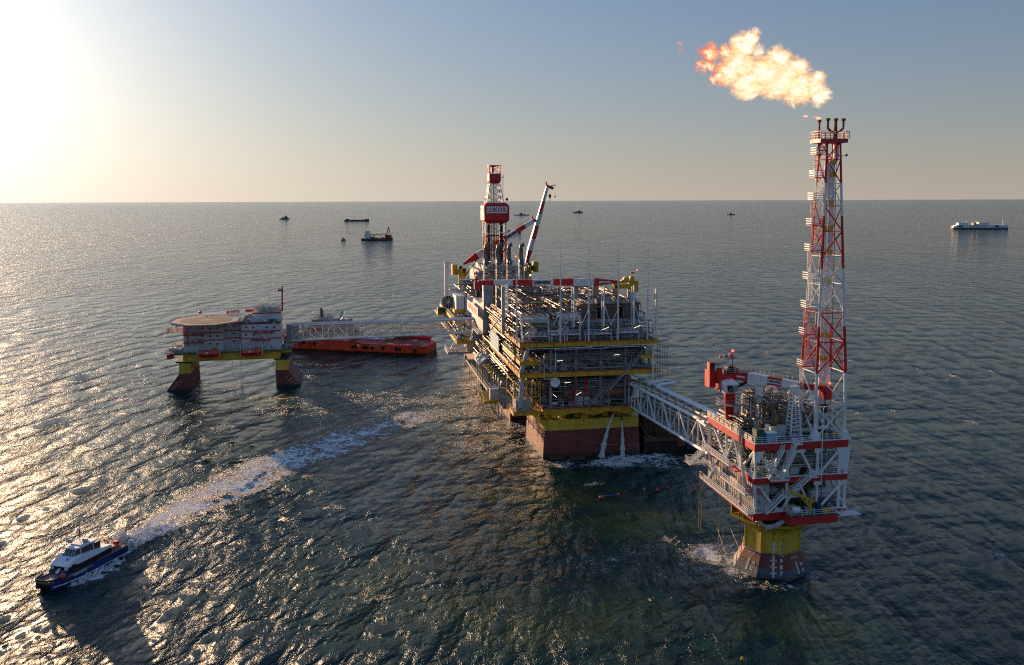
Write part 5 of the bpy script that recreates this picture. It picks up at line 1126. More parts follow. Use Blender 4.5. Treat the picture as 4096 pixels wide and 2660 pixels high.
for (x0, z) in ((-1.6, 49.8), (-1.6, 55.2), (-1.2, 69.8)):
    h_ = hw(z); MB().box(TC[0]+x0, TC[1]-h_-.05, z, TC[0]+h_+.1, TC[1]-h_+.5, z+.1).rail([(TC[0]+x0, TC[1]-h_, z+.1), (TC[0]+h_+.1, TC[1]-h_, z+.1)], t=.06).build('cross_walkway', WHI, TW)
MB().box(TC[0]-2.9, TC[1]-1.9, 80.0, TC[0]+2.4, TC[1]+1.9, 80.7).build('top_platform', RED, TW)
MB().rail([(TC[0]-2.9, TC[1]+1.9, 80.7), (TC[0]-2.9, TC[1]-1.9, 80.7), (TC[0]+2.6, TC[1]-1.9, 80.7), (TC[0]+2.6, TC[1]+1.9, 80.7), (TC[0]-2.9, TC[1]+1.9, 80.7)], 1.3, .9, .08).build('top_rail', RED, TW)
fx = TC[0]-2.2; MB().tube([(fx+1.8, TC[1], 78.6), (fx+.2, TC[1], 78.7), (fx, TC[1], 79), (fx, TC[1], 83.9)], .2, 10).cyl((fx, TC[1], 83.7), (fx, TC[1], 84.1), .36, n=12).build('pilot_burner', paint('scorched_rust', (.20, .09, .05), .7, .3), TW)
gx = TC[0]+.95; SR = MATS['scorched_rust']
mb = MB().tube([(gx, TC[1], 80.4), (gx, TC[1], 82.6), (gx, TC[1], 84.1)], [.42, .34, .26], 12).cyl((gx, TC[1], 84.0), (gx, TC[1], 84.4), .42, n=12)
for s_ in (-1, 1): mb.tube([(gx, TC[1], 81.8), (gx+s_*1.0, TC[1], 82.2), (gx+s_*1.5, TC[1], 82.7), (gx+s_*1.5, TC[1], 84.1)], .22, 10); mb.cyl((gx+s_*1.5, TC[1], 84.0), (gx+s_*1.5, TC[1], 84.4), .4, n=12)
mb.build('burner_head', SR, TW)
MB().sph((TC[0]+2.4, TC[1]-1.5, 77.8), .22).beam((TC[0]+1.2, TC[1]-1.4, 77.6), (TC[0]+2.4, TC[1]-1.5, 77.7), .1).build('obstruction_lamp', DRK, TW)
# ---------------------------------------------------------------- the flame: glowing gas above the burners
FV = 3.4
def fp(zx, zy, zr):
    px, py = 2650+zx/3.173, 80+zy/3.173; u, z = R.v(px, py, FV); return (u, z, zr/3.173*(R.o[1]+8)/F)
BL = [fp(*a) for a in ((2080, 960, 85), (1990, 1010, 90), (1950, 880, 130), (1930, 760, 120), (1720, 860, 210), (1720, 600, 140), (1500, 760, 240), (1470, 500, 160), (1300, 690, 240), (1225, 400, 90), (1100, 250, 130), (1000, 340, 150), (960, 560, 200), (1080, 800, 190), (850, 660, 170), (800, 400, 110), (1130, 930, 80), (600, 420, 115), (580, 600, 85), (660, 760, 70), (470, 560, 60), (255, 380, 40), (205, 285, 28), (730, 700, 80))]
fmt_, N, L, b = node_mat('flame_gas'); N.remove(b); out = N['Material Output']
tcf = N.new('ShaderNodeTexCoord'); PO = tcf.outputs['Object']
def vdist(c, wob):
    n = N.new('ShaderNodeVectorMath'); n.operation = 'DISTANCE'; L.new(wob, n.inputs[0]); n.inputs[1].default_value = c; return n.outputs['Value']
nw = noise(N, L, .42, 5, PO, .68, .6); vs_ = N.new('ShaderNodeVectorMath'); vs_.operation = 'MULTIPLY_ADD'; L.new(nw.outputs['Color'], vs_.inputs[0]); vs_.inputs[1].default_value = (4.2,)*3; L.new(PO, vs_.inputs[2])
base = (BL[10][0], FV, BL[4][1])
fld = None
for (u, z, r_) in BL:
    c = (u-base[0]+2.1, 2.1, z-base[2]+2.1); v_ = mth(N, L, 'SUBTRACT', 1, mth(N, L, 'DIVIDE', vdist(c, vs_.outputs[0]), r_))
    fld = v_ if fld is None else mth(N, L, 'MAXIMUM', fld, v_)
mpf = N.new('ShaderNodeMapping'); mpf.inputs['Rotation'].default_value = (0, rad(-28), 0); mpf.inputs['Scale'].default_value = (.62, 1, 1.15); L.new(PO, mpf.inputs[0])
nn_ = noise(N, L, .46, 6, mpf.outputs[0], .6, 2.2); nn2 = noise(N, L, 1.3, 4, mpf.outputs[0], .6, 1.8)
e_ = mth(N, L, 'ADD', mth(N, L, 'ADD', fld, mth(N, L, 'MULTIPLY_ADD', nn_.outputs[0], 1.25, -.58)), mth(N, L, 'MULTIPLY_ADD', nn2.outputs[0], .4, -.2))
den = mth(N, L, 'MULTIPLY', e_, 2.0, clamp=True)
xs2 = N.new('ShaderNodeSeparateXYZ'); L.new(PO, xs2.inputs[0])
lef = mth(N, L, 'MULTIPLY_ADD', xs2.outputs[0], -1/9., -.22, clamp=True)      # the cooler tail
heat = mth(N, L, 'SUBTRACT', mth(N, L, 'MULTIPLY_ADD', e_, 1.5, mth(N, L, 'ADD', mth(N, L, 'MULTIPLY_ADD', nn_.outputs[0], 1.3, -.75), mth(N, L, 'MULTIPLY_ADD', nn2.outputs[0], 1.1, -.32))), mth(N, L, 'MULTIPLY', lef, .7))
cr = ramp(N, L, heat, [(0, (.95, .13, .04)), (.22, (1, .30, .12)), (.42, (1., .55, .24)), (.62, (1, .80, .38)), (.85, (1, .95, .66)), (1, (1, 1, .9))])
em = N.new('ShaderNodeEmission'); L.new(cr.outputs[0], em.inputs[0]); L.new(mth(N, L, 'MULTIPLY', den, .98), em.inputs[1])
ab = N.new('ShaderNodeVolumeAbsorption'); ab.inputs[0].default_value = (.1, .1, .1, 1); L.new(mth(N, L, 'MULTIPLY', den, 1.45), ab.inputs['Density'])
ad = N.new('ShaderNodeAddShader'); L.new(em.outputs[0], ad.inputs[0]); L.new(ab.outputs[0], ad.inputs[1]); L.new(ad.outputs[0], out.inputs['Volume'])
try: fmt_.cycles.volume_sampling = 'DISTANCE'
except Exception: pass
mb = MB()
for (u, z, r_) in BL: mb.sph((u, FV, z), r_*1.2+.5, n=16, k=10)
fl = mb.build('flame', fmt_, None, fr=R, base=base); tag(fl, 'huge pale yellow and orange gas flame in the sky above the flare tower', 'flame')
rm = fl.modifiers.new('shell', 'REMESH'); rm.mode = 'VOXEL'; rm.voxel_size = .45
pf_, N, L, b = node_mat('small_flame_light'); b.inputs['Base Color'].default_value = (1, .3, .15, 1); b.inputs['Emission Color'].default_value = (1, .5, .3, 1); b.inputs['Emission Strength'].default_value = .8
npf = noise(N, L, 2.4, 4); L.new(ramp(N, L, npf.outputs[0], [(.42, (0,)*3), (.6, (.9,)*3)]).outputs[0], b.inputs['Alpha'])
o = MB().sph((fx-.2, TC[1], 84.4), .45, sz=.6).sph((fx-1.0, TC[1], 84.55), .42, sz=.45).sph((fx-2.7, TC[1], 84.7), .45, sz=.4).build('pilot_flame', pf_, None, fr=R, base=(fx, TC[1], 84.2), smooth=True); tag(o, 'tiny pink flame trailing from the single rusty burner pipe', 'flame')
# ---------------------------------------------------------------- pipe bridge to the riser platform
P0 = M.w((30.9, 2, 0)); P1 = R.w((-.2, 20.5, 0)); dv_ = (P1-P0); dv_.z = 0; LN = dv_.length; dv_.normalize()
B2 = Fr((P0.x, P0.y), math.degrees(math.atan2(dv_.y, dv_.x)))
BR = thing('pipe_bridge', 'white lattice bridge with big white pipes on top, sloping to the octagonal-based platform', 'bridge', B2, (LN/2, 2.5, 16), 'bridges between the platforms')
def zb2(u): return 13.5+(19.2-13.5)*u/LN
def zt2_(u): return 19.7+(25.2-19.7)*u/LN
Wd = 5.0
NB = 10
for sy, nm in ((0, 'near'), (Wd, 'far')):
    MB().cyl((0, sy, zb2(0)), (LN, sy, zb2(LN)), .36, n=10).build('bottom_chord', WHI, BR); MB().cyl((0, sy, zt2_(0)), (LN, sy, zt2_(LN)), .36, n=10).build('top_chord', WHI, BR)
    mb = MB(); md = MB()
    for k in range(NB+1):
        u = LN*k/NB; mb.cyl((u, sy, zb2(u)), (u, sy, zt2_(u)), .19, n=8)
        if k < NB:
            u2 = LN*(k+1)/NB
            if k % 2: md.cyl((u, sy, zt2_(u)), (u2, sy, zb2(u2)), .2, n=8)
            else: md.cyl((u, sy, zb2(u)), (u2, sy, zt2_(u2)), .2, n=8)
            um = (u+u2)/2; mb.cyl((um, sy, zb2(um)), (um, sy, zb2(um)+(zt2_(um)-zb2(um))*(.5)), .1, n=6)
    mb.each('upright', WHI, BR); md.each('diagonal', WHI, BR)
mb = MB()
for k in range(2*NB+1): u = LN*k/NB/2; mb.beam((u, 0, zb2(u)), (u, Wd, zb2(u)), .2); mb.beam((u, 0, zt2_(u)), (u, Wd, zt2_(u)), .22)
mb.each('cross_beam', WHI, BR)
fl2 = MB().hexa([(0, .5, zb2(0)+.1), (LN, .5, zb2(LN)+.1), (LN, 2.3, zb2(LN)+.1), (0, 2.3, zb2(0)+.1)], [(0, .5, zb2(0)+.2), (LN, .5, zb2(LN)+.2), (LN, 2.3, zb2(LN)+.2), (0, 2.3, zb2(0)+.2)]).build('walkway', STE, BR)
mb = MB()
for y in (.35, 2.4):
    for f in (.5, 1.0, 1.5): mb.beam((0, y, zb2(0)+f), (LN, y, zb2(LN)+f), .06)
    for k in range(40): u = LN*k/39.; mb.beam((u, y, zb2(u)), (u, y, zb2(u)+1.5), .06)
for f in (2.1, 2.6, 3.1, 3.6, 4.1): mb.beam((0, 3.0, zb2(0)+f), (LN, 3.0, zb2(LN)+f), .09)
mb.build('walkway_rail', STE, fl2)
mb = MB()
for y, f, r_ in ((3.2, .6, .22), (3.8, .6, .3), (4.4, .8, .25), (3.4, 1.9, .16), (4.2, 2.1, .2), (4.5, 3.2, .2), (3.6, 3.3, .14)): mb.cyl((0, y, zb2(0)+f), (LN, y, zb2(LN)+f), r_, n=8)
mb.each('inner_pipe', PIP, BR)
for y, r_, m_, dz in ((1.3, .28, paint('cream_pipe', (.6, .54, .45)), .55), (2.2, .14, PIP, .5), (2.6, .12, PIP, .5), (3.6, .36, WHI, .7), (4.6, .36, WHI, .7)):
    if r_ != .36 or y != 3.6: MB().cyl((-3, y, zt2_(0)+dz-.25), (LN, y, zt2_(LN)+dz), r_, n=10).build('top_pipe', m_, BR)
for (a, b_) in ((-3, LN*.14), (LN*.235, LN)): MB().cyl((a, 3.6, zt2_(a)+.7), (b_, 3.6, zt2_(b_)+.7), .36, n=10).build('top_pipe', WHI, BR)
a, b_ = LN*.14, LN*.235; MB().tube([(a, 3.6, zt2_(a)+.75), (a, 4.6, zt2_(a)+1.5), (a, 8.0, zt2_(a)+1.8), (a+.8, 8.6, zt2_(a)+1.8), (b_-.6, 8.6, zt2_(b_)+1.8), (b_, 8.0, zt2_(b_)+1.8), (b_, 4.6, zt2_(b_)+1.5), (b_, 3.6, zt2_(b_)+.75)], .36, 10).build('expansion_loop', WHI, BR)
a, b_ = LN*.10, LN*.17; MB().tube([(a, 1.3, zt2_(a)+.6), (a, -1.4, zt2_(a)+.5), (b_, -1.4, zt2_(b_)+.5), (b_, 1.3, zt2_(b_)+.6)], .22, 8).build('expansion_loop', MATS['cream_pipe'], BR)
MB().tube([(LN-3, 1.3, zt2_(LN)+.5), (LN-3, -1.3, zt2_(LN)+.2), (LN+2.5, -1.3, zt2_(LN)+.2)], .3, 8).build('expansion_loop', MATS['cream_pipe'], BR)
mb = MB()
for k in range(1, 10): u = LN*k/10; mb.box(u-.3, 1.0, zt2_(u)+.2, u+.3, 2.9, zt2_(u)+.95)
mb.each('pipe_clamp', paint('ochre_clamp', (.28, .20, .06), .6), BR)
# ---------------------------------------------------------------- accommodation platform
rn = random.Random(21)
ACC = thing('accommodation_platform', 'white living-quarters platform with helideck standing on two splayed red and yellow legs', 'accommodation platform', A, (17, 8, 0))
WM = paint('quarters_white', (.58, .60, .62), .5, 0, .12, .02, .5, .3)
def leg(x0, x1, y0, y1, s):
    """s=-1 splays to the left, +1 to the right below the knee"""
    zb_, zk, zt_ = -7, 6.5, 10.5; sp = lambda z: max(0, (zk-z))*.74
    def rg(z): e = sp(z); return [(x0-(e if s < 0 else 0), y0, z), (x1+(e if s > 0 else 0), y0, z), (x1+(e if s > 0 else 0), y1+.3*e, z), (x0-(e if s < 0 else 0), y1+.3*e, z)]
    o = MB().loft([rg(-7), rg(0), rg(zk)]).build('leg', REDH, ACC)
    MB().loft([rg(zk), rg(zt_)]).build('leg_top', YELH, o)
    mk = MB()
    xs0 = x0-sp(2) if s < 0 else x1+sp(2)
    for k in range(3): z = .9+k*1.1; xe = (x0-sp(z)+.9) if s < 0 else (x1+sp(z)-1.9); mk.box(xe, y0-.04, z, xe+1.1, y0-.002, z+.12)
    mk = mk.build('draught_marks', WHI, o)
    for k in range(3): z = 1.3+k*1.1; xe = (x0-sp(z)+2.4) if s < 0 else (x1+sp(z)-2.6); text(str(7+k), .8, WHI, mk, (xe, y0-.05, z), (1, 0, 0), (0, 0, 1), name='number')
leg(-2.0, 2.1, .9, 22, -1); leg(32.6, 37.0, .9, 22, 1)
MB().box(-3, .5, 10.5, 3, 22, 11.1).box(32, .5, 10.5, 37.6, 22, 11.1).build('leg_cap', DRK, ACC)
g = MB().box(-.3, -.3, 11.1, 34.4, 22, 14.2).box(-3.8, .5, 13.4, -.31, 21, 14.25).box(34.41, .5, 13.2, 38.5, 21, 14.2)
g.build('deck_girder', YEL, ACC)
mb = MB()
for x in (2.4, 8.8, 13.5, 19.8, 26, 31): mb.box(x, -.36, 11.15, x+.16, -.305, 14.15)
mb.box(-.3, -.4, 11.1, 34.4, -.31, 11.3).box(-.3, -.4, 14.0, 34.4, -.31, 14.2).box(15.2, -.5, 11.6, 19.6, -.32, 15.0).box(3.4, -.38, 12, 4.2, -.32, 13.6).box(31, -.38, 12, 31.8, -.32, 13.6); mb.build('girder_stiffener', YELH, ACC)
MB().box(-6.5, .2, 14.25, 38.8, 22, 14.45).box(-4.5, -1.6, 14.25, 35.5, .19, 14.45).build('main_deck', DEK, ACC)
MB().rail([(-6.4, 22, 14.45), (-6.4, .3, 14.45), (-4.4, -1.5, 14.45), (4.8, -1.5, 14.45)], t=.09).build('handrail', WHIR, ACC); MB().rail([(13.2, -1.5, 14.45), (20.2, -1.5, 14.45)], t=.09).build('handrail', WHIR, ACC); MB().rail([(28.4, -1.5, 14.45), (38.7, -1.5, 14.45), (38.7, 21, 14.45)], t=.09).build('handrail', WHIR, ACC)
MB().box(-6.2, 1, 12.2, -4, 4, 13.8).build('hanging_cabinet', RED, ACC)
# building blocks
SEC = [('a', .1, 14.2, 0, 14, 24.4), ('b', 14.2, 20.6, 4, 18, 25.2), ('c', 20.6, 34.7, 1, 14, 24.6)]
for n_, x0, x1, y0, y1, zt_ in SEC:
    bw = MB().box(x0, y0, 14.45, x1, y1, zt_).build('wall_block', WM, ACC)
    bd = MB()
    for zz in (18.85, 21.6, 24.4 if n_ != 'a' else None):
        if zz: bd.box(x0-.06, y0-.16, zz-.2, x1+.05, y0-.002, zz+.2); bd.box(x1+.002, y0-.16, zz-.2, x1+.12, y1, zz+.2) if n_ == 'c' else None
    bd.each('red_band', RED, bw)
    rb = MB(); x = x0+.4
    while x < x1: rb.box(x, y0-.05, 14.5, x+.07, y0-.003, zt_-.1); x += .62
    rb.build('wall_ribs', WM, bw)
up_ = MB().box(24.6, 2.4, 24.6, 34.7, 14, 28.0).build('wall_block', WM, ACC)
MB().box(24.4, 2.2, 27.9, 34.9, 14.2, 28.3).box(34.71, 2, 21.4, 34.85, 14, 21.8).each('red_band', RED, up_)
MB().box(20.4, .8, 24.6, 34.9, 14, 24.8).build('roof_deck', DEK, ACC); MB().box(24.6, 2.4, 28.3, 34.8, 14, 28.4).build('roof_deck', HAZ, ACC)
for rows, x0s, yy in (((635, 725, 815), (622, 717, 803), 0.), ((608, 695, 785), (1000,), 4.), ((620,), (1145, 1230, 1388, 1482), 1.), ((710,), (1140, 1237), 1.)):
    for ry in rows:
        for rx in x0s:
            u, z = A.v(600+rx/2.973, 1100+ry/2.973, yy); fr_ = MB().box(u-.52, yy-.12, z-.4, u+.52, yy-.055, z+.4).build('window', WHI, ACC)
            MB().box(u-.42, yy-.14, z-.3, u+.42, yy-.121, z+.3).build('pane', GLA, fr_)
for x, z in ((1.2, 17.4), (1.2, 20.2), (1.2, 23), (28, 15.2), (31, 15.3)): MB().box(x, -.12 if x < 10 else .86, z-.8, x+.7, -.055 if x < 10 else .93, z+.8).build('door', GRY, ACC)
# walkways and stairs on the front
for (x0, x1, y, z) in ((-.1, 7.2, 0, 21.2), (-.1, 7.2, 0, 18.4), (25, 32.6, 1, 21.3), (24, 31, 1, 18.5)):
    MB().box(x0, y-1.3, z-.35, x1, y-.2, z).build('balcony', RED, ACC); MB().rail([(x0, y-1.25, z), (x1, y-1.25, z)], t=.08).build('handrail', WHIR, ACC)
for p, q in (((5, -.8, 18.4), (2.4, -.8, 21.2)), ((5, -.8, 14.5), (2.4, -.8, 18.4)), ((29.6, .2, 18.5), (27, .2, 21.3)), ((27.6, .2, 14.6), (30, .2, 18.3)), ((30.5, .2, 21.4), (33, .2, 24.8))): MB().stair(p, q, .8, t=.1).build('stairway', WHI, ACC)
MB().rail([(20.8, 14, 24.8), (20.8, 1, 24.8), (34.7, 1, 24.8)], t=.09).build('handrail', WHIR, ACC); MB().rail([(24.7, 14, 28.4), (24.7, 2.5, 28.4), (34.7, 2.5, 28.4), (34.7, 14, 28.4)], t=.1).build('handrail', WHIR, ACC); MB().rail([(35.6, 1, 17.5), (35.6, 14, 17.5)], t=.1).build('handrail', WHIR, ACC)
mb = MB(); clutter(mb, (25, 3, 28.4, 34, 13, 30.5), 34, rn); pipes(mb, (25, 3, 28.5, 34, 13, 31), 30, rn, (.06, .16))
for k in range(14): x, y = rn.uniform(25, 34.5), rn.uniform(3, 13); mb.beam((x, y, 28.4), (x, y, 28.4+rn.uniform(1.5, 3.6)), .09)
mb.build('roof_equipment', WHIR, ACC, kind='stuff')
mb = MB(); clutter(mb, (20.8, 3, 24.8, 24, 13, 27), 12, rn); clutter(mb, (-5.6, 1, 14.45, -.6, 9, 17), 16, rn); clutter(mb, (35, 1, 14.45, 38, 9, 17), 12, rn); mb.build('deck_equipment', GRY, ACC, kind='stuff')
mb = MB()
for x in (-4.6, -3.2, -1.8): mb.cyl((x, 1.4, 15.6), (x, 3.0, 15.6), .6, n=14)
mb.each('white_drum', WHI, ACC)
MB().dish((24.6, .9, 26.3), 1.15, (.1, -1, .25)).build('satellite_dish', paint('dish_grey', (.45, .5, .54)), ACC); MB().dish((29.1, .9, 26.2), 1.1, (.1, -1, .25)).build('satellite_dish', MATS['dish_grey'], ACC)
MB().box(30.8, .8, 24.82, 33.6, 1.9, 25.9).build('green_locker', GRN, ACC)
mb = MB()
for sx, sy in ((-.4, -.4), (.4, -.4), (0, .5)): mb.beam((35.0+sx, 8+sy, 28), (35.5+sx*.4, 8+sy*.4, 37.4), .16)
for z in np.arange(28.5, 37, .9): f = 1-.6*(z-28)/9.4; mb.beam((35.0-.4*f+(z-28)*.05, 8-.4*f, z), (35+.4*f+(z-28)*.05, 8-.4*f, z+.45), .09); mb.beam((35+.4*f+(z-28)*.05, 8-.4*f, z+.45), (35-.4*f+(z-28)*.05, 8-.4*f, z+.9), .09)
mb.beam((35.2, 8, 28), (35.6, 8, 37.8), .22).box(34.9, 7.4, 35.6, 36.4, 8.6, 35.75); mb.build('radio_mast', RED, ACC)
fg = thing('flag', 'white, blue and red striped flag on the red radio mast', 'flag', A, (35.1, 7.7, 36.3))
for k, (z, m_) in enumerate(((36.4, WHI), (36.05, BLU), (35.7, REDL))): MB().hexa([(33.7, 7.6, z-.02-.1), (34.4, 7.9, z), (35.2, 7.7, z), (35.2, 7.74, z), (34.4, 7.94, z), (33.7, 7.64, z-.12)], [(33.7, 7.6, z+.2), (34.4, 7.9, z+.33), (35.2, 7.7, z+.33), (35.2, 7.74, z+.33), (34.4, 7.94, z+.33), (33.7, 7.64, z+.2)]).build('stripe', m_, fg)
MB().cyl((30.6, 6, 28.4), (30.6, 6, 38.6), .05, n=5).build('whip_aerial', STE, ACC)
# helideck
HP = [A.z(x, y, 26.4) for x, y in ((667, 1290), (731, 1303), (879, 1295), (966, 1272), (899, 1257), (802, 1259))]
hx, hy = sum(p[0] for p in HP)/6, sum(p[1] for p in HP)/6
HP = [(hx+12.6*math.cos(rad(22.5+45*k)), hy+14.0*math.sin(rad(22.5+45*k))) for k in range(8)]
hd = MB().prism(HP, 25.7, 26.2).build('helideck', RED, ACC)
sc_ = lambda f: [(hx+(p[0]-hx)*f, hy+(p[1]-hy)*f) for p in HP]
MB().prism(sc_(.985), 26.2, 26.24).build('deck_border', paint('helideck_cream', (.30, .265, .20), .8, 0, .2), hd)
MB().prism(sc_(.76), 26.25, 26.28).build('landing_area', HGR, hd)
MB().cyl((hx, hy, 26.29), (hx, hy, 26.31), 2.6, n=28).build('faded_circle', paint('faded_yellow_mark', (.2, .2, .16), .8), hd)
mb = MB(); O_ = sc_(1.13); I_ = sc_(1.0)
for k in range(8):
    a, b_ = I_[k], I_[(k+1) % 8]; c, d = O_[k], O_[(k+1) % 8]
    mb.beam((c[0], c[1], 26.35), (d[0], d[1], 26.35), .12)
    for j in range(7): f = j/7; p = (a[0]+(b_[0]-a[0])*f, a[1]+(b_[1]-a[1])*f); q = (c[0]+(d[0]-c[0])*f, c[1]+(d[1]-c[1])*f); mb.beam((p[0], p[1], 26), (q[0], q[1], 26.35), .1)
    for f in (.3, .6): e = sc_(1+.13*f); mb.beam((e[k][0], e[k][1], 26.1), (e[(k+1) % 8][0], e[(k+1) % 8][1], 26.1), .05)
mb.build('safety_net', WHIR, hd)
mb = MB()
for k in range(7): x = hx-9+k*3; mb.beam((x, hy-11, 25.6), (x, hy+10, 25.6), .35); mb.beam((x, 0, 24.3), (x, hy-9, 25.5), .2) if hy-9 < 0 else None
mb.beam((hx-11, hy-5, 25.5), (hx+11, hy-5, 25.5), .35); mb.each('helideck_beam', WHIR, hd)
MB().box(hx-13.6, hy-3, 22.4, hx-8, hy+3, 22.6).rail([(hx-8, hy-3, 22.6), (hx-13.5, hy-3, 22.6), (hx-13.5, hy+3, 22.6)], t=.1).beam((hx-13, hy-2.8, 22.5), (hx-11, hy-2.8, 25.7), .12).beam((hx-10, hy-2.8, 22.5), (hx-10, hy-2.8, 25.7), .12).build('access_platform', RED, ACC)
# crane boom lying behind the helideck
v = 20.; (ua, za), (ub, zb_) = A.v(790, 1256, v), A.v(1030, 1242, v)
AC = thing('crane', 'red and white crane boom lying behind the helideck', 'crane', A, (ub, v, 20), 'platform cranes')
MB().cyl((ub+1.2, v, 14.5), (ub+1.2, v, zb_-.5), 1.1, n=12).box(ub-.6, v-1.2, zb_-1, ub+2.4, v+1.2, zb_+1.6).build('pedestal', RED, AC)
bb, *_ = boom(AC, A, (ub, v, zb_+.2), (ua, v, za-.2), (.7, 1.25), .8, [(0, .2, 0), (.2, .3, 1), (.3, .52, 0), (.52, 1, 1)], (RED, WHI)); letter_on(bb, (ub, v, zb_+.2), (ua, v, za-.2), .4, .5, .62, BK, panel=(3.4, .7))
MB().sph((ua+1, v, za+.5), .7).build('head_sheave', RED, AC)
# lifeboats under their davits
def lifeboat(u0_, lab):
    t = thing('lifeboat', lab, 'lifeboat', A, (u0_+3.7, -2.3, 12.6), 'lifeboats on the living quarters')
    L0, ycc = u0_, -2.3; rings = []
    for f, hw_, zl in ((0, .35, 13.5), (.06, 1.0, 13.0), (.2, 1.45, 12.75), (.8, 1.45, 12.75), (.94, 1.0, 13.0), (1, .35, 13.4)):
        x = L0+7.5*f; rings.append([(x, ycc-hw_, 14.3), (x, ycc-hw_*.75, (zl+13.4)/2), (x, ycc, zl), (x, ycc+hw_*.75, (zl+13.4)/2), (x, ycc+hw_, 14.3)])
    MB().loft(rings).build('hull', REDL, t)
    rings = []
    for f, hw_, zt_ in ((.0, .36, 14.6), (.06, .98, 15.1), (.12, 1.35, 15.35), (.62, 1.35, 15.3), (.68, 1.3, 15.95), (.86, 1.25, 16.0), (.95, .95, 15.3), (1, .36, 14.6)):
        x = L0+7.5*f; rings.append([(x, ycc-hw_, 14.25), (x, ycc-hw_*.98, zt_-.35), (x, ycc-hw_*.7, zt_), (x, ycc+hw_*.7, zt_), (x, ycc+hw_*.98, zt_-.35), (x, ycc+hw_, 14.25)])
    MB().loft(rings).build('canopy', LBO, t)
    MB().box(L0+2.9, ycc-1.47, 14.3, L0+3.7, ycc-1.40, 15.0).build('side_hatch', WHI, t)
    mb = MB(); 
    for k in range(8): mb.box(L0+.7+k*.8, ycc-1.40, 15.05, L0+1.0+k*.8, ycc-1.36, 15.12); mb.box(L0+.7+k*.8, ycc-1.47, 14.28, L0+1.0+k*.8, ycc-1.43, 14.35)
    mb.build('reflective_strip', WHI, t); MB().box(L0+5.4, ycc-1.34, 15.5, L0+5.9, ycc-1.27, 15.8).build('cockpit_window', GLA, t)
    for x in (L0-.2, L0+7.7): MB().tube([(x, .2, 14.4), (x, -.6, 14.4), (x, -1.4, 16.6), (x, -2.5, 16.8), (x, -2.9, 16.2), (x, -2.9, 13.2)], .13, 6).build('davit_arm', WHI, ACC)
    MB().box(L0-.3, -1.4, 16.6, L0+7.8, -1.2, 16.8).rail([(L0-.2, -1.3, 16.8), (L0+7.7, -1.3, 16.8)], t=.06).build('davit_beam', WHIR, ACC)
lifeboat(5.3, 'orange lifeboat hanging under the helideck end of the quarters')
lifeboat(20.5, 'orange lifeboat hanging under the flat-roofed end with the satellite dishes')
jm2, N, L, b = node_mat('sun_tinted_falling_water'); b.inputs['Base Color'].default_value = (.8, .78, .74, 1); b.inputs['Roughness'].default_value = .9  # warm sunlight tint put into the base colour of this water
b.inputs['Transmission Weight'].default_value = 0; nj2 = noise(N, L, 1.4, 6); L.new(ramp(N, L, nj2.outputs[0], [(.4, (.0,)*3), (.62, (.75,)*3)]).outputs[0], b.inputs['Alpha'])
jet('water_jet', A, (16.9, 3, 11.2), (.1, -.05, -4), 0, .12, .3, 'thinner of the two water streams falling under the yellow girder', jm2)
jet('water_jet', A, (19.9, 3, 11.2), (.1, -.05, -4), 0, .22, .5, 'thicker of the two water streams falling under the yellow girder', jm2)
# ---------------------------------------------------------------- footbridge
e0 = A.w((36.5, 8.0, 0)); e1 = M.w((-1.2, 77.2, 0))
q0, q1 = ray(1170, 1362), ray(1905, 1330)
def onY(px, y, Y): d = ray(px, y); p = d*(Y/d[1]); return Vector((p[0], p[1], p[2]+HC))
a0, a1 = onY(1165, 1363, 340), onY(1903, 1330, 313.3); c0, c1 = onY(1162, 1302, 340), onY(1903, 1276, 313.3)
dd = a1-a0; dd.z = 0; L1 = dd.length; dd.normalize(); B1 = Fr((a0.x, a0.y), math.degrees(math.atan2(dd.y, dd.x)))
BG = thing('footbridge', 'long white lattice footbridge leading from the living quarters', 'bridge', B1, (L1/2, 2.5, 20), 'bridges between the platforms')
zb1 = lambda u: a0.z+(a1.z-a0.z)*u/L1
zt1 = lambda u: c0.z+(c1.z-c0.z)*u/L1
for sy in (0, 4.6):
    MB().cyl((0, sy, zb1(0)), (L1, sy, zb1(L1)), .3, n=8).build('bottom_chord', WHI, BG); MB().cyl((0, sy, zt1(0)), (L1, sy, zt1(L1)), .3, n=8).build('top_chord', WHI, BG)
    mb = MB(); md = MB(); NB = 14
    for k in range(NB+1):
        u = L1*k/NB; mb.cyl((u, sy, zb1(u)), (u, sy, zt1(u)), .17, n=6)
        if k < NB: u2 = L1*(k+1)/NB; md.cyl((u, sy, zb1(u) if k % 2 == 0 else zt1(u)), (u2, sy, zt1(u2) if k % 2 == 0 else zb1(u2)), .17, n=6)
    mb.each('upright', WHI, BG); md.each('diagonal', WHI, BG)
mb = MB()
for k in range(29): u = L1*k/28; mb.beam((u, 0, zt1(u)), (u, 4.6, zt1(u)), .18); mb.beam((u, 0, zb1(u)), (u, 4.6, zb1(u)), .2)
mb.each('cross_beam', WHIR, BG)
mb = MB()
for f in (.9, 1.5, 2.1, 2.6, 3.1, 3.6, 4.1, 4.5): mb.cyl((0, 3.9, zb1(0)+f), (L1, 3.9, zb1(L1)+f), .085, n=5)
for y, r_ in ((1.6, .2), (2.6, .28), (3.6, .24)): mb.cyl((-1, y, zt1(0)+.35), (L1+2, y, zt1(L1)+.35), r_, n=8)
mb.each('service_pipe', paint('cream_pipe', (.6, .54, .45)), BG)
fw2 = MB().hexa([(0, .4, zb1(0)+.1), (L1, .4, zb1(L1)+.1), (L1, 2.4, zb1(L1)+.1), (0, 2.4, zb1(0)+.1)], [(0, .4, zb1(0)+.2), (L1, .4, zb1(L1)+.2), (L1, 2.4, zb1(L1)+.2), (0, 2.4, zb1(0)+.2)]).build('walkway', STE, BG)
mb = MB()
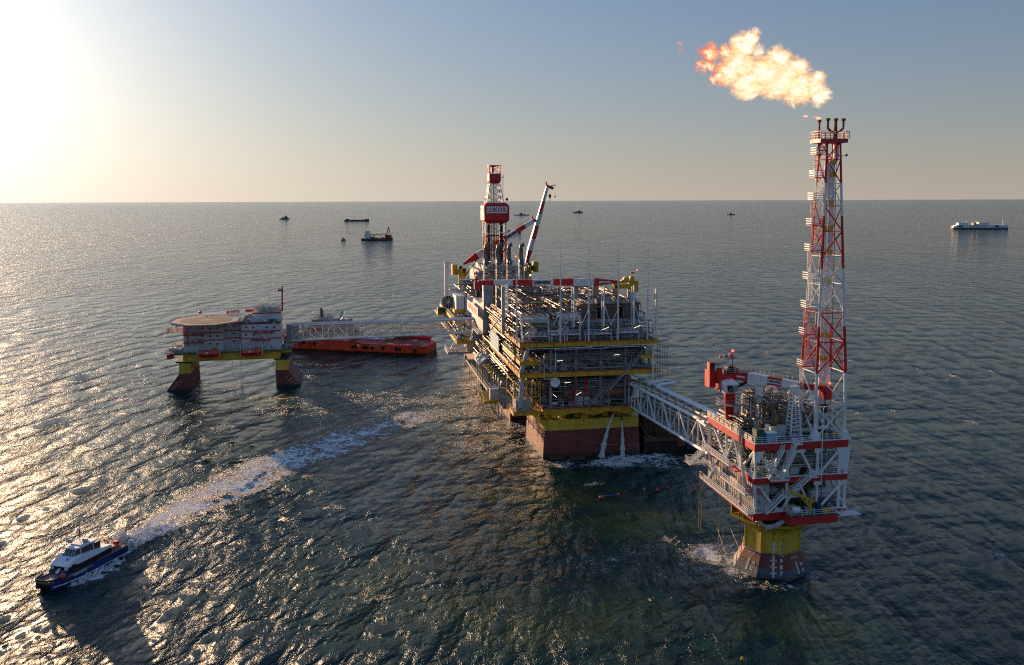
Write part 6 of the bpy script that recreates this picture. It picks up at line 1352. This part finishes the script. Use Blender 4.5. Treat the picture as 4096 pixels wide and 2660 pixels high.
for f in (.5, .9, 1.3):
    mb.beam((0, .35, zb1(0)+f), (L1, .35, zb1(L1)+f), .07); mb.beam((0, 2.4, zb1(0)+f), (L1, 2.4, zb1(L1)+f), .07)
for k in range(50): u = L1*k/49; mb.beam((u, .35, zb1(u)), (u, .35, zb1(u)+1.3), .06)
mb.build('walkway_rail', WHIR, fw2)
mb = MB()
for k in range(1, 9): u = L1*k/8.6; mb.box(u, 2.3, zb1(u)+2.1, u+1.6, 2.36, zb1(u)+2.3)
mb.each('red_marker', RED, BG)
MB().box(-1.8, -.4, zb1(0)-1.5, .3, 5, zt1(0)+.4).build('end_portal', GRY, BG)
ps = thing('person', 'person in dark clothes walking on the white footbridge', 'person', B1, (L1*.842, 1.3, zb1(L1*.842)+.2))
h0 = zb1(L1*.842)+.2; u = L1*.842
body = MB().tube([(u-.14, 1.3, h0+.02), (u-.12, 1.3, h0+.45), (u-.07, 1.3, h0+.88)], [.07, .08, .12], 8).tube([(u+.14, 1.3, h0+.02), (u+.1, 1.3, h0+.46), (u+.07, 1.3, h0+.88)], [.07, .08, .12], 8).tube([(u, 1.3, h0+.82), (u, 1.3, h0+1.1), (u, 1.3, h0+1.42), (u, 1.3, h0+1.52), (u, 1.3, h0+1.58), (u, 1.3, h0+1.7), (u, 1.3, h0+1.8)], [.17, .15, .2, .1, .08, .12, .04], 10).tube([(u-.2, 1.3, h0+1.42), (u-.28, 1.25, h0+1.12), (u-.2, 1.15, h0+.88)], [.06, .05, .04], 6).tube([(u+.2, 1.3, h0+1.42), (u+.28, 1.35, h0+1.12), (u+.24, 1.3, h0+.86)], [.06, .05, .04], 6)
bo = body.build('body', paint('dark_clothing', (.03, .03, .04), .8), ps)
rmx = bo.modifiers.new('one_skin', 'REMESH'); rmx.mode = 'VOXEL'; rmx.voxel_size = .035
# ---------------------------------------------------------------- orange supply vessel
S = Fr((-39.8, 412.6), 164.4)
SH = thing('supply_vessel', 'bright orange supply vessel lying behind the footbridge', 'supply ship', S, (38, 0, 0))
def ring_s(u, hb, zt_, zk=-3): return [(u, -hb, zt_), (u, -hb, .8), (u, -hb*.75, zk), (u, hb*.75, zk), (u, hb, .8), (u, hb, zt_)]
st = [(-2.5, 6.5, 3.6), (0, 8.6, 3.9), (6, 9, 3.9), (31, 9, 4.3), (34, 9, 4.9), (52, 9, 5.0), (64, 8.4, 5.4), (72, 5.6, 6.4), (78, 1.2, 7.4)]
MB().loft([ring_s(u, h_, z_, -3 if u < 70 else -1) for u, h_, z_ in st]).build('hull', ORA, SH)
MB().loft([[(u, -h_-.25, z_-.1), (u, -h_-.25, z_+.2), (u, h_+.25, z_+.2), (u, h_+.25, z_-.1)] for u, h_, z_ in st]).build('deck_line', RED, SH)
MB().box(1, -7.6, 3.98, 33, 7.6, 4.35).build('cargo_deck', paint('worn_deck_planks', (.16, .10, .07), .8, 0, .3), SH)
mb = MB()
for sy in (-1, 1):
    for k in range(22): u = 1+k*1.45; mb.beam((u, 8.7*sy, 4.0), (u, 8.7*sy, 5.9), .16)
    mb.beam((1, 8.7*sy, 5.9), (32, 8.7*sy, 5.9), .2).beam((1, 8.7*sy, 5.0), (32, 8.7*sy, 5.0), .12)
    mb.tube([(1, 8.6*sy, 5.9), (-1.4, 6.5*sy, 5.8), (-2.2, 3*sy, 5.2), (-2.4, 2.6*sy, 3.7)], .14)
    for k in range(21): u = 1+k*1.45; mb.beam((u, 7.4*sy, 6.4), (u, 8.7*sy, 5.9), .12)
    mb.beam((1, 7.4*sy, 6.4), (32, 7.4*sy, 6.4), .16)
mb.build('crash_rail', RED, SH)
MB().box(1, -8.5, 4.0, 32, -8.3, 5.8).build('far_bulwark', RED, SH)
for i, (u0_, u1_, v0_, v1_, h_, m_, lb) in enumerate(((9.5, 15.5, -5, -2, 2.5, RUS, 'brown container on the orange ship, nearest the stern'), (17, 20.5, -4.4, 0, 1.3, GRN, 'green tarpaulin-covered crate in the middle of the orange ship'), (21.5, 23.8, -5, -2.5, 1.6, WHI, 'white sack-like bundle on the orange ship deck'), (24.2, 30.2, -3, 1.5, 1.1, BUL, 'pale green-blue flat cargo stack on the orange ship'), (4.5, 6.5, -1, 1, 1.0, GRY, 'grey box on the orange ship near the stern rail'))):
    mb = MB().box(u0_, v0_, 4.36, u1_, v1_, 4.36+h_)
    for k in range(4): mb.box(u0_+(u1_-u0_)*(k+.5)/4, v1_+.002, 4.4, u0_+(u1_-u0_)*(k+.5)/4+.12, v1_+.08, 4.3+h_)
    mb.box(u0_-.06, v0_-.06, 4.36+h_+.002, u1_+.06, v1_+.06, 4.45+h_); tag(mb.build('cargo_crate', m_, None, fr=S, base=(u0_, v0_, 4.36)), lb, 'crate', 'cargo on the orange ship')
hs2 = MB().box(35, -7.6, 5, 62, 7.6, 8.2).box(38, -7, 8.2, 60, 7, 11).box(44, -6, 11, 58, 6, 12.6).box(46, -5, 12.6, 56, 5, 14.2).build('bridge_house', paint('ship_cream', (.42, .37, .33), .6, 0, .3, .1), SH)
mb = MB()
for zz, a_, b__, yv in ((6.4, 37, 60, 7.62), (9.4, 40, 58, 7.02), (12, 46, 56, 6.02)):
    u = a_
    while u < b__: mb.box(u, yv, zz, u+.7, yv+.05, zz+.7); u += 2.3
mb.box(46.5, 5.01, 13.1, 55.5, 5.06, 13.8); mb.build('port_windows', GLA, hs2)
MB().rail([(38, 6.9, 11), (60, 6.9, 11)], t=.1).rail([(44, 5.9, 12.6), (58, 5.9, 12.6)], t=.1).rail([(46, 4.9, 14.2), (56, 4.9, 14.2)], t=.1).build('handrail', WHIR, hs2)
MB().box(50, 6.05, 8.6, 54.5, 7.06, 10.4).box(46, 7.64, 5.6, 49, 7.7, 7.4).build('red_panel', RED, hs2)
mz = S.v(1285, 1232, 0); MB().beam((53.3, 0, 14.2), (53.3, 0, mz[1]), .8).beam((52.4, 0, 14.2), (52.4, 0, mz[1]-1.2), .3).box(52.4, -1.5, 17.2, 54.2, 1.5, 17.4).build('mast', RUS, SH)
clutter(MB(), (46.5, -4.5, 14.2, 56, 4.5, 16), 22, rn).build('roof_equipment', WHIR, SH, kind='stuff')
MB().box(38.6, -3, 11, 43, 3, 14.4).build('dish_platform', GRY, SH); MB().dish((41.5, 2.2, 16.4), 2.4, (.55, .6, .35)).build('satellite_dish', paint('dish_grey', (.45, .5, .54)), SH)
MB().box(34.2, 2, 5, 36.4, 6, 9.5).cyl((33.4, 5, 5), (33.4, 5, 9), .7, n=10).build('funnel', paint('tan_funnel', (.35, .2, .1)), SH)
mb = MB()
for u, z in ((58.2, 3.6), (52.6, 3.4), (33, 2.6), (31.4, 2.7), (27.4, 2.6), (26.2, 2.6), (23.2, 2.5), (17.8, 2.6), (11.2, 2.4), (9.8, 2.4), (2.2, 1.9)): mb.tube([(u+.62*math.cos(a), 9.2 if u > 3 else 8.95, z+.62*math.sin(a)) for a in np.linspace(0, 6.283, 13)], .26, 6); mb.cyl((u, 9.05, z), (u, 9.25, z), .5, n=10)
mb.build('tyre_fenders', BLK, SH)
mb = MB()
for u in (59.8, 60.6, 54.4, 55.0, 45, 46): mb.beam((u, 9.03 if u < 58 else 8.85, 1.2), (u+.6, 9.05 if u < 58 else 8.9, 4.6), .22, .1)
mb.build('rubbing_strakes', BLK, SH)
nb = MB().box(20.2, 9.02, 3.0, 24.2, 9.04, 3.75).build('painted_panel', ORA, SH); text('ЗОНА СПАСЕНИЯ', .55, WHI, nb, (22.2, 9.07, 3.5), (-1, 0, 0), (0, 0, 1)); text('RESCUE ZONE', .42, WHI, nb, (22.2, 9.07, 2.9), (-1, 0, 0), (0, 0, 1))
MB().box(29.6, 9.03, 2.9, 30.6, 9.07, 3.8).build('white_patch', WHI, SH)
# ---------------------------------------------------------------- crew catamaran
C = Fr((-79.5, 174.6), -105.7)
CT = thing('catamaran', 'blue and white crew catamaran speeding ahead of a white wake', 'boat', C, (9, 0, 0))
for s_ in (-1, 1):
    def rg(u, c, hb, zt_, zk): return [(u, s_*(c+hb), zt_), (u, s_*(c+hb*.95), .4), (u, s_*(c+.1), zk), (u, s_*(c-hb*.8), .4), (u, s_*(c-hb*.8), zt_)]
    MB().loft([rg(0, 2.1, .75, 1.55, -.5), rg(3, 2.1, .8, 1.75, -.6), rg(12, 2.05, .78, 2.1, -.6), rg(16.5, 1.8, .55, 2.2, -.5), rg(18.6, 1.6, .2, 2.15, .2), rg(19.1, 1.55, .06, 2.1, 1.1)]).build('hull', BLU, CT)
    MB().loft([[(u, s_*(c+.02), z+.06), (u, s_*(c+.03), z-.1), (u, s_*(c-.1), z-.1), (u, s_*(c-.1), z+.06)] for u, c, z in ((0, 2.86, .45), (12, 2.82, .55), (16.5, 2.35, .7), (18.6, 1.85, .9))]).build('white_stripe', WHI, CT)
dk = [(0, 2.8), (12, 2.85), (16.4, 2.35), (18.8, 1.75), (19.1, 1.55)]
MB().prism([(u, w_) for u, w_ in dk]+[(u, -w_) for u, w_ in dk[::-1]], 1.5, 1.95).build('main_deck', paint('deck_brown', (.25, .17, .12), .7), CT)
MB().prism([(16.2, 1.9), (19.0, 1.5), (19.0, -1.5), (16.2, -1.9)], .9, 1.49).tube([(16.4, 2.45, 2.2), (18.9, 1.75, 2.2), (19.35, 1.0, 2.2), (19.35, -1.0, 2.2), (18.9, -1.75, 2.2), (16.4, -2.45, 2.2)], .14, 6).build('bow_fender', BLK, CT)
# lower cabin with dark window band, white upper shell, wheelhouse
MB().loft([[(u, -w_, 1.95), (u, w_, 1.95), (u, w_-.12, zt_), (u, -w_+.12, zt_)] for u, w_, zt_ in ((4.2, 2.5, 3.3), (14.2, 2.4, 3.3), (15.9, 1.9, 2.05))]).build('lower_cabin', paint('tinted_glass_band', (.02, .016, .012), .2), CT)
MB().box(14.0, 1.2, 2.4, 15.2, 1.9, 3.1).box(14, -1.9, 2.4, 15.2, -1.2, 3.1).hexa([(15.9, -.3, 2.0), (15.9, .3, 2.0), (14, .3, 2.0), (14, -.3, 2.0)], [(15.7, -.3, 2.3), (15.7, .3, 2.3), (14.1, .3, 3.25), (14.1, -.3, 3.25)]).build('front_pillar', WHI, CT)
sh = MB().loft([[(u, -w_, z0_), (u, w_, z0_), (u, w_-.25, z1_), (u, -w_+.25, z1_)] for u, w_, z0_, z1_ in ((4.0, 2.45, 3.0, 3.35), (9, 2.6, 3.05, 4.1), (12.0, 2.5, 3.05, 4.35), (13.2, 2.35, 3.05, 4.1), (15.3, 2.1, 3.2, 3.35))]).build('white_upper_shell', WHI, CT)
MB().hexa([(13.6, 1.15, 4.17), (14.2, .75, 3.95), (13.6, .35, 4.17)], [(13.62, 1.15, 4.2), (14.22, .75, 3.98), (13.62, .35, 4.2)]).build('bow_emblem', paint('sky_blue', (.02, .25, .6)), sh)
MB().loft([[(u, -w_, 4.05), (u, w_, 4.05), (u-dx_, w_-.3, 5.3), (u-dx_, -w_+.3, 5.3)] for u, w_, dx_ in ((8.0, 1.7, .1), (11.5, 1.7, .3), (12.9, 1.35, 1.0))]).build('wheelhouse_glass', GLA, CT)
MB().prism([(7.3, 1.75), (11.6, 1.6), (12.3, 1.2), (12.3, -1.2), (11.6, -1.6), (7.3, -1.75)], 5.3, 5.62).beam((8.0, 1.72, 4.05), (7.9, 1.45, 5.3), .5, .12).beam((8.0, -1.72, 4.05), (7.9, -1.45, 5.3), .5, .12).build('wheelhouse_roof', WHI, CT)
mb = MB()
for y in (-.75, -.05, .65, 1.25): mb.beam((12.92, y, 4.1), (11.95, y*.85, 5.28), .09)
mb.beam((11.5, 1.74, 4.05), (11.2, 1.44, 5.3), .12); mb.each('window_pillar', WHI, CT)
MB().box(6.4, -1.8, 3.5, 8.0, 1.8, 5.1).build('exhaust_housing', paint('maroon_housing', (.10, .03, .03)), CT)
mb = MB().cyl((10.6, -1.0, 6.1), (10.6, -2.0, 6.1), .32, n=12).cyl((9.2, 1.3, 6.0), (9.2, .3, 6.0), .3, n=12).box(8.4, -1.2, 5.62, 10.8, 1.2, 5.75); mb.build('radar_pod', WHIR, CT)
MB().cyl((9.2, -.4, 5.7), (9.2, -.4, 8.6), .07, n=6).beam((9.2, -.9, 7.2), (9.2, .1, 7.2), .1).sph((9.2, -.4, 7.5), .18).build('mast', RUS, CT)
mb = MB()
mb.rail([(3.6, -2.6, 1.95), (.2, -2.6, 1.95), (.2, 2.6, 1.95), (3.6, 2.6, 1.95)], .9, t=.07).build('deck_rail', DRK, CT)
for s_ in (-1, 1): MB().rail([(16, 2.2*s_, 1.95), (18.7, 1.6*s_, 1.95)], .7, t=.05).build('bow_rail', DRK, CT)
mb = MB(); mb.beam((-.9, 1.8, 1.4), (1, 2.4, 2.7), .12).beam((-.9, -1.8, 1.4), (1, -2.4, 2.7), .12).beam((-.9, -1.8, 1.4), (-.9, 1.8, 1.4), .12); mb.build('stern_frame', DRK, CT)
MB().box(.8, .6, 1.96, 1.6, 1.4, 2.9).box(2.4, -1.6, 1.96, 3.4, -.4, 2.8).build('orange_gear', REDL, CT); MB().box(2.2, .2, 1.96, 3.6, 1.9, 2.6).box(3.8, -1.6, 1.97, 6.2, 1.6, 3.2).build('ochre_gear', paint('ochre_gear_paint', (.45, .2, .03)), CT)
text('SHERGI RAPID', .5, WHI, CT, (13.2, 2.9, 1.6), (-1, .04, 0), (0, 0, 1), name='hull_lettering', bold=.01)
o = MB().sph((16.9, 2.45, 2.35), .5, n=16, k=10).beam((16.9, 2.3, 2.7), (16.9, 2.1, 2.9), .08).build('buoy_fender', PNK, None, fr=C, base=(16.9, 2.45, 2.0), smooth=True); tag(o, 'round pink fender buoy on the bow of the blue catamaran', 'buoy')
# spray behind and along the catamaran
sm, N, L, b = node_mat('white_spray'); b.inputs['Base Color'].default_value = (.85, .86, .87, 1); b.inputs['Roughness'].default_value = 1; b.inputs['Subsurface Weight'].default_value = 0
ns_ = noise(N, L, 2.2, 6, None, .7); tcs = N.new('ShaderNodeTexCoord'); L.new(tcs.outputs['Object'], ns_.inputs['Vector']); L.new(ramp(N, L, ns_.outputs[0], [(.44, (.0,)*3), (.66, (.8,)*3)]).outputs[0], b.inputs['Alpha'])
mb = MB(); r2 = random.Random(3)
for k in range(260):
    f = r2.random(); d_ = -.5-f*15; w_ = 2.0+f*2.6; y = r2.uniform(-w_, w_); r_ = r2.uniform(.25, .8)*(1.15-.5*f); mb.sph((d_, y, r2.uniform(.0, 1.1)*(1.25-f)+.15), r_, n=7, k=4, sz=.7)
for k in range(60): f = r2.random(); mb.sph((-1.2-f*4.5, -1.5+r2.uniform(-1, 1), .8+math.sin(f*3)*2.0*r2.random()), r2.uniform(.2, .55), n=7, k=4)
tag(mb.build('stern_spray', sm, None, fr=C, base=(0, 0, 0), smooth=True), 'churned white spray thrown up behind the catamaran', 'spray', kind='stuff')
mb = MB()
for k in range(150): f = r2.random(); u = 15.5-f*12; mb.sph((u, 2.8+.3+r2.uniform(0, 1.5)*(.4+f), r2.uniform(0, .9)*(1.1-f*.6)), r2.uniform(.12, .42), n=7, k=4)
tag(mb.build('bow_spray', sm, None, fr=C, base=(14, 3, 0), smooth=True), 'white spray along the near side of the catamaran hull', 'spray', kind='stuff')
# ---------------------------------------------------------------- rusty barge by the hull, under the pipe bridge
G = M
BA = thing('work_barge', 'dark rusty barge with blue tarpaulin moored under the pipe bridge', 'barge', M, (44, 8, 0))
MB().loft([[(u, 2, 3.4), (u, 2.6, -1), (u, 30, -1), (u, 30, 3.4)] for u in (35.6, 53)]).build('hull', paint('dark_rusty_hull', (.035, .022, .018), .8, 0, .5, .25), BA)
MB().box(35.7, 2.1, 3.41, 53, 30, 3.6).box(35.6, 1.8, 3.0, 53.1, 1.99, 3.9).build('rubbing_deck', RUS, BA)
MB().box(37, 8, 3.6, 44, 26, 8.5).box(38, 10, 8.5, 43.5, 22, 11).box(36.6, 4.5, 3.6, 39, 7.6, 6.6).build('rusty_deckhouse', paint('dark_rust_house', (.07, .03, .022), .8, 0, .5, .25), BA)
clutter(MB(), (39.4, 2.4, 3.6, 51, 7.4, 6.2), 26, rn).build('scrap_gear', RUS, BA, kind='stuff'); scaffold(MB(), 36.4, 44, 4, 3.6, 11, 1.6, .1).build('lattice_frame', RUS, BA)
MB().box(45, 1.75, 1.4, 47.5, 1.99, 3.3).build('rust_patch', paint('rust_orange', (.16, .06, .035), .8), BA); MB().box(47.8, 1.75, .4, 50.4, 1.99, 3.2).build('blue_patch', paint('faded_navy', (.02, .035, .08), .7), BA)
tpo = MB().loft([[(47.0, y, 3.62), (47.3, y, 5.6-z*.4), (48.8, y, 6.2-z), (50.4, y, 5.2-z*.3), (50.9, y, 3.62)] for y, z in ((2.4, .3), (3.4, -.1), (4.6, .2), (6, .6))]).build('tarpaulin', TRP, None, fr=M, base=(49, 4, 3.6)); tag(tpo, 'bright blue tarpaulin draped on the dark barge', 'tarpaulin')
# ropes
def rope(pts, lab, r_=.06, nm='rope', m_=ROP, grp=None):
    o = MB().tube(pts, r_, 5).build(nm, m_); tag(o, lab, 'rope', grp); return o
def sagl(p, q, s_, n=9): p, q = Vector(p), Vector(q); return [p.lerp(q, k/n)-Vector((0, 0, s_*4*(k/n)*(1-k/n))) for k in range(n+1)]
b0_ = M.w((50.6, 1.9, 4.2)); r0_ = R.w((.2, 5.0, 4.6)); rope(sagl(b0_, r0_, 1.2), 'tauter mooring line from the dark barge to the octagonal base'); rope(sagl(b0_, R.w((-1.5, 8, 3.2)), 2.2), 'slacker mooring line from the dark barge to the octagonal base')
rope(sagl(M.w((33.8, 2, 9.5)), M.w((38.5, 1.9, 4)), 1.6), 'slack mooring line from the red hull to the dark barge')
for i, (u, v_, zt_, zb_) in enumerate(((-1.35, 21.6, 14, 3.2), (-1.35, 20.4, 14, 3.2), (-1.3, 11.6, 14, .6), (-1.3, 9.6, 14, 1.0), (-1.2, 3.2, 14, .6), (-1.2, 1.6, 14, 2.0))):
    rope([R.w((u, v_, zt_)), R.w((u-.1, v_+.1, zt_*.5)), R.w((u-(.5 if i > 3 else .1), v_+.3, zb_))], 'thin rope hanging from the lowest side gallery, %s counted from the pipe bridge' % ('first', 'second', 'third', 'fourth', 'fifth', 'sixth')[i], .07, 'hanging_rope', grp='ropes hanging from the side gallery')
rope([R.w(p) for p in ((1.9, 1.6, 11.3), (1.6, 1.2, 8.5), (1.0, 1.0, 6.2), (-.2, 1.9, 4.4), (-1.1, 3.2, 4.2))], 'slack rope looped down the yellow collar of the octagonal base')
# ---------------------------------------------------------------- floats
for i, (px, y, r_, m_, lb) in enumerate(((2401, 1994, .38, PNK, 'biggest red float at the end of the blue floating boom'), (2411, 1990, .28, PNK, 'small red float beside the biggest one at the blue boom'), (2474, 1981, .36, PNK, 'single red float at the platform end of the blue floating boom'), (2631, 1963, .35, PNK, 'lone red float between the blue boom and the hanging ropes'), (2672, 1953, .3, PNK, 'smallest red float, farther out than the blue boom'), (2778, 1963, .4, PNK, 'red float beside the ropes hanging from the side gallery'), (2578, 1961, .28, YEL, 'tiny yellow float near the lone red float'), (2969, 2642, .28, YEL, 'yellow float on open water below the octagonal base'), (3430, 2151, .28, YEL, 'yellow float level with the octagonal base on dark open sea'))):
    p = at(px, y); o = MB().sph((p[0], p[1], .25), r_, n=12, k=8).cyl((p[0], p[1], .2+r_*.9), (p[0], p[1], .3+r_*1.15), .08, n=6).build('float', m_, None, base=(p[0], p[1], .2), smooth=True); tag(o, lb, 'float', 'floats on the water')
a_, b__ = at(2413, 1989), at(2470, 1982); o = MB().tube([(a_[0]+(b__[0]-a_[0])*k/8, a_[1]+(b__[1]-a_[1])*k/8+.3*math.sin(k), .2) for k in range(9)], .17, 8).build('floating_boom', paint('boom_blue', (.02, .08, .35), .5)); tag(o, 'blue floating boom between red floats in the dark water', 'boom')
# ---------------------------------------------------------------- distant vessels
def ship(name, lab, cat, pa, pb, y, beam, build, hullm, hh_, rake=3, flip=False):
    a, b_ = at(pa, y), at(pb, y)
    if flip: a, b_ = b_, a
    d = (b_[0]-a[0], b_[1]-a[1]); Ln = math.hypot(*d); f = Fr(a, math.degrees(math.atan2(d[1], d[0]))); t = thing(name, lab, cat, f, (Ln/2, 0, 0), 'distant vessels')
    MB().loft([[(u, -w_, hh_+dz), (u, -w_, .5), (u, -w_*.7, -1), (u, w_*.7, -1), (u, w_, .5), (u, w_, hh_+dz)] for u, w_, dz in ((0, beam*.4, .3*rake*.2), (Ln*.06, beam*.5, 0), (Ln*.85, beam*.5, 0), (Ln, beam*.06, rake*.35))]).build('hull', hullm, t)
    build(t, Ln, hh_, beam); return t
HD = paint('far_hazed_hull', (.11, .10, .10), .7); HG = paint('far_grey_green', (.16, .19, .18), .7)  # dark far paint lightened to stand in for distance haze
def b_ferry(t, L_, h_, b_):
    s_ = MB().box(L_*.06, -b_*.42, h_, L_*.97, b_*.42, h_+6).box(L_*.02, -b_*.4, h_, L_*.06, b_*.4, h_+4).box(L_*.46, -b_*.4, h_+6, L_*.64, b_*.4, h_+12).box(L_*.1, -b_*.38, h_+6, L_*.27, b_*.38, h_+11).build('superstructure', WHI, t)
    mb = MB(); 
    for k in range(11): mb.box(L_*(.3+.0255*k), -b_*.42-.1, h_+2.4, L_*(.3+.0255*k)+1.7, -b_*.42-.003, h_+4.6)
    mb.box(L_*.74, -b_*.42-.12, h_+1.2, L_*.81, -b_*.42-.004, h_+5.4).box(L_*.1, -b_*.42-.12, h_+1, L_*.18, -b_*.42-.004, h_+5); mb.build('port_windows', DRK, s_)
    MB().hexa([(L_*.37, -b_*.3, h_+6), (L_*.45, -b_*.3, h_+6), (L_*.45, b_*.3, h_+6), (L_*.37, b_*.3, h_+6)], [(L_*.37, -b_*.3, h_+11), (L_*.42, -b_*.3, h_+10), (L_*.42, b_*.3, h_+10), (L_*.37, b_*.3, h_+11)]).build('orange_funnel', paint('funnel_orange', (.5, .2, .02)), t)
    MB().beam((L_*.91, 0, h_+6), (L_*.91, 0, h_+17), 1.1).beam((L_*.895, 0, h_+14), (L_*.925, 0, h_+14), 1.2).beam((L_*.26, 0, h_+11), (L_*.26, 0, h_+16), 1).sph((L_*.44, 0, h_+14), 1.8).build('mast', WHI, t)
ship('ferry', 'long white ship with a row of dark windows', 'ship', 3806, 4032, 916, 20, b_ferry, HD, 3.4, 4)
def b_tug(t, L_, h_, b_):
    MB().box(L_*.5, -b_*.35, h_, L_*.8, b_*.35, h_+5).box(L_*.55, -b_*.3, h_+5, L_*.74, b_*.3, h_+8.5).box(L_*.25, -b_*.2, h_, L_*.42, b_*.2, h_+3.5).build('deckhouse', HG, t); MB().beam((L_*.6, 0, h_+8), (L_*.6, 0, h_+17), .7).beam((L_*.28, 0, h_), (L_*.28, 0, h_+8), .9).build('mast', HD, t)
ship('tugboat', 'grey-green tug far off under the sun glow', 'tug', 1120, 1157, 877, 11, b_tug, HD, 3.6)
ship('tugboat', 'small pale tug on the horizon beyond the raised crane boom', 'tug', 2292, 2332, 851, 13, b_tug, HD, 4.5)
def b_barge(t, L_, h_, b_):
    mb = MB().box(L_*.05, -b_*.3, h_, L_*.16, b_*.3, h_+4.5).box(L_*.82, -b_*.3, h_, L_*.97, b_*.3, h_+3.5)
    for k in range(9): mb.box(L_*(.2+k*.066), -b_*.3, h_, L_*(.24+k*.066), b_*.3, h_+1+(k % 3)*.5)
    mb.build('deck_cargo', HD, t); MB().beam((L_*.95, 0, h_+3), (L_*.95, 0, h_+8), .8).build('mast', HD, t)
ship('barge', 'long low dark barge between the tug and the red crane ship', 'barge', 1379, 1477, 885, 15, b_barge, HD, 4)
def b_grey(t, L_, h_, b_):
    MB().box(L_*.35, -b_*.3, h_, L_*.6, b_*.3, h_+5).box(L_*.42, -b_*.25, h_+5, L_*.52, b_*.25, h_+9).box(L_*.68, -b_*.3, h_, L_*.78, b_*.3, h_+2.5).build('superstructure', HG, t); MB().beam((L_*.46, 0, h_+9), (L_*.46, 0, h_+14), .8).build('mast', HG, t)
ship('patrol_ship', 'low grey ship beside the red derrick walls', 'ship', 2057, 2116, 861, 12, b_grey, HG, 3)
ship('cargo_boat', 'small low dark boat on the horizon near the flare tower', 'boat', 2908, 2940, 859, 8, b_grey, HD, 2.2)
ship('cargo_boat', 'faint brownish ship half hidden behind the raised crane boom', 'boat', 2030, 2084, 932, 9, b_barge, paint('far_brown_hull', (.16, .09, .07), .7), 2)
def b_small(t, L_, h_, b_): MB().box(L_*.35, -b_*.3, h_, L_*.75, b_*.3, h_+2.2).build('wheelhouse', HG, t); MB().beam((L_*.3, 0, h_), (L_*.3, 0, h_+5), .35).build('mast', HD, t)
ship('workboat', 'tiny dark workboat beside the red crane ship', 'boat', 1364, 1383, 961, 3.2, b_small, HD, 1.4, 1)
def b_crane(t, L_, h_, b_):
    s_ = MB().box(L_*.12, -b_*.4, h_, L_*.27, b_*.4, h_+9).box(L_*.13, -b_*.35, h_+9, L_*.24, b_*.35, h_+13.5).build('superstructure', WHI, t)
    MB().box(L_*.125, -b_*.2, h_+9, L_*.155, b_*.2, h_+13).build('funnel', BLU, t)
    MB().box(L_*.29, -b_*.38, h_, L_*.4, b_*.38, h_+3.4).box(L_*.44, -b_*.3, h_, L_*.52, b_*.3, h_+1.4).box(L_*.62, -b_*.3, h_, L_*.72, b_*.3, h_+2).build('deck_cargo', HG, t)
    rc = paint('crane_ship_red', (.28, .05, .02), .6)
    MB().box(L_*.77, -b_*.35, h_, L_*.95, b_*.35, h_+6).build('crane_house', rc, t)
    MB().beam((L_*.80, 0, h_+5), (L_*.875, 0, h_+20), 1.4).beam((L_*.92, 0, h_+5), (L_*.875, 0, h_+20), 1.0).beam((L_*.84, 0, h_+8), (L_*.3, 0, h_+6.5), 1.1).beam((L_*.84, 0, h_+6), (L_*.3, 0, h_+5.2), .6).beam((L_*.07, 0, h_), (L_*.07, 0, h_+6), .7).beam((L_*.07, 0, h_+6), (L_*.14, 0, h_+7), .6).build('crane_frame', rc, t)
ship('crane_ship', 'red-hulled ship with white bridge and red A-frame crane', 'ship', 1448, 1571, 961, 14, b_crane, paint('crane_ship_hull', (.16, .04, .03), .7), 3.4, 3)
